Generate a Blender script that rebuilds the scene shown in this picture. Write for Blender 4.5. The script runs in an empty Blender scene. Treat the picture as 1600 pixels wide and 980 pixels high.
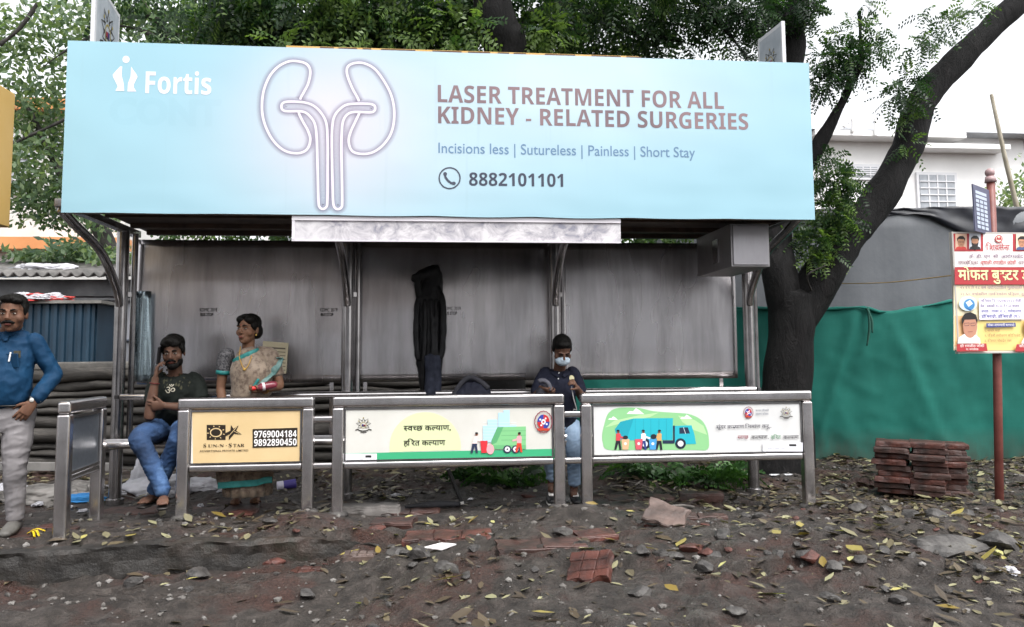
import bpy, bmesh, math, random
import numpy as np
from mathutils import Vector, Matrix, noise as mnoise
from math import radians as rad, sin, cos, pi
random.seed(11); RNG=np.random.default_rng(5)
S=bpy.context.scene
COL=S.collection

# ------------------------------------------------------------------ camera geometry
F_PX=1247.186; YAW,PITCH,ROLL=rad(5.7853),rad(4.7770),rad(.4345); CAM=Vector((0,0,1.25))
FWD=Vector((sin(YAW)*cos(PITCH),cos(YAW)*cos(PITCH),sin(PITCH)))
_r0=Vector((cos(YAW),-sin(YAW),0)); _u0=_r0.cross(FWD)
RGT=_r0*cos(-ROLL)+_u0*sin(-ROLL); UPV=_u0*cos(-ROLL)-_r0*sin(-ROLL)
def ray(u,v): return FWD+RGT*((u-800)/F_PX)-UPV*((v-450)/F_PX)
def at(u,v,y): d=ray(u,v); return CAM+d*(y/d.y)          # the point of the plane y=const seen at photo pixel u,v
def onz(u,v,z=0.0): d=ray(u,v); return CAM+d*((z-CAM.z)/d.z)

# ------------------------------------------------------------------ tags
def tag(o,label=None,cat=None,group=None,kind=None):
    if label: o['label']=label
    if cat: o['category']=cat
    if group: o['group']=group
    if kind: o['kind']=kind
    return o
def empty(name,loc,label,cat,group=None):
    o=bpy.data.objects.new(name,None); COL.objects.link(o); o.location=loc; o.empty_display_size=.2
    return tag(o,label,cat,group)
def link_mesh(name,me,mats=None,parent=None,smooth=False):
    o=bpy.data.objects.new(name,me); COL.objects.link(o)
    if mats is not None:
        for m in (mats if isinstance(mats,(list,tuple)) else [mats]): me.materials.append(m)
    if smooth: me.polygons.foreach_set('use_smooth',[True]*len(me.polygons))
    if parent is not None: o.parent=parent
    return o
def wloc(o):
    v=Vector((0,0,0))
    while o is not None: v=v+Vector(o.location); o=o.parent
    return v

class MB:
    """collects shapes given in world coordinates; build() links them as ONE mesh object"""
    def __init__(s): s.v=[]; s.f=[]; s.m=[]; s.mi=0
    def add(s,vs,fs):
        b=len(s.v); s.v.extend([tuple(p) for p in vs]); s.f.extend([tuple(i+b for i in f) for f in fs]); s.m.extend([s.mi]*len(fs)); return s
    def box(s,c,d,R=None):
        c=Vector(c); h=Vector(d)/2
        vs=[Vector((x*h.x,y*h.y,z*h.z)) for x in(-1,1) for y in(-1,1) for z in(-1,1)]
        if R is not None: vs=[R@p for p in vs]
        return s.add([p+c for p in vs],[(0,1,3,2),(4,6,7,5),(0,4,5,1),(2,3,7,6),(0,2,6,4),(1,5,7,3)])
    def beam(s,a,b,w,h,up=(0,0,1)):
        a=Vector(a); b=Vector(b); t=(b-a).normalized(); up=Vector(up)
        if abs(t.dot(up))>.95: up=Vector((0,1,0))
        x=t.cross(up).normalized(); y=x.cross(t)
        R=Matrix((t,x,y)).transposed()
        return s.box((a+b)/2,((b-a).length,w,h),R)
    def tube(s,pts,rs,n=12,side=None,smooth=0,round_end=.55,expo=2.0):
        pts=[Vector(p) for p in pts]
        rs=list(rs) if isinstance(rs,(list,tuple)) else [rs]*len(pts)
        rs=[tuple(r) if isinstance(r,(tuple,list)) else (r,r) for r in rs]
        if smooth:
            P=[];Q=[]
            for i in range(len(pts)-1):
                p0=pts[max(i-1,0)];p1=pts[i];p2=pts[i+1];p3=pts[min(i+2,len(pts)-1)]
                for k in range(smooth):
                    t=k/smooth
                    P.append(.5*((2*p1)+(p2-p0)*t+(2*p0-5*p1+4*p2-p3)*t*t+(3*p1-p0-3*p2+p3)*t**3))
                    tt=t*t*(3-2*t)
                    Q.append(tuple(rs[i][j]*(1-tt)+rs[i+1][j]*tt for j in(0,1)))
            P.append(pts[-1]);Q.append(rs[-1]); pts,rs=P,Q
        n_=len(pts); T=[]
        for i in range(n_):
            t=(pts[min(i+1,n_-1)]-pts[max(i-1,0)]); T.append(t.normalized() if t.length>1e-9 else Vector((0,0,1)))
        sv=Vector(side) if side is not None else (Vector((1,0,0)) if abs(T[0].x)<.9 else Vector((0,1,0)))
        vs=[];fs=[]
        for i in range(n_):
            a=(sv-T[i]*sv.dot(T[i]))
            if a.length<1e-6: a=T[i].orthogonal()
            a.normalize(); b=T[i].cross(a)
            if side is None: sv=a
            for k in range(n):
                q=2*pi*k/n; ca,sa=cos(q),sin(q)
                if expo!=2.0:
                    ca=math.copysign(abs(ca)**(2/expo),ca); sa=math.copysign(abs(sa)**(2/expo),sa)
                vs.append(pts[i]+a*rs[i][0]*ca+b*rs[i][1]*sa)
        for i in range(n_-1):
            for k in range(n):
                k2=(k+1)%n; fs.append((i*n+k,i*n+k2,(i+1)*n+k2,(i+1)*n+k))
        if round_end is not None:
            e0=len(vs); vs.append(pts[0]-T[0]*min(rs[0])*round_end); vs.append(pts[-1]+T[-1]*min(rs[-1])*round_end)
            for k in range(n):
                k2=(k+1)%n; fs.append((e0,k2,k)); fs.append((e0+1,(n_-1)*n+k,(n_-1)*n+k2))
        return s.add(vs,fs)
    def cyl(s,a,b,r,n=16,r2=None): return s.tube([a,b],[r,r if r2 is None else r2],n=n,round_end=0.0)
    def ell(s,c,r,R=None,nu=16,nv=10):
        c=Vector(c); vs=[];fs=[]
        for j in range(1,nv):
            th=pi*j/nv
            for i in range(nu):
                ph=2*pi*i/nu; p=Vector((r[0]*sin(th)*cos(ph),r[1]*sin(th)*sin(ph),r[2]*cos(th)))
                vs.append(c+(R@p if R is not None else p))
        top=len(vs); q=Vector((0,0,r[2])); q=R@q if R is not None else q; vs.append(c+q); vs.append(c-q)
        for j in range(nv-2):
            for i in range(nu):
                i2=(i+1)%nu; fs.append((j*nu+i,(j+1)*nu+i,(j+1)*nu+i2,j*nu+i2))
        for i in range(nu):
            i2=(i+1)%nu; fs.append((top,i,i2)); fs.append((top+1,(nv-2)*nu+i2,(nv-2)*nu+i))
        return s.add(vs,fs)
    def prism(s,poly,y0,y1):
        """poly: (x,z) outline, extruded from y0 to y1"""
        n=len(poly); vs=[(x,y0,z) for x,z in poly]+[(x,y1,z) for x,z in poly]
        fs=[tuple(range(n)),tuple(range(2*n-1,n-1,-1))]+[(i,i+n,(i+1)%n+n,(i+1)%n) for i in range(n)]
        return s.add(vs,fs)
    def mesh(s,name,off=Vector((0,0,0))):
        me=bpy.data.meshes.new(name); me.from_pydata([(p[0]-off.x,p[1]-off.y,p[2]-off.z) for p in s.v],[],s.f)
        me.polygons.foreach_set('material_index',s.m); me.validate(); me.update(); return me
    def build(s,name,mats,parent=None,smooth=False,bevel=0,seg=2,fixn=True):
        off=wloc(parent) if parent is not None else Vector((0,0,0))
        me=s.mesh(name,off)
        if fixn:
            bm=bmesh.new(); bm.from_mesh(me); bmesh.ops.recalc_face_normals(bm,faces=bm.faces); bm.to_mesh(me); bm.free()
        o=link_mesh(name,me,mats,parent,smooth)
        if bevel:
            b=o.modifiers.new('bevel','BEVEL'); b.width=bevel; b.segments=seg; b.limit_method='ANGLE'; b.angle_limit=rad(40)
            if not smooth:
                me.polygons.foreach_set('use_smooth',[True]*len(me.polygons))
                w=o.modifiers.new('wn','WEIGHTED_NORMAL'); w.keep_sharp=True
        return o
def top_mesh(name,mb,mats,label,cat,base=None,group=None,**k):
    """a thing that is one mesh, its origin at its base"""
    if base is None:
        a=np.array(mb.v); base=Vector(((a[:,0].min()+a[:,0].max())/2,(a[:,1].min()+a[:,1].max())/2,a[:,2].min()))
    mb.v=[(p[0]-base[0],p[1]-base[1],p[2]-base[2]) for p in mb.v]
    o=mb.build(name,mats,None,**k); o.location=base
    return tag(o,label,cat,group)

def blob(mb,voxel,smooth_it=3,wrinkle=0.0,wscale=9.0,wz=.5,seed=0,grow=0.0):
    """union of closed shapes as one continuous skin (voxel remesh), smoothed; optional cloth wrinkles"""
    me=mb.mesh('tmp'); o=bpy.data.objects.new('tmp',me); COL.objects.link(o)
    r=o.modifiers.new('r','REMESH'); r.mode='VOXEL'; r.voxel_size=voxel
    if smooth_it:
        q=o.modifiers.new('s','SMOOTH'); q.iterations=smooth_it; q.factor=.5
    dg=bpy.context.evaluated_depsgraph_get(); me2=bpy.data.meshes.new_from_object(o.evaluated_get(dg))
    bpy.data.objects.remove(o); bpy.data.meshes.remove(me)
    if wrinkle or grow:
        n=len(me2.vertices); co=np.empty(n*3); me2.vertices.foreach_get('co',co); co=co.reshape(-1,3)
        no=np.empty(n*3); me2.vertices.foreach_get('normal',no) if False else None
        nn=np.array([v.normal[:] for v in me2.vertices])
        d=np.full(n,grow)
        if wrinkle:
            N=lambda p,k,o:mnoise.noise(Vector((p[0]*wscale*k+seed+o,p[1]*wscale*k+.35*p[2]*wscale*k,p[2]*wscale*k*wz+seed-.4*p[0]*wscale*k)))
            q=np.array([.7*N(p,.8,0)+1.1*(.32-abs(N(p,1.5,5)))+.55*(.3-abs(N(p,3.1,9))) for p in co])
            d=d+wrinkle*q
        co+=nn*d[:,None]; me2.vertices.foreach_set('co',co.ravel()); me2.update()
    return me2
def blob_obj(name,mb,voxel,mats,parent,**k):
    me=blob(mb,voxel,**k); off=wloc(parent)
    me.transform(Matrix.Translation(-off)); me.materials.clear()
    return link_mesh(name,me,mats,parent,smooth=True)

# ------------------------------------------------------------------ materials
def lin(c): return tuple(x/12.92 if x<=.04045 else ((x+.055)/1.055)**2.4 for x in c)
def hexc(h): h=h.lstrip('#'); return lin(tuple(int(h[i:i+2],16)/255 for i in(0,2,4)))
class NT:
    def __init__(s,name):
        s.m=bpy.data.materials.new(name); s.m.use_nodes=True; s.t=s.m.node_tree; s.n=s.t.nodes; s.b=s.n['Principled BSDF']; s.out=s.n['Material Output']
    def node(s,t,**k):
        n=s.n.new(t)
        for a,b in k.items():
            if a.startswith('i_'): n.inputs[int(a[2:]) if a[2:].isdigit() else a[2:].replace('_',' ')].default_value=b
            else: setattr(n,a,b)
        return n
    def l(s,a,b): s.t.links.new(a,b)
    def set(s,**k):
        for a,b in k.items():
            x=s.b.inputs[a.replace('_',' ')]
            if hasattr(b,'is_linked') or isinstance(b,bpy.types.NodeSocket): s.l(b,x)
            else: x.default_value=(*b,1) if isinstance(b,tuple) and len(b)==3 else b
        return s
    def coord(s,kind='Object',scale=(1,1,1)):
        t=s.node('ShaderNodeTexCoord'); m=s.node('ShaderNodeMapping'); m.inputs['Scale'].default_value=scale; s.l(t.outputs[kind],m.inputs[0]); return m.outputs[0]
    def noise(s,vec=None,scale=5,detail=4,rough=.55,dist=0):
        n=s.node('ShaderNodeTexNoise'); n.inputs['Scale'].default_value=scale; n.inputs['Detail'].default_value=detail; n.inputs['Roughness'].default_value=rough; n.inputs['Distortion'].default_value=dist
        if vec is not None: s.l(vec,n.inputs['Vector'])
        return n.outputs['Fac']
    def ramp(s,fac,stops):
        r=s.node('ShaderNodeValToRGB'); e=r.color_ramp.elements
        while len(e)<len(stops): e.new(.5)
        for q,(p,c) in zip(e,stops): q.position=p; q.color=(*c,1) if len(c)==3 else c
        s.l(fac,r.inputs[0]); return r.outputs[0]
    def mix(s,fac,a,b,mode='MIX'):
        m=s.node('ShaderNodeMix'); m.data_type='RGBA'; m.blend_type=mode
        for sock,x in ((m.inputs[0],fac),(m.inputs[6],a),(m.inputs[7],b)):
            if isinstance(x,bpy.types.NodeSocket): s.l(x,sock)
            else: sock.default_value=x if not isinstance(x,tuple) else ((*x,1) if len(x)==3 else x)
        return m.outputs[2]
    def math(s,op,a,b=0.0):
        m=s.node('ShaderNodeMath'); m.operation=op
        for k,x in((0,a),(1,b)):
            if isinstance(x,bpy.types.NodeSocket): s.l(x,m.inputs[k])
            else: m.inputs[k].default_value=x
        return m.outputs[0]
    def bump(s,h,strength=.3,dist=.01):
        b=s.node('ShaderNodeBump'); b.inputs['Strength'].default_value=strength; b.inputs['Distance'].default_value=dist; s.l(h,b.inputs['Height']); s.l(b.outputs[0],s.b.inputs['Normal']); return s
_mc={}
def paint(c,rough=.5,name=None):
    """plain printed or painted colour with a slight unevenness"""
    if isinstance(c,str): key=(c,rough); c3=hexc(c)
    else: key=(c,rough); c3=c
    if key in _mc: return _mc[key]
    t=NT(name or 'print_'+(c if isinstance(c,str) else 'colour').lstrip('#'))
    v=t.noise(t.coord(),3,3); t.set(Base_Color=t.mix(t.math('MULTIPLY',v,.16),c3,tuple(x*.6 for x in c3)),Roughness=rough)
    _mc[key]=t.m; return t.m
def mottled(name,c1,c2,scale=6,rough=.7,c3=None,bump=0,bscale=40,metal=0,lo=.35,hi=.65,detail=5,stretch=(1,1,1),spec=None):
    t=NT(name); v=t.coord(scale=stretch); f=t.noise(v,scale,detail,.6)
    stops=[(lo,c1),(hi,c2)] if c3 is None else [(lo,c1),((lo+hi)/2,c2),(hi,c3)]
    t.set(Base_Color=t.ramp(f,stops),Roughness=rough,Metallic=metal)
    if spec is not None: t.set(Specular_IOR_Level=spec)
    if bump: t.bump(t.noise(v,bscale,4),bump,.01)
    return t.m
def cloth_mat(name,c1,c2,scale=30,rough=.85,weave=220):
    t=NT(name); v=t.coord(); f=t.noise(v,scale,4,.6)
    t.set(Base_Color=t.ramp(f,[(.3,c1),(.7,c2)]),Roughness=rough,Specular_IOR_Level=.2); t.bump(t.noise(v,weave,2),.25,.003); return t.m
def steel_mat(name,base=(.42,.41,.42),rough=.3,streak=(6,6,.6),dirt=(.09,.08,.075),amount=.5,metal=.95):
    t=NT(name); v=t.coord(scale=streak); f=t.noise(v,7,6,.65); g=t.noise(t.coord(),3.2,5,.7)
    col=t.mix(t.math('MULTIPLY',t.ramp(g,[(.45,(0,0,0)),(.75,(1,1,1))]),amount),base,dirt)
    col=t.mix(t.math('MULTIPLY',f,.3),col,tuple(x*.55 for x in base))
    r=t.node('ShaderNodeMapRange'); t.l(f,r.inputs[0]); r.inputs[3].default_value=rough*.75; r.inputs[4].default_value=rough*1.5
    t.set(Base_Color=col,Roughness=r.outputs[0],Metallic=metal); t.bump(t.noise(v,25,3),.05,.003); return t.m
def leaf_mat(name,dark,mid,light,trans=.35,rough=.45):
    """leaf colour varies per leaf through the face attribute 'tint' (0 young and yellow, 1 old and dark)"""
    t=NT(name); a=t.node('ShaderNodeAttribute'); a.attribute_name='tint'
    col=t.ramp(a.outputs['Fac'],[(0,light),(.45,mid),(1,dark)])
    t.set(Base_Color=col,Roughness=rough)
    tr=t.node('ShaderNodeBsdfTranslucent'); t.l(t.mix(1.0,col,(.9,1,.45),'MULTIPLY'),tr.inputs[0])
    mx=t.node('ShaderNodeMixShader'); mx.inputs[0].default_value=trans; t.l(t.b.outputs[0],mx.inputs[1]); t.l(tr.outputs[0],mx.inputs[2]); t.l(mx.outputs[0],t.out.inputs[0]); return t.m

# ------------------------------------------------------------------ lettering
_gc={}
def raw_text(s,offset=0.0):
    key=(s,offset)
    if key in _gc: return _gc[key]
    c=bpy.data.curves.new('t','FONT'); c.body=s; c.offset=offset; c.resolution_u=4
    o=bpy.data.objects.new('t',c); COL.objects.link(o)
    dg=bpy.context.evaluated_depsgraph_get(); oe=o.evaluated_get(dg); m=oe.to_mesh()
    r=([(v.co.x,v.co.y) for v in m.vertices],[tuple(p.vertices) for p in m.polygons])
    oe.to_mesh_clear(); bpy.data.objects.remove(o); bpy.data.curves.remove(c); _gc[key]=r; return r
_ac={}
def adv(ch):
    if ch not in _ac: _ac[ch]=max(v[0] for v in raw_text('I'+ch+'I')[0])-max(v[0] for v in raw_text('II')[0])
    return _ac[ch]
def clip_left(vf,x):
    bm=bmesh.new(); vs=[bm.verts.new((a,b,0)) for a,b in vf[0]]
    for f in vf[1]:
        try: bm.faces.new([vs[i] for i in f])
        except ValueError: pass
    bmesh.ops.bisect_plane(bm,geom=bm.verts[:]+bm.edges[:]+bm.faces[:],plane_co=(x,0,0),plane_no=(1,0,0),clear_outer=True)
    bm.verts.index_update()
    r=([(v.co.x,v.co.y) for v in bm.verts],[tuple(v.index for v in f.verts) for f in bm.faces]); bm.free(); return r
HAL='\u094d'
def is_cons(c): return '\u0915'<=c<='\u0939'
def deva(s,offset=0.0):
    """lays out a short Devanagari line glyph by glyph: half forms, reph, rakar and the i-matra"""
    V=[];Fc=[];pen=0
    def put(vf,dx,dy=0):
        b=len(V); V.extend((x+dx,y+dy) for x,y in vf[0]); Fc.extend(tuple(i+b for i in f) for f in vf[1])
    i=0
    while i<len(s):
        c=s[i]
        if is_cons(c):
            cl=[c]; i+=1
            while i+1<len(s) and s[i]==HAL and is_cons(s[i+1]): cl.append(s[i+1]); i+=2
            marks=''
            while i<len(s) and ('\u0900'<=s[i]<='\u0903' or '\u093e'<=s[i]<='\u094c'): marks+=s[i]; i+=1
            reph=len(cl)>1 and cl[0]=='\u0930'
            if reph: cl=cl[1:]
            rakar=len(cl)>1 and cl[-1]=='\u0930'
            if rakar: cl=cl[:-1]
            if '\u093f' in marks: pen-=.06; put(raw_text('\u093f',offset),pen); pen+=adv('\u093f')-.07
            for h in cl[:-1]:
                cut=adv(h)*(.80 if h in '\u0915\u092b' else .70); put(clip_left(raw_text(h,offset),cut),pen); pen+=cut-.01
            b=cl[-1]; put(raw_text(b,offset),pen); pen+=adv(b)
            if rakar:
                q=pen-adv(b)*.52; put(([(q,.02),(q-.2,-.1),(q-.17,-.15),(q+.02,-.03)],[(0,1,2,3)]),0)
            for m in marks:
                if m=='\u093f': continue
                put(raw_text(m,offset),pen); pen+=adv(m)
            if reph:
                q=pen-.12; pts=[(q+.1*cos(pi*(1.15-k/8*1.25)),.70+.13*sin(pi*(1.15-k/8*1.25))) for k in range(9)]
                for k in range(8):
                    (x0,y0),(x1,y1)=pts[k],pts[k+1]; put(([(x0,y0),(x1,y1),(x1,y1-.055),(x0,y0-.055)],[(0,1,2,3)]),0)
        elif c==' ': pen+=.28; i+=1
        else: put(raw_text(c,offset),pen); pen+=adv(c); i+=1
    return V,Fc
def bold(s):
    """the bold sans letters of the built-in font"""
    f=lambda c:chr(0x1D5D4+ord(c)-65) if 'A'<=c<='Z' else chr(0x1D5EE+ord(c)-97) if 'a'<=c<='z' else chr(0x1D7EC+ord(c)-48) if '0'<=c<='9' else c
    return ''.join(f(c) for c in s)
def lay(s,offset=0.0): return deva(s,offset) if any('\u0900'<=c<='\u097f' for c in s) else raw_text(s,offset)

class Art:
    """flat print on the plane y=const: shapes given in photo pixels land on the real board; each shape a hair above the last"""
    def __init__(s,y,step=.00013): s.y=y; s.k=0; s.step=step; s.mb=MB(); s.cols=[]; s.mats=[]; s.T=None; s.warp=None
    def _c(s,c):
        if c not in s.cols: s.cols.append(c); s.mats.append(c if not isinstance(c,str) else paint(c,.45))
        s.mb.mi=s.cols.index(c)
    def pt(s,u,v):
        if s.T: return s.T(u,v)
        p=at(u,v,s.y); return p.x,p.z
    def poly(s,c,pts,lift=True):
        s._c(c); s.k+=1; y=s.y-s.k*s.step
        s.mb.add([(x,y,z) for x,z in (s.pt(*p) for p in pts)],[tuple(range(len(pts)))])
    def ellipse(s,c,u,v,ru,rv=None,n=28,a0=0,a1=2*pi):
        rv=ru if rv is None else rv
        s.poly(c,[(u+ru*cos(a0+(a1-a0)*k/n),v-rv*sin(a0+(a1-a0)*k/n)) for k in range(n+(0 if a1-a0>6.28 else 1))])
    def rect(s,c,u0,v0,u1,v1): s.poly(c,[(u0,v0),(u1,v0),(u1,v1),(u0,v1)])
    def line(s,c,pts,w,closed=False):
        s._c(c); s.k+=1; y=s.y-s.k*s.step
        P=[Vector(s.pt(*p)) for p in pts]; n=len(P); q=Vector(s.pt(pts[0][0]+1,pts[0][1])); px=(q-P[0]).length; h=w*px/2
        vs=[]
        for i in range(n):
            a=P[(i-1)%n] if (closed or i>0) else P[i]; b=P[(i+1)%n] if (closed or i<n-1) else P[i]
            t=(b-a).normalized(); m=Vector((-t.y,t.x))*h; vs+=[P[i]+m,P[i]-m]
        fs=[(2*i,2*i+1,(2*i+3)%(2*n),(2*i+2)%(2*n)) for i in range(n if closed else n-1)]
        s.mb.add([(p.x,y,p.y) for p in vs],fs)
    def text(s,c,body,u0,v,u1,cap,offset=0.0,slant=0):
        """body with its left end at u0, right end at u1 on the base line v, capitals cap pixels tall"""
        vf=lay(body,offset); xs=[p[0] for p in vf[0]]; x0,x1=min(xs),max(xs)
        ref=.63 if any('\u0900'<=q<='\u097f' for q in body) else .72
        X0,Z0=s.pt(u0,v); X1,_=s.pt(u1,v); _,Zt=s.pt(u0,v-cap)
        kx=(X1-X0)/(x1-x0); kz=(Zt-Z0)/ref
        s._c(c); s.k+=1; y=s.y-s.k*s.step
        s.mb.add([(X0+(px-x0)*kx,y,Z0+pz*kz) for px,pz in vf[0]],vf[1])
    def build(s,name,parent):
        if s.warp: s.mb.v=[(p[0],p[1]+s.warp(p[0],p[2]),p[2]) for p in s.mb.v]
        return s.mb.build(name,s.mats,parent,fixn=False)
    def split(s,name,parent):
        s.build(name,parent); s.mb=MB(); s.cols=[]; s.mats=[]
def smooth_closed(pts,k=6):
    n=len(pts); out=[]
    for i in range(n):
        p0,p1,p2,p3=[np.array(pts[(i+j)%n],float) for j in(-1,0,1,2)]
        for q in range(k):
            t=q/k; out.append(tuple(.5*((2*p1)+(p2-p0)*t+(2*p0-5*p1+4*p2-p3)*t*t+(3*p1-p0-3*p2+p3)*t**3)))
    return out
EXPO=1.45
# ================================================================== the setting
M={}
M['steel']=steel_mat('rail_steel',(.66,.63,.63),.17,(8,8,.9),(.13,.11,.10),.5)
M['steel_dark']=steel_mat('weathered_steel',(.40,.385,.39),.2,(8,8,.7),(.05,.045,.04),.8)
M['black_plastic']=mottled('black_plastic',(.006,.006,.007),(.014,.014,.016),8,.4)

def vnoise(x,y,s,seed=0):
    x=np.asarray(x)*s+seed*17.3; y=np.asarray(y)*s-seed*9.1
    xi=np.floor(x).astype(np.int64); yi=np.floor(y).astype(np.int64); fx=x-xi; fy=y-yi
    fx=fx*fx*(3-2*fx); fy=fy*fy*(3-2*fy)
    def h(a,b):
        n=(a*374761393+b*668265263+seed*982451653)&0x7fffffff; n=(n^(n>>13))*1274126177&0x7fffffff; return ((n^(n>>16))&0xffff)/65535-.5
    return (h(xi,yi)*(1-fx)+h(xi+1,yi)*fx)*(1-fy)+(h(xi,yi+1)*(1-fx)+h(xi+1,yi+1)*fx)*fy
def sstep(a,b,x): t=np.clip((x-a)/(b-a),0,1); return t*t*(3-2*t)
MOUNDS=[(-.93,6.22,.30,.075),(1.08,6.15,.33,.075),(3.15,6.2,.34,.07),(-1.93,6.25,.25,.035),(2.9,5.0,.7,.10),(3.9,5.4,.6,.07),(.2,6.3,.5,-.02),(1.9,5.2,.6,.06),(-.2,5.1,.5,.04)]
def gz(x,y):
    x=np.asarray(x,float); y=np.asarray(y,float)
    ke=5.55+.16*(x+2.75)+.10*vnoise(x,y*0,1.7,3)                    # broken kerb edge, fading out to the right
    wl=1-sstep(-.7,.5,x)
    z=-.19*wl*(1-sstep(ke-.05,ke+.03,y))
    z=z+(1-wl)*(-.09*(1-sstep(4.3,5.6,y)))
    z=z-.07*sstep(1.6,3.0,x)*(1-sstep(6.9,8.6,y))*sstep(5,6,y)
    for mx,my,r,a in MOUNDS: z=z+a*np.exp(-((x-mx)**2+(y-my)**2)/(r*r))
    near=np.exp(-((np.maximum(np.abs(x-1)-6,0))**2)/8)*np.exp(-((np.maximum(np.abs(y-6.5)-4,0))**2)/6)
    rough=.07*vnoise(x,y,2.3,1)+.06*np.abs(vnoise(x,y,5,2))+.045*vnoise(x,y,11,4)+.02*vnoise(x,y,27,5)
    calm=1-.7*sstep(5.9,6.3,y)*(1-sstep(7.1,7.6,y))*(1-sstep(1.8,2.5,x))
    z=z+rough*near*calm-.0*x
    z=z-.16*(1-sstep(1.6,3.2,y))                                     # down to the carriageway behind the camera
    return z
def gzf(x,y): return float(gz(np.array([x]),np.array([y]))[0])

def axis(lo,hi,step,far_lo,far_hi):
    a=list(np.arange(lo,hi,step)); s=step; p=lo
    L=[]
    while p>far_lo: s*=1.25; p-=s; L.append(p)
    s=step; p=a[-1]; Rr=[]
    while p<far_hi: s*=1.25; p+=s; Rr.append(p)
    return np.array(L[::-1]+a+Rr)
gx=axis(-4.2,6.2,.03,-400,400); gy=axis(3.2,9.6,.03,-400,500)
X,Y=np.meshgrid(gx,gy); Zg=gz(X,Y)
nx,ny=len(gx),len(gy); idx=np.arange(nx*ny).reshape(ny,nx)
fc=np.stack([idx[:-1,:-1],idx[:-1,1:],idx[1:,1:],idx[1:,:-1]],-1).reshape(-1,4)
me=bpy.data.meshes.new('ground'); me.from_pydata(np.stack([X,Y,Zg],-1).reshape(-1,3).tolist(),[],fc.tolist()); me.update()
t=NT('wet_soil'); v=t.coord()
n1=t.noise(v,1.6,6,.65); n2=t.noise(v,9,6,.7); n3=t.noise(v,55,4,.7)
col=t.ramp(n2,[(.30,(.011,.0083,.007)),(.47,(.034,.027,.0225)),(.61,(.065,.053,.046)),(.74,(.11,.095,.084))])
col=t.mix(t.ramp(n1,[(.5,(0,0,0)),(.62,(1,1,1))]),col,t.ramp(n3,[(.3,(.022,.011,.0085)),(.7,(.085,.039,.029))]))
col=t.mix(t.math('MULTIPLY',t.ramp(n3,[(.64,(0,0,0)),(.72,(1,1,1))]),.45),col,(.13,.12,.11))
rg=t.ramp(t.noise(v,2.4,4,.6),[(.36,(.14,)*3),(.56,(.72,)*3)])
t.set(Base_Color=col,Roughness=rg); t.bump(t.math('ADD',n2,t.math('MULTIPLY',n3,.6)),1.0,.05)
ground=link_mesh('ground',me,t.m,None,True); tag(ground,kind='structure')

# old kerb along the front of the footpath, broken off towards the right
mb=MB(); vs=[];fs=[]; prof=[(.0,-.26),(-.005,-.17),(.0,-.09),(.0,-.03),(.004,-.006),(.02,.0),(.08,.002),(.15,-.002),(.165,-.02),(.18,-.07)]; NX=260
for i in range(NX+1):
    x=-4.6+4.9*i/NX; ye=5.50+.16*(x+2.75)+.05*vnoise(np.float64(x),np.float64(0),1.7,3); sink=.16*float(sstep(-1.2,.25,np.float64(x)))+.05*max(0,float(vnoise(np.float64(x),np.float64(3),2.2,6)))
    for k,(dy,dz) in enumerate(prof):
        vs.append((x,float(ye)+dy+.02*mnoise.noise(Vector((x*4,k*.9,1)))+.012*mnoise.noise(Vector((x*13,k*2,4))),dz-sink+.012+.014*mnoise.noise(Vector((x*3,k*.4,7)))+.010*mnoise.noise(Vector((x*15,k*3,9)))-.05*max(0,mnoise.noise(Vector((x*6,2,k*.15)))-.25)))
m_=len(prof)
for i in range(NX):
    for k in range(m_-1): a=i*m_+k; fs.append((a,a+m_,a+m_+1,a+1))
mb.add(vs,fs); t=NT('old_kerb'); v=t.coord(); f=t.noise(v,7,6,.7); g_=t.noise(v,1.7,4,.6)
t.set(Base_Color=t.mix(t.ramp(g_,[(.45,(0,0,0)),(.62,(1,1,1))]),t.ramp(f,[(.3,(.007,.006,.0055)),(.7,(.030,.027,.024))]),t.ramp(f,[(.3,(.012,.016,.009)),(.7,(.045,.026,.02))])),Roughness=.6); t.bump(f,.8,.03)
kerb=mb.build('kerb',t.m,smooth=False,fixn=False); tag(kerb,kind='structure')

# carriageway the picture is taken from, with its edge line
mb=MB(); mb.add([(-400,-7.2,-.150),(400,-7.2,-.150),(400,1.4,-.150),(-400,1.4,-.150)],[(0,1,2,3)])
road=mb.build('road',mottled('wet_asphalt',(.03,.03,.031),(.06,.06,.06),18,.32,bump=.4,bscale=120)); tag(road,kind='structure')
mb=MB()
for k in range(-20,21): mb.add([(k*6-1.5,-2.96,-.146),(k*6+1.5,-2.96,-.146),(k*6+1.5,-2.84,-.146),(k*6-1.5,-2.84,-.146)],[(0,1,2,3)])
rm=mb.build('road_marking',mottled('road_paint',(.5,.5,.48),(.7,.7,.68),20,.6)); tag(rm,kind='structure')

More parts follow.
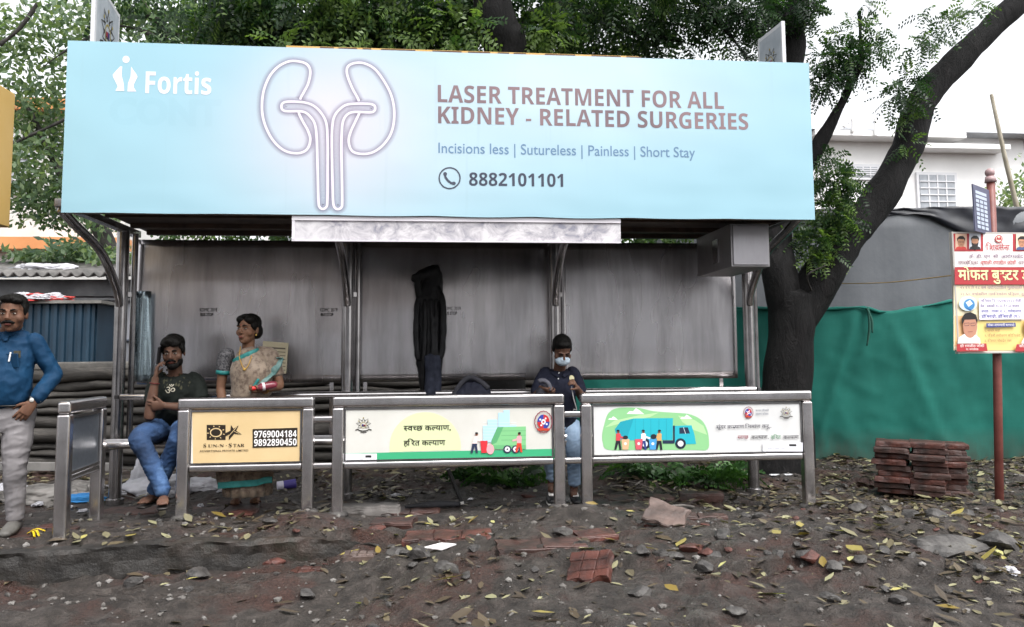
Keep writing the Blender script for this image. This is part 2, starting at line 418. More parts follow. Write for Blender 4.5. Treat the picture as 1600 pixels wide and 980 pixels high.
# ------------------------------------------------------------------ litter that nobody could count
def leaves_mesh(name,pts,size,mat,curl=.3,tint=None,aspect=.42,lift=.006):
    n=len(pts); vs=np.zeros((n,6,3)); 
    L=size*np.clip(RNG.lognormal(-.12,.42,n),.3,1.7); W=L*aspect*RNG.uniform(.8,1.2,n); a=RNG.uniform(0,2*pi,n); tl=RNG.normal(0,curl,n); rl=RNG.normal(0,curl,n)
    ca,sa=np.cos(a),np.sin(a)
    base=np.array([(-.5,0,0),(-.12,.5,.0),(.25,.36,.0),(.5,0,0),(.25,-.36,0),(-.12,-.5,0)])
    for k in range(6):
        bx=base[k,0]*L; by=base[k,1]*W; bz=np.abs(base[k,1])*W*.35+base[k,0]*L*tl*.6+by*rl*.5+np.where(abs(base[k,0])>.4,.12*L*np.abs(tl),0)
        vs[:,k,0]=pts[:,0]+bx*ca-by*sa; vs[:,k,1]=pts[:,1]+bx*sa+by*ca; vs[:,k,2]=bz
    vs[:,:,2]+= (pts[:,2]+lift+RNG.uniform(-.012,.006,n)-np.minimum(vs[:,:,2].min(1),0))[:,None]
    f=[]
    for i in range(n):
        b=i*6; f+=[(b,b+1,b+2,b+3),(b,b+3,b+4,b+5)]
    me=bpy.data.meshes.new(name); me.from_pydata(vs.reshape(-1,3).tolist(),[],f); me.update()
    at_=me.attributes.new('tint','FLOAT','FACE'); tt=RNG.uniform(0,1,n) if tint is None else tint
    at_.data.foreach_set('value',np.repeat(tt,2)); me.materials.append(mat); return me
litter_m=leaf_mat('dry_leaf',(.025,.017,.012),(.105,.08,.05),(.34,.33,.19),.15,.4)
def scatter(n,x0,x1,y0,y1,dens):
    P=[]
    while len(P)<n:
        x=RNG.uniform(x0,x1,n); y=RNG.uniform(y0,y1,n); k=RNG.uniform(0,1,n)<dens(x,y)
        P+=list(zip(x[k],y[k]))
    P=np.array(P[:n]); return np.column_stack([P,gz(P[:,0],P[:,1])])
def dens(x,y):
    d=.22+1.25*sstep(1.0,4.0,x)+.6*sstep(6.9,7.5,y)
    return np.clip(d*(.12+2.6*np.clip(vnoise(x,y,1.3,8)+.45*vnoise(x,y,4,9)+.28,0,1)**1.3),0,1)*np.where((y<5.45+.16*(x+2.75))&(x<-.6),.18,1)
P=scatter(12000,-4.5,9.5,3.5,9.2,dens)
o=bpy.data.objects.new('fallen_leaves',leaves_mesh('fallen_leaves',P,.08,litter_m,tint=np.clip(RNG.beta(1.5,1.5,len(P)),0,1))); COL.objects.link(o)
tag(o,'litter of small dry brown and olive leaves strewn over the dark soil','leaf litter',kind='stuff')
# crumbs of stone and earth
P=scatter(2600,-4.2,6.5,3.5,8.6,lambda x,y:np.full(len(x),.6))
mb=MB()
ico=bmesh.new(); bmesh.ops.create_icosphere(ico,subdivisions=1,radius=1); iv=np.array([v.co[:] for v in ico.verts]); jf=[tuple(v.index for v in f.verts) for f in ico.faces]; ico.free()
vv=[];ff=[]
for i,(x,y,z) in enumerate(P):
    s=.006+.022*RNG.random()**3; q=iv*(1+RNG.normal(0,.18,(len(iv),1)))*np.array([1,RNG.uniform(.6,1),RNG.uniform(.4,.8)])*s
    a=RNG.uniform(0,6.28); q=np.column_stack([q[:,0]*cos(a)-q[:,1]*sin(a)+x,q[:,0]*sin(a)+q[:,1]*cos(a)+y,q[:,2]+z+s*.2]); b=len(vv); vv+=q.tolist(); ff+=[tuple(k+b for k in f) for f in jf]
me=bpy.data.meshes.new('gravel'); me.from_pydata(vv,[],ff); me.update()
o=link_mesh('gravel',me,mottled('gravel_stone',(.03,.026,.023),(.13,.12,.11),2.5,.65,(.2,.19,.18))); tag(o,'small stones and crumbs of earth on the soil','gravel',kind='stuff')

# ------------------------------------------------------------------ countable debris
LY=leaf_mat('yellow_leaf',(.20,.13,.03),(.42,.36,.10),(.55,.55,.24),.2,.4)
big=[leaves_mesh('yellow_leaf',np.array([[0,0,0.]]),.105,LY,.25,np.array([tv])) for tv in (.1,.35,.6,.9)]
spots=[(455,865),(555,860),(545,880),(590,858),(640,812),(668,822),(715,822),(740,818),(770,820),(640,858),(660,873),(925,800),(950,812),(985,805),(1010,880),(955,845),(965,838),(1030,835),(1065,855),(1090,850),(1140,848),(1150,820),(1215,840),(1175,890),(1130,893),(1240,808),(1250,830),(1255,835),(1310,835),(1372,820),(1338,855),(1285,875),(1380,760),(1440,800),(1495,805),(1530,830),(1560,845),(1570,880),(1545,885),(1590,860),(1330,890),(130,848),(205,842),(340,850),(360,845),(300,905),(700,925),(1050,930),(1220,945),(1400,930),(850,960),(1480,955),(560,950)]
for i,(u,v) in enumerate(spots):
    p=onz(u,v); z=gzf(p.x,p.y); p=onz(u,v,z)
    o=bpy.data.objects.new('yellow_leaf',big[i%4]); COL.objects.link(o); o.location=(p.x,p.y,gzf(p.x,p.y)+.006); o.rotation_euler=(random.uniform(-.3,.3),random.uniform(-.3,.3),random.uniform(0,6.28)); o.scale=[random.uniform(.75,1.15)]*3
    tag(o,'large yellowed leaf lying on the dark soil in front of the railings','leaf','yellow leaves on the dark soil')

def rock_mesh(name,r,seed,flat=.6,cut=.8,mats=None):
    bm=bmesh.new(); bmesh.ops.create_icosphere(bm,subdivisions=3,radius=1)
    rr=random.Random(seed); planes=[(Vector((rr.gauss(0,1),rr.gauss(0,1),rr.gauss(0,1))).normalized(),rr.uniform(.55,cut)) for _ in range(11)]
    for v in bm.verts:
        for n,d in planes:
            q=v.co.dot(n)
            if q>d: v.co-=n*(q-d)
        v.co+=v.co.normalized()*.05*mnoise.noise(v.co*3+Vector((seed,0,0)))
        v.co.x*=r[0]; v.co.y*=r[1]; v.co.z*=r[2]
    me=bpy.data.meshes.new(name); bm.to_mesh(me); bm.free()
    for m in mats or []: me.materials.append(m)
    return me
stone_g=mottled('grey_rubble',(.012,.0105,.010),(.060,.055,.052),7,.62,c3=(.10,.095,.088),bump=.9,bscale=30)
stone_r=mottled('red_rubble',(.035,.011,.008),(.11,.038,.028),7,.6,bump=.5,bscale=40)
stone_p=mottled('pale_rubble',(.07,.065,.06),(.18,.165,.155),6,.7,bump=.4,bscale=40)
def on_ground(u,v):
    p=onz(u,v); p=onz(u,v,gzf(p.x,p.y)); return Vector((p.x,p.y,gzf(p.x,p.y)))
chips=[rock_mesh('brick_chip',(.08,.055,.03),90+k,mats=[stone_r],cut=.7) for k in range(5)]
rocks=[rock_mesh('rubble_stone',(.075,.06,.045),k,mats=[stone_g]) for k in range(5)]
rspots=[(1005,865),(1030,868),(1055,872),(1130,845),(1165,808),(1185,812),(1245,855),(1300,870),(1345,890),(1200,880),(655,885),(645,900),(740,868),(880,835),(310,893),(620,880),(1385,800),(1340,800),(1420,815),(1465,820),(1510,800),(1320,770),(1290,770),(1260,890),(1530,890),(1100,895),(700,900),(210,905),(420,860),(1000,930),(480,940),(1300,940),(1150,955)]
for i,(u,v) in enumerate(rspots):
    p=on_ground(u,v); o=bpy.data.objects.new('rubble_stone',rocks[i%5]); COL.objects.link(o); s=random.uniform(.55,1.25)
    o.location=p+Vector((0,0,.012)); o.scale=(s,s,s*random.uniform(.6,1)); o.rotation_euler=(random.uniform(-.2,.2),random.uniform(-.2,.2),random.uniform(0,6.28))
    tag(o,'broken grey stone half sunk in the dark soil','stone','grey rubble stones in the soil')
rr_=random.Random(77); sp_=0
while sp_<110:
    x=rr_.uniform(-2.2,4.6); y=rr_.uniform(4.0,8.0)
    if rr_.random()>.25+.5*float(sstep(.5,3,np.float64(x))): continue
    if y>6 and x<2.6 and rr_.random()<.8: continue
    sp_+=1; red=rr_.random()<.25; o=bpy.data.objects.new('brick_chip' if red else 'rubble_stone',(chips if red else rocks)[sp_%5]); COL.objects.link(o); s=rr_.uniform(.2,.75)
    o.location=(x,y,gzf(x,y)+.004); o.scale=(s,s,s*rr_.uniform(.5,1)); o.rotation_euler=(rr_.uniform(-.3,.3),rr_.uniform(-.3,.3),rr_.uniform(0,6.28))
    if red: tag(o,'small red brick chip scattered on the dark soil','brick chip','red brick chips in the soil')
    else: tag(o,'broken grey stone half sunk in the dark soil','stone','grey rubble stones in the soil')
def one(name,me,loc,rot,label,cat,group=None,sc=1):
    o=bpy.data.objects.new(name,me); COL.objects.link(o); o.location=loc; o.rotation_euler=rot; o.scale=(sc,)*3 if not isinstance(sc,tuple) else sc
    return tag(o,label,cat,group)
one('concrete_chunk',rock_mesh('concrete_chunk',(.38,.24,.10),41,mats=[stone_g],cut=.75),on_ground(1475,868)+Vector((0,.1,-.005)),(0,.04,-.1),'long dark chunk of broken concrete on the soil below the brick stacks','concrete')
one('concrete_chunk',rock_mesh('concrete_chunk',(.16,.18,.10),45,mats=[stone_g]),on_ground(1565,862)+Vector((0,.05,0.0)),(0,.1,.4),'smaller dark concrete lump at the right end of the long chunk','concrete')
one('brick_fragment',rock_mesh('brick_fragment',(.09,.055,.05),51,mats=[stone_r],cut=.7),on_ground(1268,888)+Vector((0,0,.02)),(.1,.1,.5),'rounded dark red brick lump near the bottom right of the soil','brick')
for i,(u,v,sc,rz) in enumerate([(1085,858,1.1,.3),(1015,824,.9,1.2),(380,845,1.2,.1),(430,835,.8,.5),(80,828,1,.2),(1105,868,.8,0),(590,830,.8,.9),(1170,745,.9,.4),(825,777,.7,.2)]):
    one('brick_fragment',rock_mesh('brick_fragment',(.10,.07,.035),60+i,mats=[stone_r],cut=.7),on_ground(u,v)+Vector((0,0,.008)),(.1,.05,rz),'broken flat piece of red paver lying in the soil','brick','red paver fragments in the soil',sc)

# pavers: a square block with a grooved grid
def paver_mesh(name,sx,sy,sz,cells,mats,chip=0,seed=0,rough=1.0):
    mb=MB(); mb.box((0,0,sz*.42),(sx,sy,sz*.84))
    cx,cy=cells; g=.006
    for i in range(cx):
        for j in range(cy):
            w=sx/cx; d=sy/cy; rr=random.Random(seed*91+i*7+j)
            if rr.random()<chip: continue
            mb.box((-sx/2+w*(i+.5),-sy/2+d*(j+.5),sz*.90),(w-g,d-g,sz*.2))
    me=mb.mesh(name)
    for m in mats: me.materials.append(m)
    bm=bmesh.new(); bm.from_mesh(me); bmesh.ops.bevel(bm,geom=bm.edges[:],offset=.004,segments=1,affect='EDGES')
    if rough:
        for q in (.09,.05,.03):
            bmesh.ops.subdivide_edges(bm,edges=[e for e in bm.edges if e.calc_length()>q],cuts=1,use_grid_fill=True)
        for v in bm.verts:
            p=v.co+Vector((seed*3.1,seed,0)); e=max(abs(v.co.x)/sx,abs(v.co.y)/sy)*2
            d=Vector((mnoise.noise(p*9),mnoise.noise(p*9+Vector((7,0,0))),mnoise.noise(p*11+Vector((0,5,0)))))
            v.co+=d*.012*rough+Vector((-v.co.x,-v.co.y,-.03))*max(0,e-.8)*max(0,mnoise.noise(p*14)+.15)*rough
    bm.to_mesh(me); bm.free()
    return me
pav_red=mottled('red_paver',(.022,.009,.007),(.105,.034,.024),6,.45,bump=.5,bscale=60)
pav_dark=mottled('mossy_paver',(.018,.012,.010),(.075,.034,.027),6,.5,bump=.4,bscale=60)
pav_pale=mottled('pale_paver',(.05,.035,.03),(.15,.105,.09),7,.5,bump=.3,bscale=60)
one('paving_block',paver_mesh('paving_block',.27,.27,.055,(3,3),[pav_red]),on_ground(925,905)+Vector((0,.02,.03)),(rad(24),rad(-10),rad(-24)),'red grooved paving block tilted out of the soil at the bottom centre','paving block')
one('paving_block',paver_mesh('paving_block',.22,.13,.05,(3,2),[pav_red],.2),on_ground(478,895)+Vector((0,0,-.005)),(.06,.03,rad(-6)),'red paving block sunk in the dirt at the bottom left of centre','paving block')
one('paving_block',paver_mesh('paving_block',.22,.10,.05,(4,2),[pav_pale],.1),on_ground(560,890)+Vector((0,.03,.0)),(.05,0,rad(-4)),'pale grooved paving block sunk in dirt right beside the sunken red block','paving block')
one('paving_slab',paver_mesh('paving_slab',.31,.24,.033,(1,1),[pav_pale]),on_ground(1045,828)+Vector((.01,.08,.055)),(rad(27),rad(12),rad(-28)),'pale brown paving slab propped at a tilt on a red brick piece','paving slab')
one('paving_block',paver_mesh('paving_block',.40,.14,.075,(1,1),[pav_dark]),on_ground(1098,785)+Vector((0,.05,-.01)),(0,.03,rad(-3)),'dark brick block lying flat under the right railing panel','paving block')
for i,(u,v,sx,sy,rz,mt) in enumerate([(700,838,.62,.24,-5,pav_red),(845,842,.58,.22,2,pav_dark),(615,835,.34,.2,-14,pav_dark),(930,835,.3,.2,5,pav_red),(370,838,.6,.17,-6,pav_dark),(40,838,.62,.34,8,pav_dark),(205,800,.5,.3,-4,pav_dark),(640,800,.5,.25,4,pav_dark),(1000,780,.6,.22,1,pav_dark),(350,800,.55,.3,3,pav_dark),(1090,812,.45,.12,-8,pav_dark)]):
    p=on_ground(u,v)
    one('paving_stone',paver_mesh('paving_stone',sx,sy,.06,(max(1,int(sx/.2)),1),[mt],.1,i),p+Vector((0,0,-.040)),(.05,random.uniform(-.03,.03),rad(rz)),'dull red paving stone set unevenly in the footpath soil','paving stone','red paving stones left in the footpath')
one('concrete_block',paver_mesh('concrete_block',.55,.2,.10,(1,1),[stone_p]),on_ground(570,806)+Vector((0,.14,-.04)),(0,0,rad(-2)),'pale concrete footing block on the ground at the second shelter post','concrete')

# stacks of red pavers by the green net
def brick_stack(cx,cy,z0,layers,nx,rz,h,label,seed):
    rr=random.Random(seed); R=Matrix.Rotation(rz,3,'Z')
    for k in range(layers):
        for i in range(nx):
            key=(seed%2,i%3,k%3)
            if key not in _bm: _bm[key]=paver_mesh('paver_tile',.295,.295,h*.93,(1,1),[pav_red if rr.random()<.62 else pav_dark],0,len(_bm),.45)
            q=R@Vector(((i-(nx-1)/2)*.305+rr.uniform(-.02,.02),rr.uniform(-.045,.045),0))
            where='topmost' if k==layers-1 else ''
            lab=label[1].replace('#',('lowest','second','third','fourth','fifth','sixth','seventh','eighth','ninth','tenth')[k]) if k<layers-1 else label[0]
            if nx>1: lab+=(' on the left','on the right')[i] if i==0 else ' on the right side'
            o=bpy.data.objects.new('paver_tile',_bm[key]); COL.objects.link(o); o.location=(cx+q.x,cy+q.y,z0+k*h); o.rotation_euler=(rr.uniform(-.02,.02)+.0,rr.uniform(-.015,.015)+.02*(nx>1),rz+rr.uniform(-.09,.09))
            tag(o,lab,'paver','red paver tiles stacked by the green net')
_bm={}
p=on_ground(1453,778)
brick_stack(p.x-.06,p.y+.16,gzf(p.x,p.y+.1)-.01,9,2,rad(-36),.053,('uppermost weathered paver of the wide left stack by the net','# paver from the ground in the wide left stack'),1)
p=on_ground(1514,778)
brick_stack(p.x+.06,p.y+.36,gzf(p.x,p.y+.2)-.01,9,1,rad(-28),.051,('bright red top paver of the narrow right stack by the net','# paver from the ground in the narrow right stack'),2)

# rubbish on the left
def crumple(name,r,seed,mats,amp=.35,flat=.35):
    bm=bmesh.new(); bmesh.ops.create_icosphere(bm,subdivisions=5,radius=1)
    for v in bm.verts:
        c=v.co.copy(); q=1+amp*mnoise.noise(c*1.6+Vector((seed,seed*.7,0)))+amp*.7*abs(mnoise.noise(c*3.6+Vector((0,seed,0))))+amp*.4*abs(mnoise.noise(c*8+Vector((0,0,seed))))
        v.co=Vector((c.x*q*r[0],c.y*q*r[1],max(c.z,-.15)*q*r[2]))
    me=bpy.data.meshes.new(name); bm.to_mesh(me); bm.free(); me.polygons.foreach_set('use_smooth',[True]*len(me.polygons))
    for m in mats: me.materials.append(m)
    return me
w_cloth=cloth_mat('white_sacking',(.34,.34,.36),(.58,.57,.61),4,.7,90); d_cloth=cloth_mat('dirty_cloth',(.06,.055,.05),(.34,.32,.30),4,.85,90)
b_cloth=cloth_mat('blue_plastic',(.02,.13,.36),(.05,.27,.6),4,.4,30); r_cloth=cloth_mat('red_cloth',(.4,.03,.03),(.6,.10,.09),5,.8,90)
for u,v,y,r,s,m,lab,cat in [(255,748,7.75,(.30,.2,.14),3,w_cloth,'crumpled white plastic sack on the ground behind the seated man','sack'),
    (232,728,7.95,(.17,.14,.26),7,w_cloth,'white sack standing upright behind the legs of the seated man','sack'),
    (315,752,7.75,(.2,.13,.08),5,w_cloth,'flat white plastic bag between the seated man and the woman in sari','bag'),
    (75,772,7.55,(.42,.25,.10),9,d_cloth,'large heap of dirty pale cloth on the ground at the left railing','cloth heap'),
    (128,757,8.0,(.2,.15,.09),11,d_cloth,'smaller grey cloth bundle seen through the legs of the left railing','cloth bundle'),
    (12,752,7.7,(.22,.15,.10),15,w_cloth,'pale cloth scrap at the far left edge of the footpath','cloth scrap'),
    (128,772,7.35,(.16,.05,.05),13,b_cloth,'twisted bright blue plastic sheet lying in the rubbish','plastic sheet')]:
    p=at(u,v,y); g=gzf(p.x,y); one('rubbish_'+cat.split()[0],crumple('rubbish_'+cat.split()[0],r,s,[m]),(p.x,y,g+.01),(0,0,random.uniform(-.3,.3)),lab,cat)
scrap=[crumple('paper_scrap',(.06,.03,.02),30+k,[w_cloth],.5) for k in range(3)]
for i,(u,v) in enumerate([(105,795),(130,800),(160,765),(185,782),(225,775),(60,790),(20,775),(313,792),(90,760),(150,748),(180,745),(345,772),(210,762),(1165,745),(617,776),(735,781),(1580,893)]):
    one('paper_scrap',scrap[i%3],on_ground(u,v)+Vector((0,0,.01)),(0,0,random.uniform(0,6)),'small crumpled scrap of white paper on the ground','paper','white paper scraps on the ground',random.uniform(.5,1.2))
mb=MB(); p=on_ground(690,857); mb.add([p+Vector(q) for q in ((-.12,0,.035),(.0,-.06,.03),(.1,.02,.045),(0,.05,.05))],[(0,1,2,3)]); mb.add([p+Vector(q) for q in ((-.12,0,.03),(.0,-.06,.025),(.1,.02,.04),(0,.05,.045))],[(3,2,1,0)]); top_mesh('paper_sheet',mb,paint('#e8e4e4',.6),'torn flat white paper lying on the soil below the middle railing','paper',fixn=False)
mb=MB(); p=on_ground(1228,742); mb.beam(p+Vector((-.17,0,.03)),p+Vector((.15,.05,.02)),.04,.012); top_mesh('plastic_strip',mb,paint('#d8dade',.5),'white plastic strip on the ground behind the right railing post','plastic strip',bevel=.003)
mb=MB(); p=on_ground(446,766)+Vector((0,0,.045)); mb.cyl(p+Vector((-.07,-.02,0)),p+Vector((.09,.03,.012)),.038,18,.045)
cup=empty('paper_cup',on_ground(446,766),'violet and white paper cup lying on its side behind the woman','cup')
mb.build('cup_body',paint('#4a3f8f',.5),cup,smooth=False)
mb=MB(); mb.cyl(p+Vector((-.074,-.022,0)),p+Vector((-.02,-.005,.004)),.041,18,.042); mb.build('cup_rim',paint('#d9d6e6',.5),cup)
yr=paint('#e0c020',.4); mb=MB(); p=on_ground(52,838)
for a,b in (((-.04,0,.02),(.07,.02,.03)),((-.01,0,.02),(.05,-.09,.015)),((.0,0,.03),(.085,-.10,.02))): mb.tube([p+Vector(a),p+(Vector(a)+Vector(b))/2+Vector((0,0,.025)),p+Vector(b)],[(.011,.003)]*3,n=8,smooth=4,side=(0,1,0))
top_mesh('yellow_ribbon',mb,yr,'bright yellow ribbon lying beside the standing man\'s shoe','ribbon',smooth=True)
# sticks and broken laths among the rubbish
lath=mottled('grey_lath',(.05,.045,.04),(.22,.20,.18),6,.8)
for k in range(26):
    u,v=random.choice(((random.uniform(0,270),random.uniform(738,800)),(random.uniform(420,700),random.uniform(742,775)),(random.uniform(960,1250),random.uniform(740,800))))
    p=on_ground(u,v); a=random.uniform(0,pi); l=random.uniform(.05,.2); mb=MB(); q=V_=Vector((cos(a)*l,sin(a)*l,random.uniform(-.02,.03)))
    mb.tube([p-q+Vector((0,0,.02)),p+Vector((0,0,.03)),p+q+Vector((0,0,.02))],[random.uniform(.004,.012)]*3,n=6)
    top_mesh('stick',mb,lath,'thin broken stick lying among the litter','stick',base=p,group='sticks among the litter')
# black prop under the middle railing
mb=MB(); a=on_ground(722,790); mb.beam(at(700,733,6.75),a+Vector((0,0,.02)),.035,.03)
pr=empty('metal_prop',a,'black metal stay slanting to the ground under the middle railing panel','metal stay'); mb.build('stay_bar',mottled('black_iron',(.008,.008,.009),(.02,.02,.02),8,.35),pr,bevel=.004)
mb=MB(); mb.box(a+Vector((-.03,-.02,.02)),(.09,.05,.02),Matrix.Rotation(-.2,3,'Y')); mb.build('stay_foot',paint('#c9c6c2',.5),pr,bevel=.004)
mb=MB(); a=on_ground(680,797); mb.tube([a+Vector((-.24,0,.03)),a+Vector((0,.02,.04)),a+Vector((.2,.06,.03))],[.012,.03,.02],smooth=5); top_mesh('black_cloth',mb,mottled('black_rag',(.006,.006,.008),(.018,.018,.022),9,.8),'narrow black rag lying flat at the foot of the slanting metal stay','rag',smooth=True)
# ================================================================== bus shelter
YP=7.25                                                  # row of posts
sh=empty('bus_shelter',(.13,YP,0),'stainless steel bus shelter with flat roof, back panels and tube bench','bus shelter')
postx=[-2.69,-.745,1.13,2.97]
def post(x):
    g=gzf(x,YP)-.05
    mb=MB(); mb.cyl((x,YP,g),(x,YP,2.36),.052,20); mb.cyl((x,YP,g+.02),(x,YP,g+.10),.075,20); p=mb.build('post',M['steel_dark'],sh,smooth=False,bevel=.004)
    mb=MB(); mb.cyl((x+.085,YP+.05,.50),(x+.085,YP+.05,2.34),.026,14)
    for z in (.9,1.8): mb.beam((x,YP,z),(x+.085,YP+.05,z),.03,.04)
    mb.build('side_tube',M['steel_dark'],sh)
    mb=MB(); mb.tube([(x,YP-.03,1.70),(x-.004,YP-.12,1.86),(x-.01,YP-.45,2.12),(x-.015,YP-.95,2.27),(x-.015,6.10,2.335)],[.034,.036,.036,.036,.034],n=14,smooth=8); mb.build('brace',M['steel_dark'],sh,smooth=True)
    mb=MB(); mb.beam((x,6.02,2.375),(x,7.58,2.375),.07,.06); mb.build('roof_arm',M['steel_dark'],sh,bevel=.005)
for x in postx: post(x)
mb=MB(); mb.box((.18,6.83,2.435),(5.62,1.62,.05)); mb.box((.18,6.83,2.475),(5.5,1.5,.03)); mb.build('roof',mottled('roof_sheet',(.05,.04,.035),(.12,.10,.085),4,.6),sh,bevel=.005)
mb=MB()
for y in (6.10,6.62,7.16,7.56): mb.box((.18,y,2.39),(5.55,.05,.04))
mb.build('purlin',mottled('rusty_purlin',(.035,.02,.013),(.10,.06,.04),6,.6),sh)
# back panels: three stainless sheets, slightly buckled
t=NT('panel_steel'); v=t.coord(scale=(1.6,1,.5)); f=t.noise(v,1.3,3,.5); g=t.noise(t.coord(scale=(3,1,.35)),2.2,5,.7)
h=t.noise(t.coord(),14,5,.7)
col=t.mix(t.ramp(g,[(.4,(0,0,0)),(.75,(.65,.65,.65))]),(.70,.675,.69),(.28,.265,.27)); col=t.mix(t.ramp(h,[(.66,(0,0,0)),(.80,(.6,.6,.6))]),col,(.10,.09,.09))
r=t.node('ShaderNodeMapRange'); t.l(f,r.inputs[0]); r.inputs[3].default_value=.16; r.inputs[4].default_value=.36
t.set(Base_Color=col,Roughness=r.outputs[0],Metallic=.97); t.bump(t.noise(t.coord(scale=(1,1,1)),1.3,2),.25,.05); M['panel']=t.m
def back_panel(x0,x1,seed):
    mb=MB(); nx_,nz=40,18; vs=[];fs=[]
    for j in range(nz+1):
        for i in range(nx_+1):
            x=x0+(x1-x0)*i/nx_; z=1.012+1.29*j/nz
            vs.append((x,7.40+.012*mnoise.noise(Vector((x*1.1+seed,z*1.4,seed)))-.02*sin(pi*j/nz),z))
    for j in range(nz):
        for i in range(nx_): a=j*(nx_+1)+i; fs.append((a,a+1,a+nx_+2,a+nx_+1))
    mb.add(vs,fs); o=mb.build('back_panel',M['panel'],sh,smooth=True,fixn=False); s=o.modifiers.new('s','SOLIDIFY'); s.thickness=.012; s.offset=1
    return o
bp=[back_panel(-2.62,-.775,1),back_panel(-.755,1.135,2),back_panel(1.155,2.90,3)]
mb=MB()
for x in (-2.45,-.9,-.6,1.0,1.3,2.75): mb.beam((x,7.43,.55),(x,7.43,1.08),.035,.025)
mb.build('panel_stay',M['steel'],sh)
# stencilled marks on the sheets
stm=mottled('stencil_ink',(.05,.045,.045),(.12,.11,.11),60,.6)
for (u,v),o in zip(((325,490),(513,490),(706,488)),(bp[0],bp[0],bp[1])):
    a=Art(7.365); a.T=None
    a.text(stm,'KDMC 2019',u-13,v-3,u+14,6,.0); a.text(stm,'BUS STOP',u-12,v+4,u+8,5,.03); a.build('stencil_mark',o)
# curved panel end at the left, its edge reflection put into the blue-grey colour
mb=MB(); vs=[];fs=[]
for j in range(13):
    for i in range(7):
        p=at(209+i*4.3,455+j*11.8,7.30); vs.append((p.x,7.31+.018*sin(i*1.2+j*.15),p.z))
for j in range(12):
    for i in range(6): a=j*7+i; fs.append((a,a+1,a+8,a+7))
mb.add(vs,fs); fl=mb.build('end_sheet',steel_mat('end_sheet_steel',(.40,.50,.55),.25,(5,5,1),(.12,.15,.17),.4,.85),sh,smooth=True,fixn=False); s_=fl.modifiers.new('s','SOLIDIFY'); s_.thickness=.004
# tubes of bench and backrest
mb=MB()
for y in (6.76,6.87,6.98): mb.cyl((-2.72,y,.55),(2.98,y,.55),.03,16)
mb.build('bench_seat',M['steel'],sh)
for x in postx:
    mb=MB(); mb.beam((x,YP,.50),(x,6.72,.50),.05,.05); mb.build('seat_bracket',M['steel_dark'],sh,bevel=.005)
mb=MB(); mb.cyl((-2.62,7.12,.915),(2.96,7.12,.915),.027,16)
mb.build('backrest_rail',M['steel'],sh)
for x in postx:
    mb=MB(); mb.beam((x+.03,YP,.915),(x+.03,7.12,.915),.03,.03); mb.build('rail_bracket',M['steel_dark'],sh)

# ================================================================== billboard on the roof edge
YB=6.0
bl=empty('billboard',(.18,YB+.06,2.30),'long pale blue hospital billboard with white kidney drawing above the shelter','billboard')
mb=MB(); mb.box((.184,YB+.055,2.9385),(5.672,.11,1.262)); mb.build('box_frame',mottled('board_frame',(.18,.16,.14),(.34,.31,.28),6,.6),bl,bevel=.004)
t=NT('billboard_print'); g=t.node('ShaderNodeTexCoord').outputs['Object']; sx=t.node('ShaderNodeSeparateXYZ'); t.l(g,sx.inputs[0])
def blobf(x0,z0,rx,rz):
    a=t.math('POWER',t.math('DIVIDE',t.math('SUBTRACT',sx.outputs[0],x0),rx),2); b=t.math('POWER',t.math('DIVIDE',t.math('SUBTRACT',sx.outputs[2],z0),rz),2)
    return t.math('EXPONENT',t.math('MULTIPLY',t.math('ADD',a,b),-1.0))
cy=(.275,.475,.56); pal=(.49,.585,.65); lav=(.60,.555,.61)
px=lambda u,v:(at(u,v,YB).x-.18,at(u,v,YB).z-2.30)
c1=blobf(*px(520,190),.62,.62); c2=blobf(*px(880,130),1.35,.52); c3=blobf(*px(620,260),1.3,.5)
col=t.mix(t.math('MULTIPLY',c2,.95),cy,pal); col=t.mix(t.math('MULTIPLY',c3,.5),col,pal); col=t.mix(t.math('MULTIPLY',c1,.95),col,lav)
nz_=t.noise(t.coord(scale=(1,1,2.5)),1.5,5,.6); col=t.mix(t.math('MULTIPLY',nz_,.16),col,(.30,.52,.60))
drip=t.noise(t.coord(scale=(9,1,.35)),2.0,4,.6); col=t.mix(t.ramp(drip,[(.6,(0,0,0)),(.85,(.22,.22,.22))]),col,(.25,.36,.40))
t.set(Base_Color=col,Roughness=.42); t.bump(t.noise(t.coord(scale=(.8,1,1)),1.6,2),.35,.03)
def banner_dy(x,z):
    w=float(sstep(0,.12,np.float64(z-2.30))); return (.004*mnoise.noise(Vector((x*2,z*2.2,3)))+.003*mnoise.noise(Vector((x*1.2,z*9,5)))*float(1-sstep(.0,.35,np.float64(z-2.30))))*w
mb=MB(); x0,x1,z0,z1=-2.662,3.03,2.30,3.577; nx_,nz=140,40; vs=[];fs=[]
for j in range(nz+1):
    for i in range(nx_+1):
        x=x0+(x1-x0)*i/nx_; z=z0+(z1-z0)*j/nz; w=sstep(0,.12,np.float64(z-z0))
        vs.append((x,YB-.004+banner_dy(x,z),z-.012*abs(mnoise.noise(Vector((x*1.3,0,9))))*(1-sstep(0,.3,np.float64(z-z0)))))
for j in range(nz):
    for i in range(nx_): a=j*(nx_+1)+i; fs.append((a,a+1,a+nx_+2,a+nx_+1))
mb.add(vs,fs); bn=mb.build('banner',t.m,bl,smooth=True,fixn=False)
ART=YB-.0052
# logo and wordmark
a=Art(ART); a.warp=banner_dy; W='#e6e2ea'
a.ellipse(W,197,93,5.5); 
a.poly(W,[(188,104),(191,104),(190,118),(193,130),(194,142),(180,142),(184,135),(177,121),(176,117),(182,110)])
a.poly(W,[(205,104),(208,109),(213,116),(215,120),(209,132),(209,137),(213,143),(199,143),(200,130),(204,120)])
a.text(W,bold('Fortis'),227,145.5,330,34)
a.build('wordmark',bl)
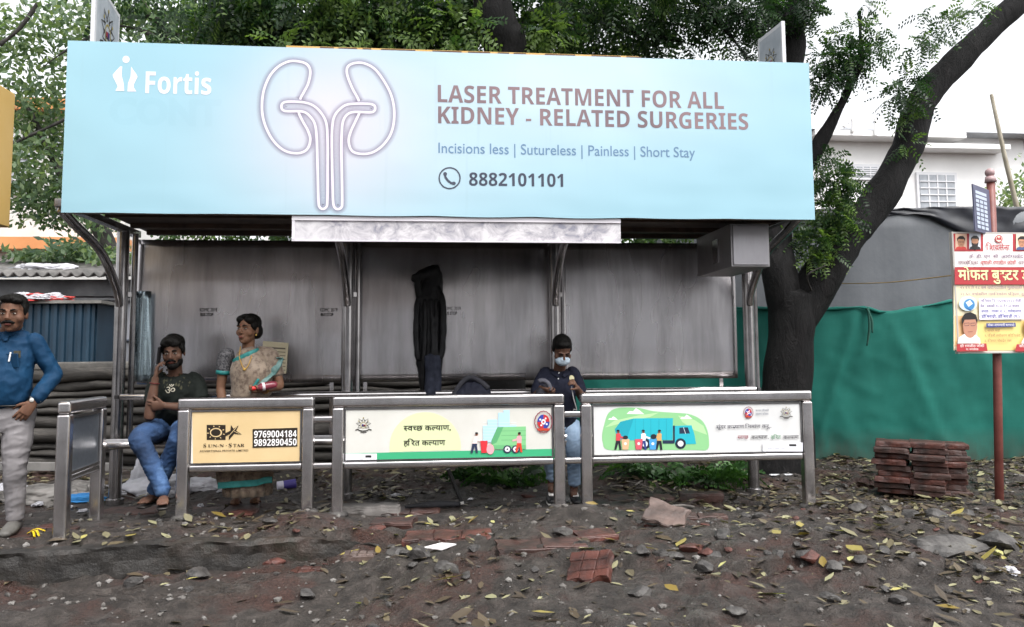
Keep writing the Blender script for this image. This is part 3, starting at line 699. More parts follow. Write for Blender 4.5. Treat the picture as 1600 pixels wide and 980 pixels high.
# kidney drawing: soft grey-violet edge under white neon lines
t=NT('soft_edge'); q=t.node('ShaderNodeAttribute'); q.attribute_name='soft'; tr=t.node('ShaderNodeBsdfTransparent'); mx=t.node('ShaderNodeMixShader')
t.set(Base_Color=(.30,.25,.36),Roughness=.5); t.l(t.math('MULTIPLY',t.math('POWER',q.outputs['Fac'],1.3),.42),mx.inputs[0]); t.l(tr.outputs[0],mx.inputs[1]); t.l(t.b.outputs[0],mx.inputs[2]); t.l(mx.outputs[0],t.out.inputs[0]); SOFT=t.m
Zc=lambda L:[(400+x/2.97,y/2.97) for x,y in L]
KL=smooth_closed(Zc([(205,462),(222,428),(243,385),(252,330),(235,298),(195,285),(150,286),(100,312),(60,360),(34,430),(28,510),(42,580),(78,650),(130,698),(190,712),(235,695),(252,650),(240,605),(215,560),(198,518)]))
KR=smooth_closed(Zc([(478,470),(447,410),(424,350),(425,312),(455,294),(500,294),(550,320),(595,378),(630,450),(642,530),(630,610),(595,668),(545,706),(490,715),(445,700),(430,655),(440,610),(463,560),(480,520)]))
UL=smooth_closed(Zc([(118,495),(135,474),(210,474),(262,488),(302,524),(326,572),(332,650),(332,800),(331,935),(325,962),(310,970),(296,962),(290,935),(286,800),(282,650),(274,580),(250,540),(215,518),(135,516)]),5)
UR=smooth_closed(Zc([(553,504),(535,484),(440,483),(397,500),(364,540),(353,600),(352,700),(355,850),(358,940),(366,964),(380,971),(396,962),(400,935),(398,800),(396,690),(398,610),(405,560),(426,530),(460,520),(535,522)]),5)
KL=KL[:-5]; KR=KR[:-5]
def soft_ribbon(mb,att,pts,w,y,closed):
    P=[Vector((at(*p,ART).x,at(*p,ART).z)) for p in pts]; n=len(P); h=w*.0048/2; b=len(mb.v); vs=[]
    for i in range(n):
        A=P[(i-1)%n] if closed or i>0 else P[i]; B=P[(i+1)%n] if closed or i<n-1 else P[i]; t_=(B-A).normalized(); m=Vector((-t_.y,t_.x))*h
        for s_,al in ((1,0),(.33,1),(-.33,1),(-1,0)): vs.append((P[i].x+m.x*s_,y,P[i].y+m.y*s_)); att.append(al)
    fs=[]
    for i in range(n if closed else n-1):
        j=(i+1)%n
        for k in range(3): fs.append((i*4+k,i*4+k+1,j*4+k+1,j*4+k))
    mb.add(vs,fs)
mb=MB(); att=[]
for k,(pts,cl) in enumerate(((KL,0),(KR,0),(UL,1),(UR,1))): soft_ribbon(mb,att,pts,19,ART-.0002*(k+1),cl)
mb.v=[(p[0],p[1]+banner_dy(p[0],p[2]),p[2]) for p in mb.v]
o=mb.build('drawing_edge',SOFT,bl,fixn=False); aa=o.data.attributes.new('soft','FLOAT','POINT'); aa.data.foreach_set('value',att)
a=Art(ART-.001); a.warp=banner_dy; NW='#e6dde8'
a.line(NW,KL,3.7); a.line(NW,KR,3.7); a.line(NW,UL,3.7,True); a.line(NW,UR,3.7,True)
a.build('kidney_drawing',bl)
a=Art(ART); a.warp=banner_dy
TX=mottled('title_ink',(.13,.085,.10),(.25,.16,.17),.9,.5)
a.text(TX,bold('LASER TREATMENT FOR ALL'),684,159.5,1131,27); a.text(TX,bold('KIDNEY - RELATED SURGERIES'),684.5,192.5,1169,26.5)
a.split('title_lettering',bl); SB='#5f7f9f'
a.text(SB,'Incisions less | Sutureless | Painless | Short Stay',685,239,1086,17,.004)
a.split('tagline_lettering',bl); a.text('#33384a',bold('8882101101'),733,290,880,20.5)
INK='#3a4050'; a.line(INK,[(702.5+16.3*cos(k*pi/18),278.5+16.3*sin(k*pi/18)) for k in range(36)],2.2,True)
a.line(INK,[(695,271),(696,277),(699.5,282),(704.5,286),(710,287)],3.6); a.ellipse(INK,695.5,272,3,3); a.ellipse(INK,709,286.6,3.2,2.6)
a.build('phone_lettering',bl)
# faint older lettering showing through the print
t=NT('ghost_ink'); tr=t.node('ShaderNodeBsdfTransparent'); mx=t.node('ShaderNodeMixShader'); mx.inputs[0].default_value=.02; t.set(Base_Color=(.10,.42,.60),Roughness=.5); t.l(tr.outputs[0],mx.inputs[1]); t.l(t.b.outputs[0],mx.inputs[2]); t.l(mx.outputs[0],t.out.inputs[0])
a=Art(ART-.0005); a.warp=banner_dy; a.text(t.m,'CONT',170,192,345,40,.05); a.build('faint_lettering',bl)
# strip of an older yellow poster behind the top edge
mb=MB(); mb.box((.27,6.075,3.585),(2.75,.03,.06)); ps=mb.build('older_poster_edge',mottled('old_poster',(.45,.26,.06),(.62,.42,.15),3,.6),bl)
mb=MB(); rr=random.Random(4); x=-.85
while x<1.6:
    w=rr.uniform(.05,.28); mb.box((x+w/2,6.058,3.598),(w,.006,.024)); x+=w+rr.uniform(.02,.16)
mb.build('old_letters',paint('#4a2a10',.6),ps)

# mottled strip hanging under the billboard
ns=empty('notice_strip',at(713,376,YB+.03),'long whitish weathered strip hanging below the blue billboard','strip sign')
p0=at(456.5,338.5,6.03); p1=at(970,379,6.03)
mb=MB(); mb.box(((p0.x+p1.x)/2,6.035,(2.30+2.103)/2-.003),(p1.x-p0.x,.018,.192)); 
t=NT('weathered_strip'); v=t.coord(scale=(1,1,1.3)); f=t.noise(v,7,7,.72,.8); f2=t.noise(t.coord(scale=(.5,1,.4)),1.1,2,.5); sc=t.noise(t.coord(scale=(6,1,22)),4,3,.6)
col=t.ramp(f,[(.36,(.22,.22,.27)),(.47,(.42,.40,.43)),(.60,(.62,.60,.62))]); col=t.mix(t.ramp(f2,[(.48,(0,0,0)),(.56,(1,1,1))]),col,(.60,.59,.61)); col=t.mix(t.ramp(sc,[(.7,(0,0,0)),(.78,(.6,.6,.6))]),col,(.12,.11,.12))
t.set(Base_Color=col,Roughness=.55); mb.build('strip_panel',t.m,ns,bevel=.002)
mb=MB(); mb.box(((p0.x+p1.x)/2,6.020,2.278),(p1.x-p0.x,.012,.036)); mb.build('upper_edge',paint('#e6e2e8',.5),ns,bevel=.002)
mb=MB(); mb.box(((p0.x+p1.x)/2,6.021,2.108),(p1.x-p0.x,.010,.008)); mb.box((p0.x+.012,6.0212,2.19),(.02,.010,.15)); mb.build('lower_edge',paint('#d6d2d8',.5),ns)

# steel box under the right end of the roof
cb=empty('control_box',(2.62,6.55,1.95),'grey steel box hanging under the right end of the shelter roof','steel box')
a_,b_=at(1143,417,6.28),at(1201,350,6.28)
mb=MB(); mb.box(((a_.x+b_.x)/2,6.28+.42,(a_.z+b_.z)/2),(b_.x-a_.x,.84,b_.z-a_.z)); mb.build('box_body',steel_mat('box_steel',(.34,.33,.34),.42,(6,6,1),(.2,.19,.19),.4,.8),cb,bevel=.006)
mb=MB(); mb.box(((a_.x+b_.x)/2,6.272,(a_.z+b_.z)/2),(b_.x-a_.x-.03,.012,b_.z-a_.z-.03)); mb.build('box_door',steel_mat('door_steel',(.36,.35,.37),.4,(6,6,1),(.24,.23,.24),.4,.75),cb,bevel=.004)
mb=MB(); mb.box((a_.x-.005,6.62,(a_.z+b_.z)/2-.01),(.012,.13,.2)); mb.build('side_plate',M['steel_dark'],cb)
mb=MB()
for y in (6.40,7.0): mb.beam(((a_.x+b_.x)/2,y,b_.z),((a_.x+b_.x)/2,y,2.36),.04,.04)
mb.build('hanger',M['steel_dark'],cb)

# ================================================================== printed art shared by the signs
def star_emblem(a,u,v,s,k1='#2a2622',k2='#9a8b3a'):
    """a fan of open rays round a small bus, over a ribbon"""
    for an,l in ((-90,1.0),(-52,1.15),(-128,1.15),(-12,1.12),(-168,1.12),(28,.95),(152,.95)):
        q=rad(an); d=(cos(q),sin(q)); n=(-d[1],d[0]); r0=.48
        A=(u+s*(d[0]*r0+n[0]*.26),v+s*(d[1]*r0+n[1]*.26)); B=(u+s*d[0]*l,v+s*d[1]*l); C=(u+s*(d[0]*r0-n[0]*.26),v+s*(d[1]*r0-n[1]*.26)); a.line(k1,[A,B,C],.085*s)
    a.line(k2,[(u+.44*s*cos(k*pi/12),v+.05*s+.44*s*sin(k*pi/12)) for k in range(24)],.07*s,True)
    a.rect('#3a2f6a',u-.26*s,v-.10*s,u+.02*s,v+.16*s); a.rect('#8a1f2a',u+.04*s,v-.04*s,u+.30*s,v+.18*s)
    a.rect('#222222',u-.3*s,v+.18*s,u+.32*s,v+.25*s)
    for x in (-.7,.7): a.ellipse(k2,u+x*s,v-.55*s,.08*s)
    a.ellipse(k2,u,v-1.05*s,.09*s)
    a.line(k1,[(u-1.2*s,v+.78*s),(u-.8*s,v+.66*s),(u-.55*s,v+.86*s),(u,v+.92*s),(u+.55*s,v+.86*s),(u+.8*s,v+.66*s),(u+1.2*s,v+.78*s)],.16*s)
    a.line(k1,[(u-.45*s,v+1.08*s),(u,v+1.15*s),(u+.45*s,v+1.08*s)],.12*s)
def round_emblem(a,u,v,s):
    pts=[(u+s*(1+.06*(k%2))*.82*cos(k*pi/18),v+s*(1+.06*(k%2))*sin(k*pi/18)) for k in range(36)]
    a.line('#8a3a48',pts,.09*s,True)
    for k,c in enumerate(('#c02a30','#2b3f9a','#c02a30','#2b3f9a')): a.poly(c,[(u,v)]+[(u+.6*s*cos(q),v-.72*s*sin(q)) for q in np.linspace(k*pi/2,(k+1)*pi/2,8)])
    a.ellipse('#efe9ea',u,v,.22*s,.26*s); a.ellipse('#b0303a',u,v,.10*s)
    for k in range(4): a.ellipse('#f3eef0',u+.38*s*cos(k*pi/2+.6),v+.4*s*sin(k*pi/2+.6),.09*s)
    a.poly('#c2452f',[(u-.62*s,v+.62*s),(u+.62*s,v+.62*s),(u+.5*s,v+.86*s),(u-.5*s,v+.86*s)])
def tiny_logo(a,u0,v0,u1,v1,bg='#f2f1f6'):
    a.rect(bg,u0,v0,u1,v1); w=u1-u0
    a.rect('#2a2a2a',u0+.66*w,v0+.18*(v1-v0),u0+.84*w,v0+.42*(v1-v0)); a.text('#666670','sun-n-star.com',u0+.12*w,v0+.72*(v1-v0),u0+.58*w,2.2,0)
def worker(a,u,v,h,shirt,legs,skin='#7a4a35',facing=1,lean=0.0):
    a.poly(legs,[(u-.11*h,v-.48*h),(u+.10*h,v-.48*h),(u+.16*h,v),(u+.06*h,v),(u+.0*h,v-.34*h),(u-.10*h,v),(u-.2*h,v)])
    a.poly(shirt,[(u-.12*h,v-.46*h),(u+.11*h,v-.46*h),(u+(.12+lean)*h,v-.8*h),(u+(.02+lean)*h,v-.86*h),(u+(-.12+lean)*h,v-.8*h)])
    a.line(shirt,[(u+lean*h,v-.76*h),(u+facing*.14*h,v-.64*h),(u+facing*.34*h,v-.58*h)],.09*h)
    a.ellipse(skin,u+lean*h,v-.92*h,.065*h,.08*h); a.ellipse('#1a1a1c',u+lean*h-facing*.01*h,v-.97*h,.075*h,.05*h)

# ================================================================== railings along the footpath
YR=6.4
ivory=mottled('ivory_board',(.62,.61,.56),(.70,.69,.65),2.2,.4); white=mottled('white_board',(.64,.64,.635),(.72,.72,.72),2.2,.4); ochre=mottled('ochre_board',(.64,.47,.24),(.72,.54,.30),2.0,.4)
def railing(u0,u1,label,panel_mat,pan,zt=.938):
    x0=at(u0,620,YR).x+.045; x1=at(u1,615,YR).x-.045
    g0=gzf(x0,YR)-.10; g1=gzf(x1,YR)-.10
    rt=empty('railing',((x0+x1)/2,YR,min(g0,g1)+.1),label,'railing','steel railings carrying printed boards')
    for x,g in ((x0,g0),(x1,g1)):
        mb=MB(); mb.box((x,YR,(g+zt-.09)/2),(.088,.088,zt-.09-g)); mb.build('post',M['steel'],rt,bevel=.016,seg=3)
        mb=MB(); mb.ell((x,YR,g+.10),(.085,.08,.035)); mb.build('concrete_footing',stone_g,rt,smooth=True)
    mb=MB(); mb.box(((x0+x1)/2,YR,zt-.045),(x1-x0+.088,.088,.088)); mb.build('top_rail',M['steel'],rt,bevel=.022,seg=4)
    zb=.402; mb=MB(); mb.box(((x0+x1)/2,YR,zb),(x1-x0-.09,.06,.055)); mb.build('bottom_rail',M['steel'],rt,bevel=.016,seg=3)
    a0,a1=x0+.05,x1-.05; mb=MB(); mb.box(((a0+a1)/2,YR-.004,(zb+.03+zt-.092)/2),(a1-a0,.03,zt-.092-zb-.032)); pb=mb.build('sign_board',panel_mat,rt,bevel=.002)
    mb=MB(); zz0,zz1=zb+.032,zt-.096
    for x in (a0+.004,a1-.004): mb.box((x,YR-.022,(zz0+zz1)/2),(.012,.01,zz1-zz0))
    for z in (zz0+.004,zz1-.004): mb.box(((a0+a1)/2,YR-.0225,z),(a1-a0-.02,.009,.012))
    mb.build('board_trim',M['steel_dark'],rt)
    art=Art(YR-.0205); pan(art,pb); art.build('printed_design',pb)
    return rt,x0,x1
def pan1(a,pb=None):
    a.poly('#e9e4dc',[(296.5,637),(300,637),(301.5,724),(306,728.5),(293.5,728.5)])
    K='#241a10'; a.rect(K,323,664,352.5,687.5)
    u,v=337.5,676
    a.ellipse(ochre,u,v,9.5,7.2); a.ellipse(K,u-.3,v,7.6,5.6)
    for k in range(9):
        q=rad(k*40+15); a.line(ochre,[(u+11.4*cos(q),v+9*sin(q)),(u+14*cos(q),v+11*sin(q))],1.3)
    a.poly(K,[(352,677),(360,673),(361,664),(365,670),(373,665),(369,673),(378,679),(366,678),(357.5,688),(358,679),(352,682)])
    a.line(ochre,[(357,682),(364,674),(370,667.5)],.9); a.line(ochre,[(366,674),(374,677.5)],.8)
    a.split('printed_logo',pb)
    a.text(K,'𝐒',318,699.5,322,6.5); a.text(K,'𝐔𝐍-𝐍',325,699,350,4.6); a.text(K,'·',353,699,355,5.5); a.text(K,'𝐒',357.5,699,362,6.8); a.text(K,'𝐓𝐀𝐑',364.5,698.3,382,4.8)
    a.text('#4a3a28','ADVERTISING PRIVATE LIMITED',312,706.5,388,3.0,.01)
    a.poly(K,[(395,670.6),(465,668.4),(464.6,697.4),(395,699.6)])
    a.text('#f4f2f2','𝟵𝟳𝟲𝟵𝟬𝟬𝟰𝟭𝟴𝟰',397,684,463.5,10.6); a.text('#f4f2f2','𝟵𝟴𝟵𝟮𝟴𝟵𝟬𝟰𝟱𝟬',397,697,463.5,10.8)
q_=lambda x,y:(510+x/4.21,620+y/4.21)
def pan2(a,pb=None):
    G='#3fae7c'
    a.poly('#dbe3b4',[q_(415,364)]+[q_(650+235*cos(k*pi/24),330-228*sin(k*pi/24)) for k in range(24,-1,-1)]+[q_(884,350)])
    a.poly(G,[q_(85,374),q_(1510,342),q_(1510,409),q_(88,443)])
    star_emblem(a,*q_(244,185),10.5)
    a.text('#15130f','स्वच्छ कल्याण,',*q_(508,224),q_(818,0)[0],7.6,.012); a.text('#15130f','हरित कल्याण',*q_(508,322),q_(782,0)[0],7.6,.012)
    tiny_logo(a,*q_(110,374),*q_(332,438))
    a.split('printed_lettering',pb)
    C='#b7dcec'
    for r in ((1030,190,1075,300),(1060,150,1125,300),(1130,105,1170,300),(1165,88,1205,300),(1205,185,1250,300)): a.rect(C,*q_(r[0],r[1]),*q_(r[2],r[3]))
    for k in range(7): a.line('#e6f2f6',[q_(1030,170+k*20),q_(1250,170+k*20)],.35)
    a.poly('#84c78a',[q_(1125,200),q_(1312,195),q_(1312,318),q_(1085,318),q_(1085,288)]); a.poly('#5da873',[q_(1125,200),q_(1165,198),q_(1120,300),q_(1085,318),q_(1085,288)])
    a.poly('#6cb87c',[q_(1085,318),q_(1312,318),q_(1312,345),q_(1090,345)])
    for y in (225,255,285): a.line('#4f9f69',[q_(1150,y),q_(1312,y-2)],.5)
    for x in (1190,1245): a.ellipse('#2a2f4a',*q_(x,345),27/4.21,26/4.21); a.ellipse('#f0f0f4',*q_(x,345),17/4.21,17/4.21); a.ellipse('#2a2f4a',*q_(x,345),6/4.21)
    worker(a,*q_(975,370),32,'#f1dcd8','#2b3350',facing=1,lean=.1); worker(a,*q_(1268,365),31,'#e8a8b0','#d2402c',facing=-1)
    a.poly('#d8323c',[q_(1012,290),q_(1060,288),q_(1054,368),q_(1020,369)]); a.ellipse('#e9a9b0',*q_(1078,345),6,8)
    round_emblem(a,*q_(1427,165),16)
w_=lambda x,y:(900+x/4.324,610+y/4.324)
def pan3(a,pb=None):
    BG=smooth_closed([w_(*p) for p in ((190,235),(215,160),(270,122),(360,116),(440,122),(520,140),(640,150),(760,160),(840,195),(880,250),(898,330),(888,400),(800,404),(600,403),(400,403),(215,402),(180,350),(178,290))],4)
    a.poly('#8fc98e',BG)
    a.poly('#b4dba4',[w_(*p) for p in ((196,250),(260,205),(420,170),(560,150),(500,180),(330,215),(240,240))]); a.poly('#b4dba4',[w_(*p) for p in ((690,170),(800,200),(860,240),(885,300),(800,270),(720,215))])
    for x,y,s in ((402,150,1.15),(250,193,.65),(745,185,.8)): a.poly('#f4f6f2',[w_(x+s*p[0],y+s*p[1]) for p in ((-52,8),(-35,-8),(-15,-6),(2,-26),(22,-14),(36,-2),(52,10))])
    T='#27b3c4'
    a.poly(T,[w_(*p) for p in ((262,262),(300,212),(390,190),(520,188),(655,188),(652,336),(280,338))])
    for x in (400,455,505,560,610): a.line('#1b93a6',[w_(x,192),w_(x,335)],.5)
    a.poly('#1fa0b3',[w_(*p) for p in ((262,262),(300,212),(390,190),(340,336),(280,338))])
    a.poly(T,[w_(*p) for p in ((668,240),(780,236),(800,300),(810,362),(668,365))]); a.poly('#20304a',[w_(*p) for p in ((698,252),(755,250),(770,292),(698,294))]); a.line('#e6f2f6',[w_(725,250),w_(740,293)],.8)
    a.rect('#20304a',*w_(655,238),*w_(667,350)); a.rect('#20304a',*w_(585,338),*w_(665,360))
    for x,y in ((706,360),(465,362)): a.ellipse('#1c2436',*w_(x,y),36/4.324,36/4.324); a.ellipse('#dfe4ea',*w_(x,y),20/4.324)
    for x,c,s in ((285,'#d24a52','#22222c'),(455,'#e9eef4','#2b3f80'),(562,'#d8a86a','#22222c')): worker(a,*w_(x,402),31,c,s,facing=1 if x<500 else -1)
    for x,c in ((333,'#dcb48c'),(423,'#d25a68'),(518,'#4a9fd8')):
        a.poly(c,[w_(x-27,330),w_(x+27,328),w_(x+20,400),w_(x-20,400)]); a.ellipse('#f2efe8',*w_(x,360),2.2)
    a.ellipse('#26262e',*w_(333,318),4,3); a.ellipse('#26262e',*w_(523,312),4.5,4)
    a.split('printed_truck',pb)
    round_emblem(a,*w_(1163,150),8.6); a.text('#555a70','कल्याण डोंबिवली',*w_(1212,142),w_(1300,0)[0],2.6); a.text('#555a70','महानगर पालिका',*w_(1212,166),w_(1298,0)[0],2.6)
    star_emblem(a,*w_(1417,150),8.2)
    a.split('printed_emblems',pb)
    a.text('#4b4a56','सुंदर कल्याण निर्माण करू..',*w_(945,258),w_(1316,0)[0],4.9,.008)
    a.text('#8c4652','स्वच्छ',*w_(1090,327),w_(1162,0)[0],5.0,.012); a.text('#3c3a40','कल्याण,',*w_(1182,327),w_(1298,0)[0],5.0,.012); a.text('#5c8f6a','हरित',*w_(1316,327),w_(1380,0)[0],5.0,.012); a.text('#3c3a40','कल्याण',*w_(1398,327),w_(1502,0)[0],5.0,.012)
    a.split('slogan_lettering',pb)
    tiny_logo(a,*w_(1258,352),*w_(1528,412),'#ebebf2')
r1,ax0,ax1=railing(280,492,'steel railing with ochre board showing a sun and star logo and phone numbers',ochre,pan1)
r2,bx0,bx1=railing(520,881,'steel railing with ivory board of a green garbage truck and pale green circle',ivory,pan2)
r3,cx0,cx1=railing(906,1266,'steel railing with white board of a turquoise garbage truck on green',white,pan3)
for rt,xa,xb,zs in ((r1,ax1,bx0,(.76,.402)),(r2,bx1,cx0,(.77,.402))):
    for z in zs:
        mb=MB(); mb.box(((xa+xb)/2,YR,z),(xb-xa-.08,.05,.05)); mb.build('link_bar',M['steel'],rt,bevel=.014,seg=3)
# the short return railing at the left end
lr=empty('railing',(-2.55,6.25,0),'short dark steel railing with a grey blank board, end-on beside the standing man','railing','steel railings carrying printed boards')
for y,x in ((5.9,-2.535),(6.58,-2.575)):
    g=gzf(x,y)-.12; mb=MB(); mb.box((x,y,(g+.86)/2),(.088,.088,.86-g)); mb.build('post',M['steel'],lr,bevel=.018,seg=3)
mb=MB(); mb.beam((-2.532,5.856,.905),(-2.578,6.624,.905),.088,.088); mb.build('top_rail',M['steel'],lr,bevel=.022,seg=4)
mb=MB(); mb.beam((-2.538,5.945,.41),(-2.572,6.535,.41),.06,.055); mb.build('bottom_rail',M['steel'],lr,bevel=.014)
mb=MB(); mb.beam((-2.538,5.95,.64),(-2.572,6.53,.64),.03,.40); mb.build('blank_board',steel_mat('dull_board',(.16,.18,.21),.3,(4,4,4),(.10,.11,.12),.6,.5),lr,bevel=.003)
mb=MB()
for z in (.445,.835): mb.beam((-2.520,5.95,z),(-2.554,6.53,z),.02,.02)
mb.build('board_trim',M['steel'],lr)

# paper notice on the panel behind the woman
nt=empty('paper_notice',at(431,583,7.36),'cream paper notice stuck on the steel panel behind the woman','notice')
mb=MB(); c=[at(*p,7.358) for p in ((411,533),(451,536),(447,584),(409,581))]; mb.add(c+[q+Vector((0,.003,0)) for q in c],[(0,1,2,3),(7,6,5,4),(0,4,5,1),(1,5,6,2),(2,6,7,3),(3,7,4,0)]); mb.build('paper',paint('#cfc3a4',.7),nt)
a=Art(7.356)
for k in range(7): a.line('#6a5f55',[(414,543+k*5.6),(446,545+k*5.6)],1.1 if k else 2.4)
a.build('printed_lines',nt)
# emblem boards standing on the roof edge
def emblem_board(x0,x1,y0,y1,zt,zb,label,lean):
    rt=empty('emblem_sign',((x0+x1)/2,(y0+y1)/2,zb),label,'emblem sign','emblem signs standing on the roof edge')
    d=Vector((x1-x0,y1-y0,0)); mid=Vector(((x0+x1)/2,(y0+y1)/2,0)); n=Vector((d.y,-d.x,0)).normalized()
    if n.dot(CAM-mid)<0: n=-n
    mb=MB(); mb.beam(mid-d/2+Vector((0,0,(zt+zb)/2)),mid+d/2+Vector((0,0,(zt+zb)/2)),.03,zt-zb); mb.build('sign_plate',mottled('emblem_plate',(.30,.34,.38),(.44,.48,.52),4,.5),rt)
    mb=MB(); fr=mid-d/2 if y0<y1 else mid+d/2
    for q in (mid-d/2*1.02,mid+d/2*1.02): mb.beam(q+Vector((0,0,zb-.15)),q+Vector((0,0,zt+.02)),.03,.03)
    mb.beam(mid-d/2+Vector((0,0,zt)),mid+d/2+Vector((0,0,zt)),.032,.03); mb.build('sign_frame',paint('#c9ccd0',.4),rt)
    L=d.length; a=Art(0); dd=d.normalized(); ori=mid+n*.017
    a.T=lambda u,v:(u,v)
    a2=Art(0); a2.T=lambda u,v:(u*.01,-v*.01)
    star_emblem(a2,0,0,L*.27*100)
    zc=(zt+zb)/2-.02
    a2.mb.v=[tuple(ori+dd*p[0]*(1 if dd.x>0 else -1)+n*(-p[1])+Vector((0,0,zc+p[2]))) for p in a2.mb.v]
    a2.build('emblem',rt)
_n,_f=at(148,0,6.08),at(183,25,6.72); emblem_board(_n.x,_f.x,6.08,6.72,_f.z,3.55,'white emblem sign on the roof at the left end of the billboard',0)
_n,_f=at(1222,38,6.15),at(1188,62,6.52); emblem_board(_f.x,_n.x,6.52,6.15,_n.z,3.50,'grey-blue emblem sign on the roof at the right end of the billboard',0)

# yellow sign box at the far left
kx=at(20,250,6.3).x
ks=empty('kiosk_sign',(kx-.2,6.1,0),'yellow sign box on a dark post, cut by the left edge','sign box')
mb=MB(); mb.box((kx-.25,5.75,2.745),(.5,1.1,1.03)); t=NT('yellow_sheet'); v=t.coord(); sp=t.node('ShaderNodeSeparateXYZ'); t.l(v,sp.inputs[0]); f=t.noise(v,2.5,4)
t.set(Base_Color=t.mix(t.math('MULTIPLY',f,.5),(.55,.34,.07),(.62,.46,.22)),Roughness=.5); mb.build('sign_panel',t.m,ks,bevel=.01)
mb=MB(); mb.box((kx+.004,5.78,2.62),(.006,.62,.36)); mb.build('dark_plate',paint('#3a2a22',.5),ks)
mb=MB(); mb.box((kx-.27,5.75,2.125),(.46,1.0,.2)); mb.build('lower_box',mottled('grey_sheet',(.25,.25,.25),(.4,.4,.4),5,.5),ks,bevel=.01)
mb=MB(); mb.cyl((kx-.11,6.1,-.1),(kx-.11,6.1,2.05),.06,18); mb.build('post',M['steel_dark'],ks)
# ================================================================== net fence, wall, shack, buildings
net_m=NT('green_net'); v=net_m.coord(); f=net_m.noise(v,1.4,4,.6); wv=net_m.noise(net_m.coord(scale=(1,1,40)),6,2); w2=net_m.noise(net_m.coord(scale=(60,60,1)),5,2)
col=net_m.ramp(f,[(.3,(.008,.105,.084)),(.7,(.018,.170,.136))]); col=net_m.mix(net_m.math('MULTIPLY',net_m.math('ADD',wv,w2),.22),col,(.004,.05,.04)); spz=net_m.node('ShaderNodeSeparateXYZ'); net_m.l(net_m.coord(),spz.inputs[0]); mud=net_m.math('MULTIPLY',net_m.math('SUBTRACT',.42,spz.outputs[2]),net_m.noise(net_m.coord(scale=(2,2,1)),3,4,.7)); mud=net_m.ramp(mud,[(.02,(0,0,0)),(.22,(.75,.75,.75))]); col=net_m.mix(mud,col,(.045,.045,.035)); net_m.set(Base_Color=col,Roughness=.75,Specular_IOR_Level=.2); net_m.bump(wv,.12,.004)
def net_fence(x0,x1,yf,topf,label):
    rt=empty('net_fence',((x0+x1)/2,yf((x0+x1)/2),0),label,'net fence')
    nx_=int((x1-x0)/.05); nz=44; mb=MB(); vs=[];fs=[]
    for j in range(nz+1):
        for i in range(nx_+1):
            x=x0+(x1-x0)*i/nx_; tp=topf(x); g=gzf(x,yf(x))-.03; z=g+(tp-g)*j/nz; k=j/nz
            y=yf(x)+.05*mnoise.noise(Vector((x*1.3,z*.35,2)))+.022*mnoise.noise(Vector((x*5+z*1.2,z*.8,7)))
            for dx,slope,am in ((5.0,-.42,.06),(5.32,.45,.03),(7.0,.3,.02),(4.4,.1,.015)):      # gathered folds running down from the ties
                q=(x-dx)-slope*(tp-z)*.8; y-=am*math.exp(-(q/.07)**2)*min(1,(1.02-k)*3+.15)*(k>.15 or 1)
            y+=.018*abs(mnoise.noise(Vector((x*3+z*2.2,z*2.6-x,3))))+.006*mnoise.noise(Vector((x*14,z*9,6))); vs.append((x,y,z))
    for j in range(nz):
        for i in range(nx_): a=j*(nx_+1)+i; fs.append((a,a+1,a+nx_+2,a+nx_+1))
    mb.add(vs,fs); o=mb.build('net',net_m.m,rt,smooth=True,fixn=False); s_=o.modifiers.new('s','SOLIDIFY'); s_.thickness=.004
    # rolled hem along the top
    mb=MB(); pts=[(x0+(x1-x0)*i/60,yf(x0+(x1-x0)*i/60)-.01+.02*sin(i),topf(x0+(x1-x0)*i/60)-.012) for i in range(61)]; mb.tube(pts,[.016+.008*sin(i*1.7) for i in range(61)],n=8); mb.build('hem',net_m.m,rt,smooth=True)
    for x in np.arange(x0+.3,x1,1.9):
        mb=MB(); mb.cyl((x,yf(x)+.12,-.1),(x,yf(x)+.12,topf(x)-.02),.025,10); mb.build('fence_pole',stone_r,rt)
    return rt
_tp=[(1190,480),(1262,483),(1352,478),(1362,486),(1395,486),(1440,478),(1490,468),(1600,456)]
YN=lambda x:9.05-.14*max(0,x-4.2)
def _solve(u,v):
    y=9.0
    for _ in range(6): p=at(u,v,y); y=YN(p.x)
    return p.x,p.z
_tt=[_solve(*p) for p in _tp]; _tx=[p[0] for p in _tt]; _tz=[p[1] for p in _tt]
nf=net_fence(1.62,8.6,YN,lambda x:float(np.interp(x,_tx,_tz)),'sagging green shade net fence behind the tree and the brick stacks')
mb=MB(); q=_solve(1352,486); 
for a,b in (((1352,481),(1347,540)),((1350,482),(1356,520))):
    A=_solve(*a); B=_solve(*b); mb.tube([(A[0],YN(A[0])-.06,A[1]),((A[0]+B[0])/2+.02,YN(A[0])-.09,(A[1]+B[1])/2),(B[0],YN(A[0])-.10,B[1])],[.012,.016,.01],n=8,smooth=5)
mb.build('loose_tie',mottled('dark_green_cord',(.004,.05,.035),(.01,.08,.06),9,.8),nf,smooth=True)

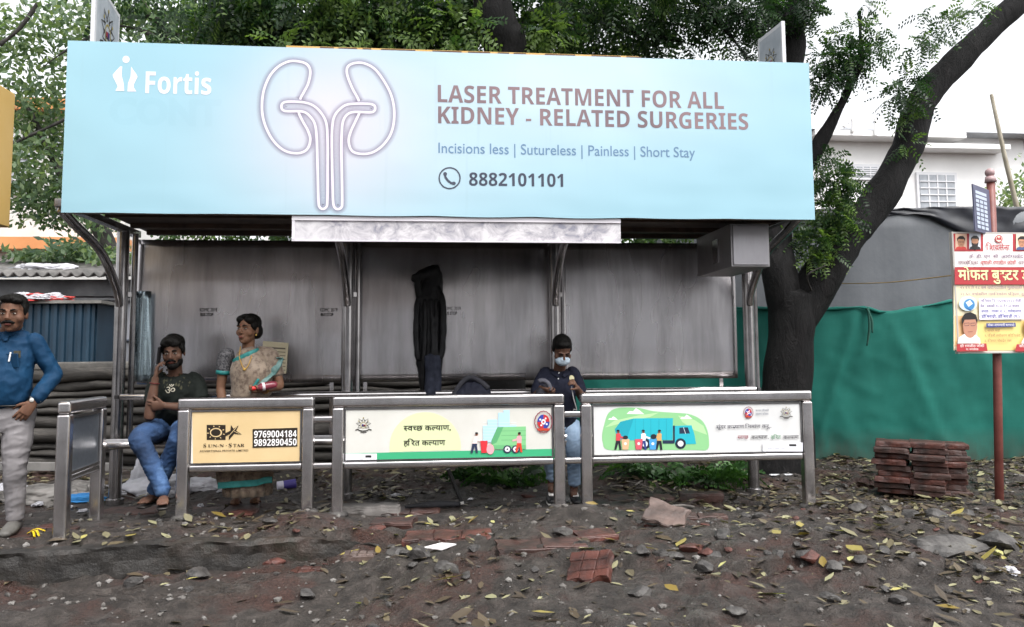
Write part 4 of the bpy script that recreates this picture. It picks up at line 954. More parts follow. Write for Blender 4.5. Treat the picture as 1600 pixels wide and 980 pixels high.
# grey sheet wall behind the net with a black tarpaulin along the top
gw=empty('sheet_wall',(7.5,9.9,0),'tall grey sheet wall with black plastic folded over its top','sheet wall')
YW=lambda x:9.9-.12*max(0,x-4.2)
mb=MB(); vs=[];fs=[]; nx_=120
t=NT('grey_sheeting'); v=t.coord(); f=t.noise(v,1.1,5,.65); g2=t.noise(t.coord(scale=(5,5,.4)),3,4,.6)
t.set(Base_Color=t.mix(t.math('MULTIPLY',g2,.5),t.ramp(f,[(.3,(.095,.105,.12)),(.7,(.16,.17,.185))]),(.07,.078,.088)),Roughness=.55); t.bump(f,.3,.05)
for j in range(13):
    for i in range(nx_+1):
        x=2.6+9.4*i/nx_; z=-.2+3.3*j/12; vs.append((x,YW(x)+.03*mnoise.noise(Vector((x*.9,z*.5,4)))+.012*sin(x*9),z))
for j in range(12):
    for i in range(nx_): a=j*(nx_+1)+i; fs.append((a,a+1,a+nx_+2,a+nx_+1))
mb.add(vs,fs); o=mb.build('wall_sheet',t.m,gw,smooth=True,fixn=False); s_=o.modifiers.new('s','SOLIDIFY'); s_.thickness=.03; s_.offset=1
mb=MB(); vs=[];fs=[]; nt2=16
for i in range(181):
    x=2.5+9.6*i/180; top=3.10+.03*mnoise.noise(Vector((x*.8,0,1)))
    ln=.10+.08*(mnoise.noise(Vector((x*.9,5,1)))+.5)+.25*float(sstep(6.2,7.0,np.float64(x)))
    for j in range(nt2+1):
        k=j/nt2
        if k<.3: y=YW(x)+.16-.5*k; z=top+.02*sin(k/.3*pi)
        else: y=YW(x)-.05-.03*mnoise.noise(Vector((x*5,k*3,2))); z=top-(k-.3)/.7*ln
        vs.append((x,y+.03*mnoise.noise(Vector((x*3.1,k*4,8))),z+.02*mnoise.noise(Vector((x*6,k*3,3)))))
for i in range(180):
    for j in range(nt2): a=i*(nt2+1)+j; fs.append((a,a+1,a+nt2+2,a+nt2+1))
mb.add(vs,fs); o=mb.build('tarpaulin',mottled('black_tarp',(.008,.009,.014),(.02,.022,.032),4,.4),gw,smooth=True,fixn=False); s_=o.modifiers.new('s','SOLIDIFY'); s_.thickness=.004
mb=MB(); A=at(1300,443,9.25); B=at(1492,430,6.9); mb.tube([A,(A+B)/2+Vector((0,0,-.03)),B],[.006]*3,n=6,smooth=6); top_mesh('washing_line',mb,paint('#b5996a',.7),'thin pale rope stretched from the tree to the poster pole','rope')
mb=MB(); mb.tube([at(1549,148,9.6),at(1571,250,9.6),at(1594,345,9.6),Vector((7.75,9.62,-.1))],[.022,.028,.032,.035],n=10); top_mesh('bamboo_pole',mb,mottled('bamboo',(.28,.24,.17),(.42,.38,.30),4,.6),'thin leaning bamboo pole rising above the grey wall','pole',smooth=True)

# tin shack on the left
sk=empty('tin_shack',(-4.6,10.9,0),'pale tin shack with corrugated roof edge behind the blue cabinet','shack')
wall_m=mottled('whitish_sheet',(.26,.27,.30),(.40,.40,.44),1.6,.5)
mb=MB(); mb.box((-4.7,11.1,1.0),(4.2,.06,2.35)); mb.build('wall',wall_m,sk)
mb=MB()
for z in (.55,1.02,1.48): mb.box((-4.7,11.055,z),(4.2,.04,.02))
mb.build('wall_seam',mottled('seam_blue',(.08,.10,.15),(.12,.14,.2),5,.5),sk)
mb=MB(); mb.box((-4.7,11.0,2.02),(4.2,.04,.03)); 
for x in (-5.2,-4.72,-4.42,-4.3,-3.7,-3.2): mb.box((x,11.03,1.86),(.025,.03,.32))
mb.build('window_frame',mottled('frame_grey',(.10,.10,.11),(.2,.2,.2),5,.5),sk)
mb=MB(); mb.box((-4.7,11.02,2.17),(4.3,.06,.22)); mb.build('fascia',mottled('dark_fascia',(.05,.05,.055),(.11,.11,.115),4,.6),sk)
mb=MB(); vs=[];fs=[]
for i in range(401):
    x=-6.9+4.4*i/400; c=.028*cos(x*2*pi/.14)
    for y,z in ((10.75,2.33),(13.2,2.75)): vs.append((x,y,z+c))
for i in range(400): fs.append((i*2,i*2+2,i*2+3,i*2+1))
mb.add(vs,fs); o=mb.build('corrugated_roof',mottled('cement_sheet',(.07,.068,.065),(.17,.16,.155),3,.7),sk,smooth=True); s_=o.modifiers.new('s','SOLIDIFY'); s_.thickness=.02
mb=MB(); mb.tube([at(0,428,12),at(50,424,12),at(95,422,12)],[(.3,.05),(.4,.06),(.2,.03)],side=(0,1,0)); top_mesh('blue_tarpaulin',mb,b_cloth,'bright blue tarpaulin lying on the shack roof at the left edge','tarpaulin',smooth=True)
one('white_sack',crumple('white_sack',(.4,.25,.12),77,[w_cloth]),at(75,424,11.6)+Vector((0,0,-.02)),(0,0,0),'white plastic sack lying on the corrugated shack roof','sack')
# blue cabinet and the ledge of stacked sheets it stands on
bc=empty('blue_cabinet',(-4.2,9.6,1.17),'dark blue ribbed metal cabinet with red and white cloth on top','cabinet')
blue_m=mottled('blue_ribbed',(.008,.027,.05),(.018,.052,.088),3,.5,stretch=(1,1,.4))
mb=MB(); A=at(28,475,9.6); B=at(150,468,9.6); vs=[];fs=[]
x0,x1,zb,zt=A.x-.5,B.x,at(130,566,9.6).z,A.z
for i in range(121):
    x=x0+(x1-x0)*i/120; y=9.6+.012*(1 if (i//4)%2 else -1)
    for z in (zb,zt): vs.append((x,y,z))
for i in range(120): fs.append((i*2,i*2+2,i*2+3,i*2+1))
mb.add(vs,fs); mb.box(((x0+x1)/2,9.95,(zb+zt)/2),(x1-x0,.6,zt-zb)); mb.build('ribbed_body',blue_m,bc,fixn=False)
mb=MB(); mb.box(((x0+x1)/2+.03,9.9,zt+.02),(x1-x0+.12,.75,.035)); mb.build('lid',mottled('dusty_lid',(.12,.11,.10),(.25,.24,.22),5,.6),bc)
p=at(62,462,9.75); one('red_cloth',crumple('red_cloth',(.30,.2,.07),21,[r_cloth],.6),(p.x,9.75,zt+.04),(0,0,.1),'crumpled red cloth lying on the lid of the blue cabinet','cloth')
for i,(u,s,lab) in enumerate(((78,.15,'white cloth lying on top of the red cloth'),(40,.12,'pale scrap of cloth at the left end of the red cloth'))):
    p=at(u,456,9.65); one('white_cloth',crumple('white_cloth',(s,.1,.05),23+i,[w_cloth],.6),(p.x,9.62,zt+.06),(0,0,.4),lab,'cloth')
t=NT('stacked_sheet'); v=t.coord(scale=(.6,1,3)); f=t.noise(v,5,6,.7); t.set(Base_Color=t.ramp(f,[(.3,(.018,.016,.014)),(.55,(.05,.045,.04)),(.75,(.12,.108,.095))]),Roughness=.8); t.bump(f,.7,.02)
cw=empty('sheet_stack',(-3.3,9.5,0),'long stack of grimy ridged cement sheets behind the left half of the shelter','stacked sheets')
mb=MB(); rr=random.Random(8); z=-.05; k=0
while z<1.10:
    h=rr.uniform(.07,.17)
    mb.tube([(-8+rr.uniform(-.1,.1),9.55+rr.uniform(-.03,.03),z+h/2),(-5,9.5+rr.uniform(-.04,.04),z+h/2+rr.uniform(-.012,.012)),(-3.4,9.5+rr.uniform(-.04,.04),z+h/2),(1.7+rr.uniform(-.3,.1),9.55+rr.uniform(-.03,.05),z+h/2)],[(.15,h*.52)]*4,n=14,side=(0,1,0),smooth=18,expo=3); z+=h*1.0; k+=1
mb.v=[(p[0],p[1]+.06*mnoise.noise(Vector((p[0]*1.7,p[2]*5,2)))+.03*mnoise.noise(Vector((p[0]*6,p[2]*9,5))),p[2]+.035*mnoise.noise(Vector((p[0]*1.3,p[2]*3,9)))+.02*mnoise.noise(Vector((p[0]*5,p[2]*6,1)))) for p in mb.v]; mb.build('sheets',t.m,cw,smooth=True)
mb=MB(); mb.box((-5.2,9.6,1.16),(4.4,.5,.09)); mb.build('ledge',mottled('ledge_stone',(.07,.065,.06),(.16,.15,.135),4,.8),cw,bevel=.02)
mb=MB(); A=at(0,724,9.1); B=at(175,730,9.1); mb.beam(A+Vector((-1,0,0)),B,.05,.09); top_mesh('rail_bar',mb,mottled('pale_bar',(.12,.115,.11),(.22,.21,.2),4,.6),'long pale horizontal bar low in front of the stacked sheets','bar',bevel=.006)

# buildings
def building(name,x0,x1,y0,y1,h,wm,label,wins,roof=None,band=None,sill=None):
    rt=empty(name,((x0+x1)/2,(y0+y1)/2,0),label,'building'); g=-.5
    mb=MB(); mb.box(((x0+x1)/2,(y0+y1)/2,(h+g)/2),(x1-x0,y1-y0,h-g)); mb.build('wall',wm,rt)
    if roof: roof(rt)
    if band:
        for z,m in band:
            mb=MB(); mb.box(((x0+x1)/2,y0-.15,z),(x1-x0+.3,.5,.28)); mb.build('ledge_band',m,rt)
    fm=paint('#d9d9dc',.5); gm=mottled('window_glass',(.25,.27,.30),(.40,.42,.45),2,.2)
    for x,z,w,hh in wins:
        mb=MB(); mb.box((x,y0-.02,z),(w+.16,.12,hh+.16)); f=mb.build('window',fm,rt)
        mb=MB(); mb.box((x,y0-.075,z),(w,.04,hh)); mb.build('pane',gm,f)
        mb=MB()
        for k in range(1,4): mb.box((x-w/2+w*k/4,y0-.10,z),(.04,.02,hh))
        for k in range(1,5): mb.box((x,y0-.112,z-hh/2+hh*k/5),(w,.02,.03))
        mb.build('grille',fm,f)
    return rt
cream=mottled('cream_wall',(.80,.79,.78),(.88,.87,.86),1,.7)
def hip(rt):
    mb=MB(); x0,x1=10.6,17.6; z=at(1330,212,22).z
    zr=at(1300,165,24).z
    vs=[(x0,21.4,z),(x1+1.2,21.4,z),(x1+1.2,29,z),(x0,29,z),(x0+1.2,24,zr+.2),(x1-2.2,24,zr-.1)]
    mb.add(vs,[(0,1,5,4),(1,2,5),(2,3,4,5),(3,0,4),(0,3,2,1)]); mb.build('roof',mottled('grey_roof',(.30,.31,.33),(.42,.43,.45),1.5,.6,stretch=(1,1,4)),rt)
    mb=MB()
    for u0,v0,u1,v1 in ((1318,198,1349,162),(1333,182,1333,206),(1368,185,1368,212)): mb.cyl(at(u0,v0,21.3),at(u1,v1,21.3),.05,8)
    mb.build('terrace_rail',cream,rt)
    mb=MB(); mb.box((13.2,21.7,z-.1),(4.6,.7,.16)); mb.box((15.4,21.7,at(1490,232,21.7).z),(3,.6,.14)); mb.build('cornice',cream,rt)
zz=at(1430,300,22).z
building('white_building',11.0,17.8,22,29,at(1330,212,22).z,cream,'white two storey house with grey hipped roof beyond the grey wall',[(12.6,at(1370,270,22).z,.9,.3),(14.9,zz,1.1,1.0)],roof=hip)
orange=mottled('orange_band',(.55,.22,.08),(.66,.30,.12),1,.7)
building('orange_banded_building',-17,-7.4,20,28,7.4,mottled('offwhite_wall',(.55,.54,.52),(.66,.65,.63),1,.7),'cream apartment block with orange ledges behind the far left trees',[(x,z,1.2,1.3) for x in (-15,-12.6,-10.2,-8.4) for z in (2.2,5.9)],band=[(at(50,383,20).z,orange),(7.3,orange)])
building('pale_building',-6.5,2.5,32,40,11,mottled('pale_wall',(.60,.58,.56),(.7,.69,.67),1,.7),'pale apartment block far behind the central tree, hardly showing through leaves',[(x,z,1.3,1.4) for x in (-5,-2.5,0,1.6) for z in (2.5,5.5,8.5)])
# the other side of the road, mirrored in the steel sheets
dk=mottled('brown_wall',(.26,.21,.18),(.38,.32,.28),1,.7)
o1=building('roadside_shophouse',-12,1,-17,-10.5,6.5,dk,'brown shophouse across the road, behind the camera',[])
o2=building('roadside_house',2,14,-18,-11.5,7.5,mottled('grey_wall',(.36,.36,.37),(.48,.47,.46),1,.7),'grey house across the road, behind the camera',[])
for rt,xs,y1 in ((o1,(-10,-7,-4,-1),-10.5),(o2,(3.5,6.5,9.5,12.5),-11.5)):
    for x in xs:
        for z,hh,w in ((1.3,2.2,2.0),(4.7,1.3,1.3)):
            mb=MB(); mb.box((x,y1+.02,z),(w+.15,.1,hh+.15)); f=mb.build('window',paint('#6a5f55',.6),rt); mb=MB(); mb.box((x,y1+.085,z),(w,.04,hh)); mb.build('pane',mottled('dark_glass',(.02,.022,.026),(.05,.055,.06),2,.2),f)

cwl=empty('added_reflection_wall',(0,-9,-.15),'pale unseen wall added across the road to lighten the steel panels by reflection','wall')
mb=MB(); mb.box((0,-9,.72),(30,.22,1.75)); mb.build('wall_face',mottled('pale_reflector',(.72,.74,.78),(.82,.84,.86),1.2,.7),cwl)  # pale wall added out of view so the steel panels reflect a lighter band
mb=MB(); mb.box((0,-9,1.64),(30.2,.32,.09)); mb.build('coping',mottled('coping_grey',(.3,.3,.3),(.45,.45,.45),2,.7),cwl)
# ================================================================== trees
class Leaves:
    """fronds of leaflets and single leaves, thousands of small faces with a tint of their own"""
    def __init__(s): s.V=[]; s.T=[]
    def fronds(s,P,D,L,pairs=7,ll=.055,lw=.017,tint=.5,droop=.5,tv=.25):
        n=len(P); D=D/np.maximum(np.linalg.norm(D,axis=1,keepdims=True),1e-6)
        rnd=RNG.normal(0,1,(n,3)); Sd=np.cross(D,rnd); Sd/=np.maximum(np.linalg.norm(Sd,axis=1,keepdims=True),1e-6)
        up=np.cross(Sd,D); sg=np.where(up[:,2:3]<0,-1,1); up*=sg; Sd*=sg
        L=L*RNG.uniform(.7,1.25,n); ft=np.clip(tint+RNG.normal(0,tv,n),0,1)
        for k in range(pairs):
            t=(k+.7)/pairs; c=P+D*(L*t)[:,None]; c[:,2]-=droop*L*t*t*.6
            for sgn in (-1,1):
                d=Sd*sgn*.86+D*.42-up*.18+RNG.normal(0,.13,(n,3)); d/=np.linalg.norm(d,axis=1,keepdims=True)
                w=np.cross(d,up); w/=np.maximum(np.linalg.norm(w,axis=1,keepdims=True),1e-6)
                l=ll*(1-.35*abs(t-.5)*2)*RNG.uniform(.75,1.2,n); q=np.stack([c,c+d*(l*.5)[:,None]+w*lw,c+d*l[:,None]-up*(l*.15)[:,None],c+d*(l*.5)[:,None]-w*lw],1)
                s.V.append(q); s.T.append(np.clip(ft+RNG.normal(0,.08,n),0,1))
    def single(s,P,l,w,tint=.5,tv=.25):
        n=len(P); d=RNG.normal(0,1,(n,3)); d[:,2]-=.3; d/=np.linalg.norm(d,axis=1,keepdims=True); u=RNG.normal(0,1,(n,3)); w_=np.cross(d,u); w_/=np.linalg.norm(w_,axis=1,keepdims=True)
        ll=l*RNG.uniform(.6,1.3,n); q=np.stack([P,P+d*(ll*.5)[:,None]+w_*w,P+d*ll[:,None],P+d*(ll*.5)[:,None]-w_*w],1); s.V.append(q); s.T.append(np.clip(tint+RNG.normal(0,tv,n),0,1))
    def build(s,name,mat,parent):
        q=np.concatenate(s.V); t=np.concatenate(s.T); off=np.array(wloc(parent)) if parent is not None else 0; n=len(q)
        me=bpy.data.meshes.new(name); v=(q-off).reshape(-1,3)
        me.vertices.add(n*4); me.vertices.foreach_set('co',v.ravel()); me.loops.add(n*4); me.loops.foreach_set('vertex_index',np.arange(n*4,dtype=np.int32))
        me.polygons.add(n); me.polygons.foreach_set('loop_start',np.arange(0,n*4,4,dtype=np.int32)); me.update(calc_edges=True)
        a=me.attributes.new('tint','FLOAT','FACE'); a.data.foreach_set('value',t.astype(np.float32)); return link_mesh(name,me,mat,parent)
def inball(n,c,r,shell=.35):
    d=RNG.normal(0,1,(n,3)); d/=np.linalg.norm(d,axis=1,keepdims=True); k=RNG.uniform(shell,1,n)**.6
    return np.array(c)+d*np.array(r)*k[:,None],d
bark=NT('dark_bark'); v=bark.coord(scale=(1,1,.3)); f=bark.noise(v,9,7,.75,.6); f2=bark.noise(bark.coord(),2,4,.6)
bark.set(Base_Color=bark.mix(bark.math('MULTIPLY',f2,.5),bark.ramp(f,[(.33,(.002,.0018,.0023)),(.52,(.0055,.005,.0058)),(.74,(.021,.018,.019))]),(.009,.009,.008)),Roughness=.8,Specular_IOR_Level=.25); bark.bump(f,1.0,.05)
bark2=mottled('grey_bark',(.018,.016,.015),(.06,.055,.05),6,.85,bump=.7,bscale=14)
G1=leaf_mat('tree_leaf',(.010,.030,.014),(.040,.092,.030),(.16,.25,.065),.5,.42)
G2=leaf_mat('haze_lightened_leaf',(.07,.12,.08),(.15,.23,.13),(.30,.38,.20),.5,.5)  # greens lightened to put the haze of farther trees into the leaf colour
G3=leaf_mat('fern_leaf',(.012,.035,.012),(.035,.095,.025),(.10,.22,.06),.4,.42)
def limbs(name,paths,mat,parent,n=16,noise_=.02):
    mb=MB()
    for pts,rs in paths: mb.tube(pts,rs,n=n,smooth=6,round_end=.6)
    o=mb.build(name,mat,parent,smooth=True)
    me=o.data; off=wloc(parent)
    for v_ in me.vertices:
        p=v_.co+off; v_.co+=v_.normal*noise_*(mnoise.noise(p*3.1)+.6*mnoise.noise(Vector((p.x*9,p.y*9,p.z*3))))
    return o
def crown(LV,clumps,k=1.0,**kw):
    for c,r,n,t in clumps:
        P,d=inball(int(n*k),c,r); d=d*.8+RNG.normal(0,.5,d.shape); d[:,2]-=.25
        LV.fronds(P,d,kw.get('L',.26),kw.get('pairs',6),kw.get('ll',.06),kw.get('lw',.013),t,kw.get('droop',.5))
Cc=lambda u,v,y:tuple(at(u,v,y))

# --- the big leaning tree at the right
YT=8.3
rt=empty('leaning_tree',(4.0,YT,0),'big dark forked tree right of the shelter with a limb leaning far right','tree')
W_=lambda u,v,y=YT:at(u,v,y)
trunk=[[W_(1222,790)+Vector((0,0,-.15)),W_(1223,765),W_(1226,690),W_(1230,600),W_(1236,520),W_(1240,460)],[(.50,.46),(.37,.35),(.29,.28),(.255,.25),(.25,.24),(.27,.22)]]
limbR=[[W_(1238,530),W_(1272,452),W_(1322,372),W_(1368,318),W_(1412,245),W_(1440,160),W_(1490,100),W_(1552,42),W_(1625,-30),W_(1730,-140)],[.16,.225,.20,.185,.165,.155,.15,.14,.13,.10]]
limbL=[[W_(1232,520),W_(1220,440),W_(1212,370,8.4),W_(1222,280,8.5),W_(1235,180,8.6),W_(1236,90,8.7),W_(1246,10,8.8),W_(1262,-120,8.9),W_(1250,-260,9)],[.16,.19,.165,.15,.145,.14,.13,.11,.08]]
limbB=[[W_(1220,310,8.45),W_(1250,290,8.3),W_(1270,245,8.2),W_(1300,190,8.1),W_(1330,130,8.05),W_(1345,95,8.0),W_(1342,20,8.0)],[.06,.07,.072,.06,.05,.025,.012]]
limbC=[[W_(1236,60,8.7),W_(1215,20,8.6),W_(1180,-30,8.5),W_(1110,-80,8.3)],[.09,.08,.06,.03]]
limbD=[[W_(1238,120,8.6),W_(1216,60,8.2),W_(1190,120,8.0),W_(1148,55,7.8),W_(1130,44,7.7)],[.03,.02,.014,.01,.006]]
tw=[[W_(1170,95,8.2),W_(1140,55,8.2),W_(1110,20,8.2),W_(1085,-20,8.2)],[.012,.018,.022,.03]]
limbs('trunk',[trunk,limbR,limbL,limbB,limbC,tw],bark.m,rt,22,.028)
mb=MB(); mb.tube([W_(1268,455,8.12),W_(1262,430,8.0),W_(1290,415,7.95)],[.012,.01,.006],n=8,smooth=4); mb.build('twig',bark2,rt,smooth=True)
L=Leaves()
cl=[(Cc(1318,95,8.0),(.17,.25,.17),70,.72),(Cc(1292,128,8.0),(.10,.2,.10),34,.75),(Cc(1350,88,8.0),(.10,.2,.14),34,.65),(Cc(1290,85,8.0),(.08,.2,.10),20,.65),(Cc(1330,50,8.0),(.14,.2,.07),22,.55),(Cc(1372,45,8.0),(.08,.15,.05),7,.45),(Cc(1365,75,8.0),(.06,.15,.06),8,.5),(Cc(1350,5,8.0),(.06,.1,.06),5,.4),
 (Cc(1418,128,8.0),(.13,.2,.06),24,.65),(Cc(1400,150,8.0),(.09,.2,.05),15,.65),(Cc(1432,160,8.05),(.07,.15,.05),9,.55),(Cc(1418,190,8.05),(.03,.1,.05),4,.5),(Cc(1415,225,8.05),(.08,.1,.03),6,.55),
 (Cc(1455,65,8.0),(.14,.2,.05),16,.5),(Cc(1480,40,8.0),(.10,.2,.08),14,.45),(Cc(1512,12,8.0),(.10,.2,.06),10,.4),(Cc(1420,70,7.9),(.10,.2,.05),7,.45),(Cc(1448,20,7.9),(.06,.1,.05),4,.5),
 (Cc(1290,252,8.2),(.10,.2,.06),24,.45),(Cc(1300,285,8.2),(.15,.25,.10),60,.45),(Cc(1322,300,8.2),(.08,.2,.10),34,.42),(Cc(1290,330,8.2),(.13,.2,.13),60,.38),(Cc(1310,345,8.2),(.08,.2,.10),30,.35),(Cc(1278,375,8.2),(.10,.2,.10),44,.30),(Cc(1270,405,8.2),(.07,.15,.05),22,.10),(Cc(1296,398,8.2),(.05,.15,.06),14,.05),(Cc(1240,372,8.4),(.10,.2,.08),30,.5),(Cc(1195,372,8.5),(.12,.2,.07),26,.6),
 (Cc(1222,12,8.4),(.30,.3,.12),110,.85),(Cc(1172,22,8.2),(.26,.3,.15),100,.82),(Cc(1262,20,8.5),(.06,.2,.14),30,.65),(Cc(1118,15,8.2),(.25,.3,.12),60,.78),(Cc(1070,15,8.3),(.26,.3,.14),60,.75),(Cc(1150,70,8.3),(.14,.2,.08),18,.8),(Cc(1185,75,8.3),(.06,.2,.06),12,.8),
 (Cc(1180,-150,8.4),(1.0,1.1,.5),420,.7),(Cc(1420,-190,8.2),(1.0,1.0,.5),240,.6),(Cc(1680,-200,8.2),(1.0,1.0,.6),300,.6),(Cc(1030,-110,8.2),(.9,1.1,.4),380,.75)]
crown(L,cl,1.5,L=.20,pairs=7,ll=.062,lw=.011)
L.build('crown',G1,rt)
# --- the dense tree behind the shelter
YC=9.0
rt=empty('dense_tree',(.75,YC,0),'dense dark green tree whose trunk rises behind the middle of the billboard','tree')
limbs('trunk',[[[Vector((.80,9.0,-.1)),Vector((.78,8.85,2.0)),W_(792,110,8.3),W_(778,45,8.15),W_(768,-20,8.15),W_(770,-180,8.6)],[.27,.25,.235,.22,.20,.13]],
 [[W_(775,50,8.2),W_(735,20,8.6),W_(690,-20,8.8),W_(600,-90,8.6)],[.10,.08,.06,.03]],[[W_(778,60,8.2),W_(830,30,8.6),W_(900,-5,8.9),W_(1000,-60,8.7)],[.10,.08,.06,.03]],
 [[W_(645,85,8.6),W_(625,25,8.6),W_(610,-30,8.6)],[.010,.014,.02]],
 [[W_(1085,70,8.6),W_(1040,60,8.6),W_(960,40,8.8),W_(880,-10,9)],[.008,.014,.02,.04]]],bark.m,rt,20,.02)
L=Leaves()
cl=[(Cc(u,v,y),(.42,.5,.26),n,t) for u,v,y,n,t in ((345,20,8.6,110,.55),(400,10,8.6,210,.8),(440,45,8.7,220,.9),(500,20,8.4,230,.75),(560,45,8.6,230,.9),(610,15,8.5,230,.85),(660,50,8.8,200,.9),(690,15,8.7,190,.7),(560,5,8.2,160,.5),(722,60,8.7,90,.55),(455,80,9.2,150,.95),(620,80,9.2,150,.95),(690,85,9.4,120,.95),(520,85,9.2,150,.95),(385,60,9.0,130,.8),
 (835,30,8.6,200,.7),(850,70,8.6,160,.55),(900,20,8.6,170,.8),(950,50,8.7,140,.8),(1000,20,8.6,140,.75),(1040,60,8.8,70,.8),(900,75,9.2,80,.8),(980,85,9.0,50,.8),(1060,10,8.6,100,.7),(1020,80,9.2,40,.8))]
cl=[(c,r,n*(.5 if c[0]>1.2 else .78),t-.2) for c,r,n,t in cl]
cl+=[(Cc(560,50,8.0),(.5,.3,.16),30,.02),(Cc(720,45,8.0),(.25,.25,.22),45,.1),(Cc(455,75,8.0),(.35,.2,.1),22,.0),(Cc(860,60,8.1),(.14,.2,.18),40,.08),(Cc(630,20,8.0),(.5,.3,.16),26,.1)]
cl+=[((x,y,z),(1.1,1.1,.7),190,.75) for x,y,z in ((-2.6,8.6,5.2),(-1.4,9.6,5.6),(-.4,8.3,5.7),(.8,9.2,6.2),(1.9,8.4,5.6),(2.8,9.6,5.6),(0,10.6,6),(-2,10.4,5.2))]
crown(L,cl,1.25,L=.28,pairs=6,ll=.085,lw=.017)
# low leaves that show through the slit between roof and panels
for x in np.arange(-2.6,3.2,.35):
    P,d=inball(60,(x,9.0+.3*sin(x*3),2.75),(.3,.35,.28)); L.fronds(P,d,.2,5,.07,.018,.4,.4)
L.build('crown',G1,rt)
# --- pale trees on the left, further off
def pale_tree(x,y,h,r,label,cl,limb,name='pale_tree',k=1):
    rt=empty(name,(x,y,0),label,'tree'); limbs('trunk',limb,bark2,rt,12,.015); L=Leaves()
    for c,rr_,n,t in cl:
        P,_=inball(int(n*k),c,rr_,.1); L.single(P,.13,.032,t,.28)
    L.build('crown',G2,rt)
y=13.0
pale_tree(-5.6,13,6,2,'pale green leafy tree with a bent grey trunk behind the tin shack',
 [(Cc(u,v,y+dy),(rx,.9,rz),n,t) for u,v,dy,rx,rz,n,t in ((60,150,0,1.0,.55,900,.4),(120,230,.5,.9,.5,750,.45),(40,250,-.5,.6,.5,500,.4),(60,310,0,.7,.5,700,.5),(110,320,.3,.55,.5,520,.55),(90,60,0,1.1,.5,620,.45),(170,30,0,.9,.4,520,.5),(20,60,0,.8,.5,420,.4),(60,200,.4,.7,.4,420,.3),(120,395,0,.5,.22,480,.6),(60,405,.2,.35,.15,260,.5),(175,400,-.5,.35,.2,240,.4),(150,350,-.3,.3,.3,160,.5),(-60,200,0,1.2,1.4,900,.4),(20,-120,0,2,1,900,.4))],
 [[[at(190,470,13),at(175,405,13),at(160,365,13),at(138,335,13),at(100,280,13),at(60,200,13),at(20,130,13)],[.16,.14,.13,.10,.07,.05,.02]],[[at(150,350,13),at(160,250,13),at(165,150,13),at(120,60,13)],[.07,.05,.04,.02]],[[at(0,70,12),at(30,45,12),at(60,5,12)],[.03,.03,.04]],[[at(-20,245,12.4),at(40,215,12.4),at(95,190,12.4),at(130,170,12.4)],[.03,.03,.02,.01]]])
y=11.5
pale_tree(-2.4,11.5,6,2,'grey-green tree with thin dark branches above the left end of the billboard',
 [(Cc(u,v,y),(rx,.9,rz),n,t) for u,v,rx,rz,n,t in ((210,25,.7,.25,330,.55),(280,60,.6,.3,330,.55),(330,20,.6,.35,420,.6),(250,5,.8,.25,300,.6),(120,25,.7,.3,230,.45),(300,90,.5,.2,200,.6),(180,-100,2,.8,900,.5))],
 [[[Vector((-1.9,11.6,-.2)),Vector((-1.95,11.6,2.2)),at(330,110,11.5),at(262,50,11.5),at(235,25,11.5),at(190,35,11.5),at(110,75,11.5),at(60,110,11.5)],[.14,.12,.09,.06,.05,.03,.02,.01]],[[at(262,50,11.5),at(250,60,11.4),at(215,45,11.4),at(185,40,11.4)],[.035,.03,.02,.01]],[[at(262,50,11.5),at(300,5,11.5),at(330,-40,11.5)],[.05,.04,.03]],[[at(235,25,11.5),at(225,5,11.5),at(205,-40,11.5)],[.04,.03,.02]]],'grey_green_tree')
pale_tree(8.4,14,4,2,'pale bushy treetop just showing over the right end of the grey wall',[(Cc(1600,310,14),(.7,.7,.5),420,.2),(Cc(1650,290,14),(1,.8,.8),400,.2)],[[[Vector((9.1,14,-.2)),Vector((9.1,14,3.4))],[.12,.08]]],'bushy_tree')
# --- small plants under the bench and behind the railings
def plant(u,v,y,r,n,label,ll=.07,tint=.45):
    p=at(u,v,y); g=gzf(p.x,y); L=Leaves()
    k=np.arange(n); a=RNG.uniform(0,2*pi,n); d=np.column_stack([np.cos(a),np.sin(a),RNG.uniform(.15,1.1,n)]); P=np.column_stack([p.x+RNG.normal(0,r*.4,n),y+RNG.normal(0,.08,n),g+RNG.uniform(0,.10,n)])
    L.fronds(P,d,r*1.0,8,ll,.016,tint,.9); rt=empty('fern_plant',(p.x,y,g),label,'plant','ferny green plants under the bench')
    L.build('fronds',G3,rt)
    mb=MB()
    for q in range(5): mb.tube([(p.x+.03*q-.06,y,g-.02),(p.x+.04*q-.08,y+.01,g+.12)],[.006,.004],n=6)
    mb.build('stems',bark2,rt)
for u,v,y,r,n,lab in ((735,760,7.8,.24,26,'dark green plant under the bench left of the youth'),(790,758,7.75,.28,30,'dark green fern close behind the black stay, under the bench'),(830,765,7.9,.24,22,'small fern at the left of the youth\'s shoes'),(985,760,7.75,.26,26,'low fern beneath the left half of the turquoise truck board'),(1040,752,7.7,.28,28,'wide fern below the middle of the white board'),(1110,752,7.6,.34,34,'bright drooping fern in front of the right shelter post'),(1130,745,7.8,.3,24,'bushy fern nearest the right shelter post')):
    plant(u,v,y,r,n,lab)

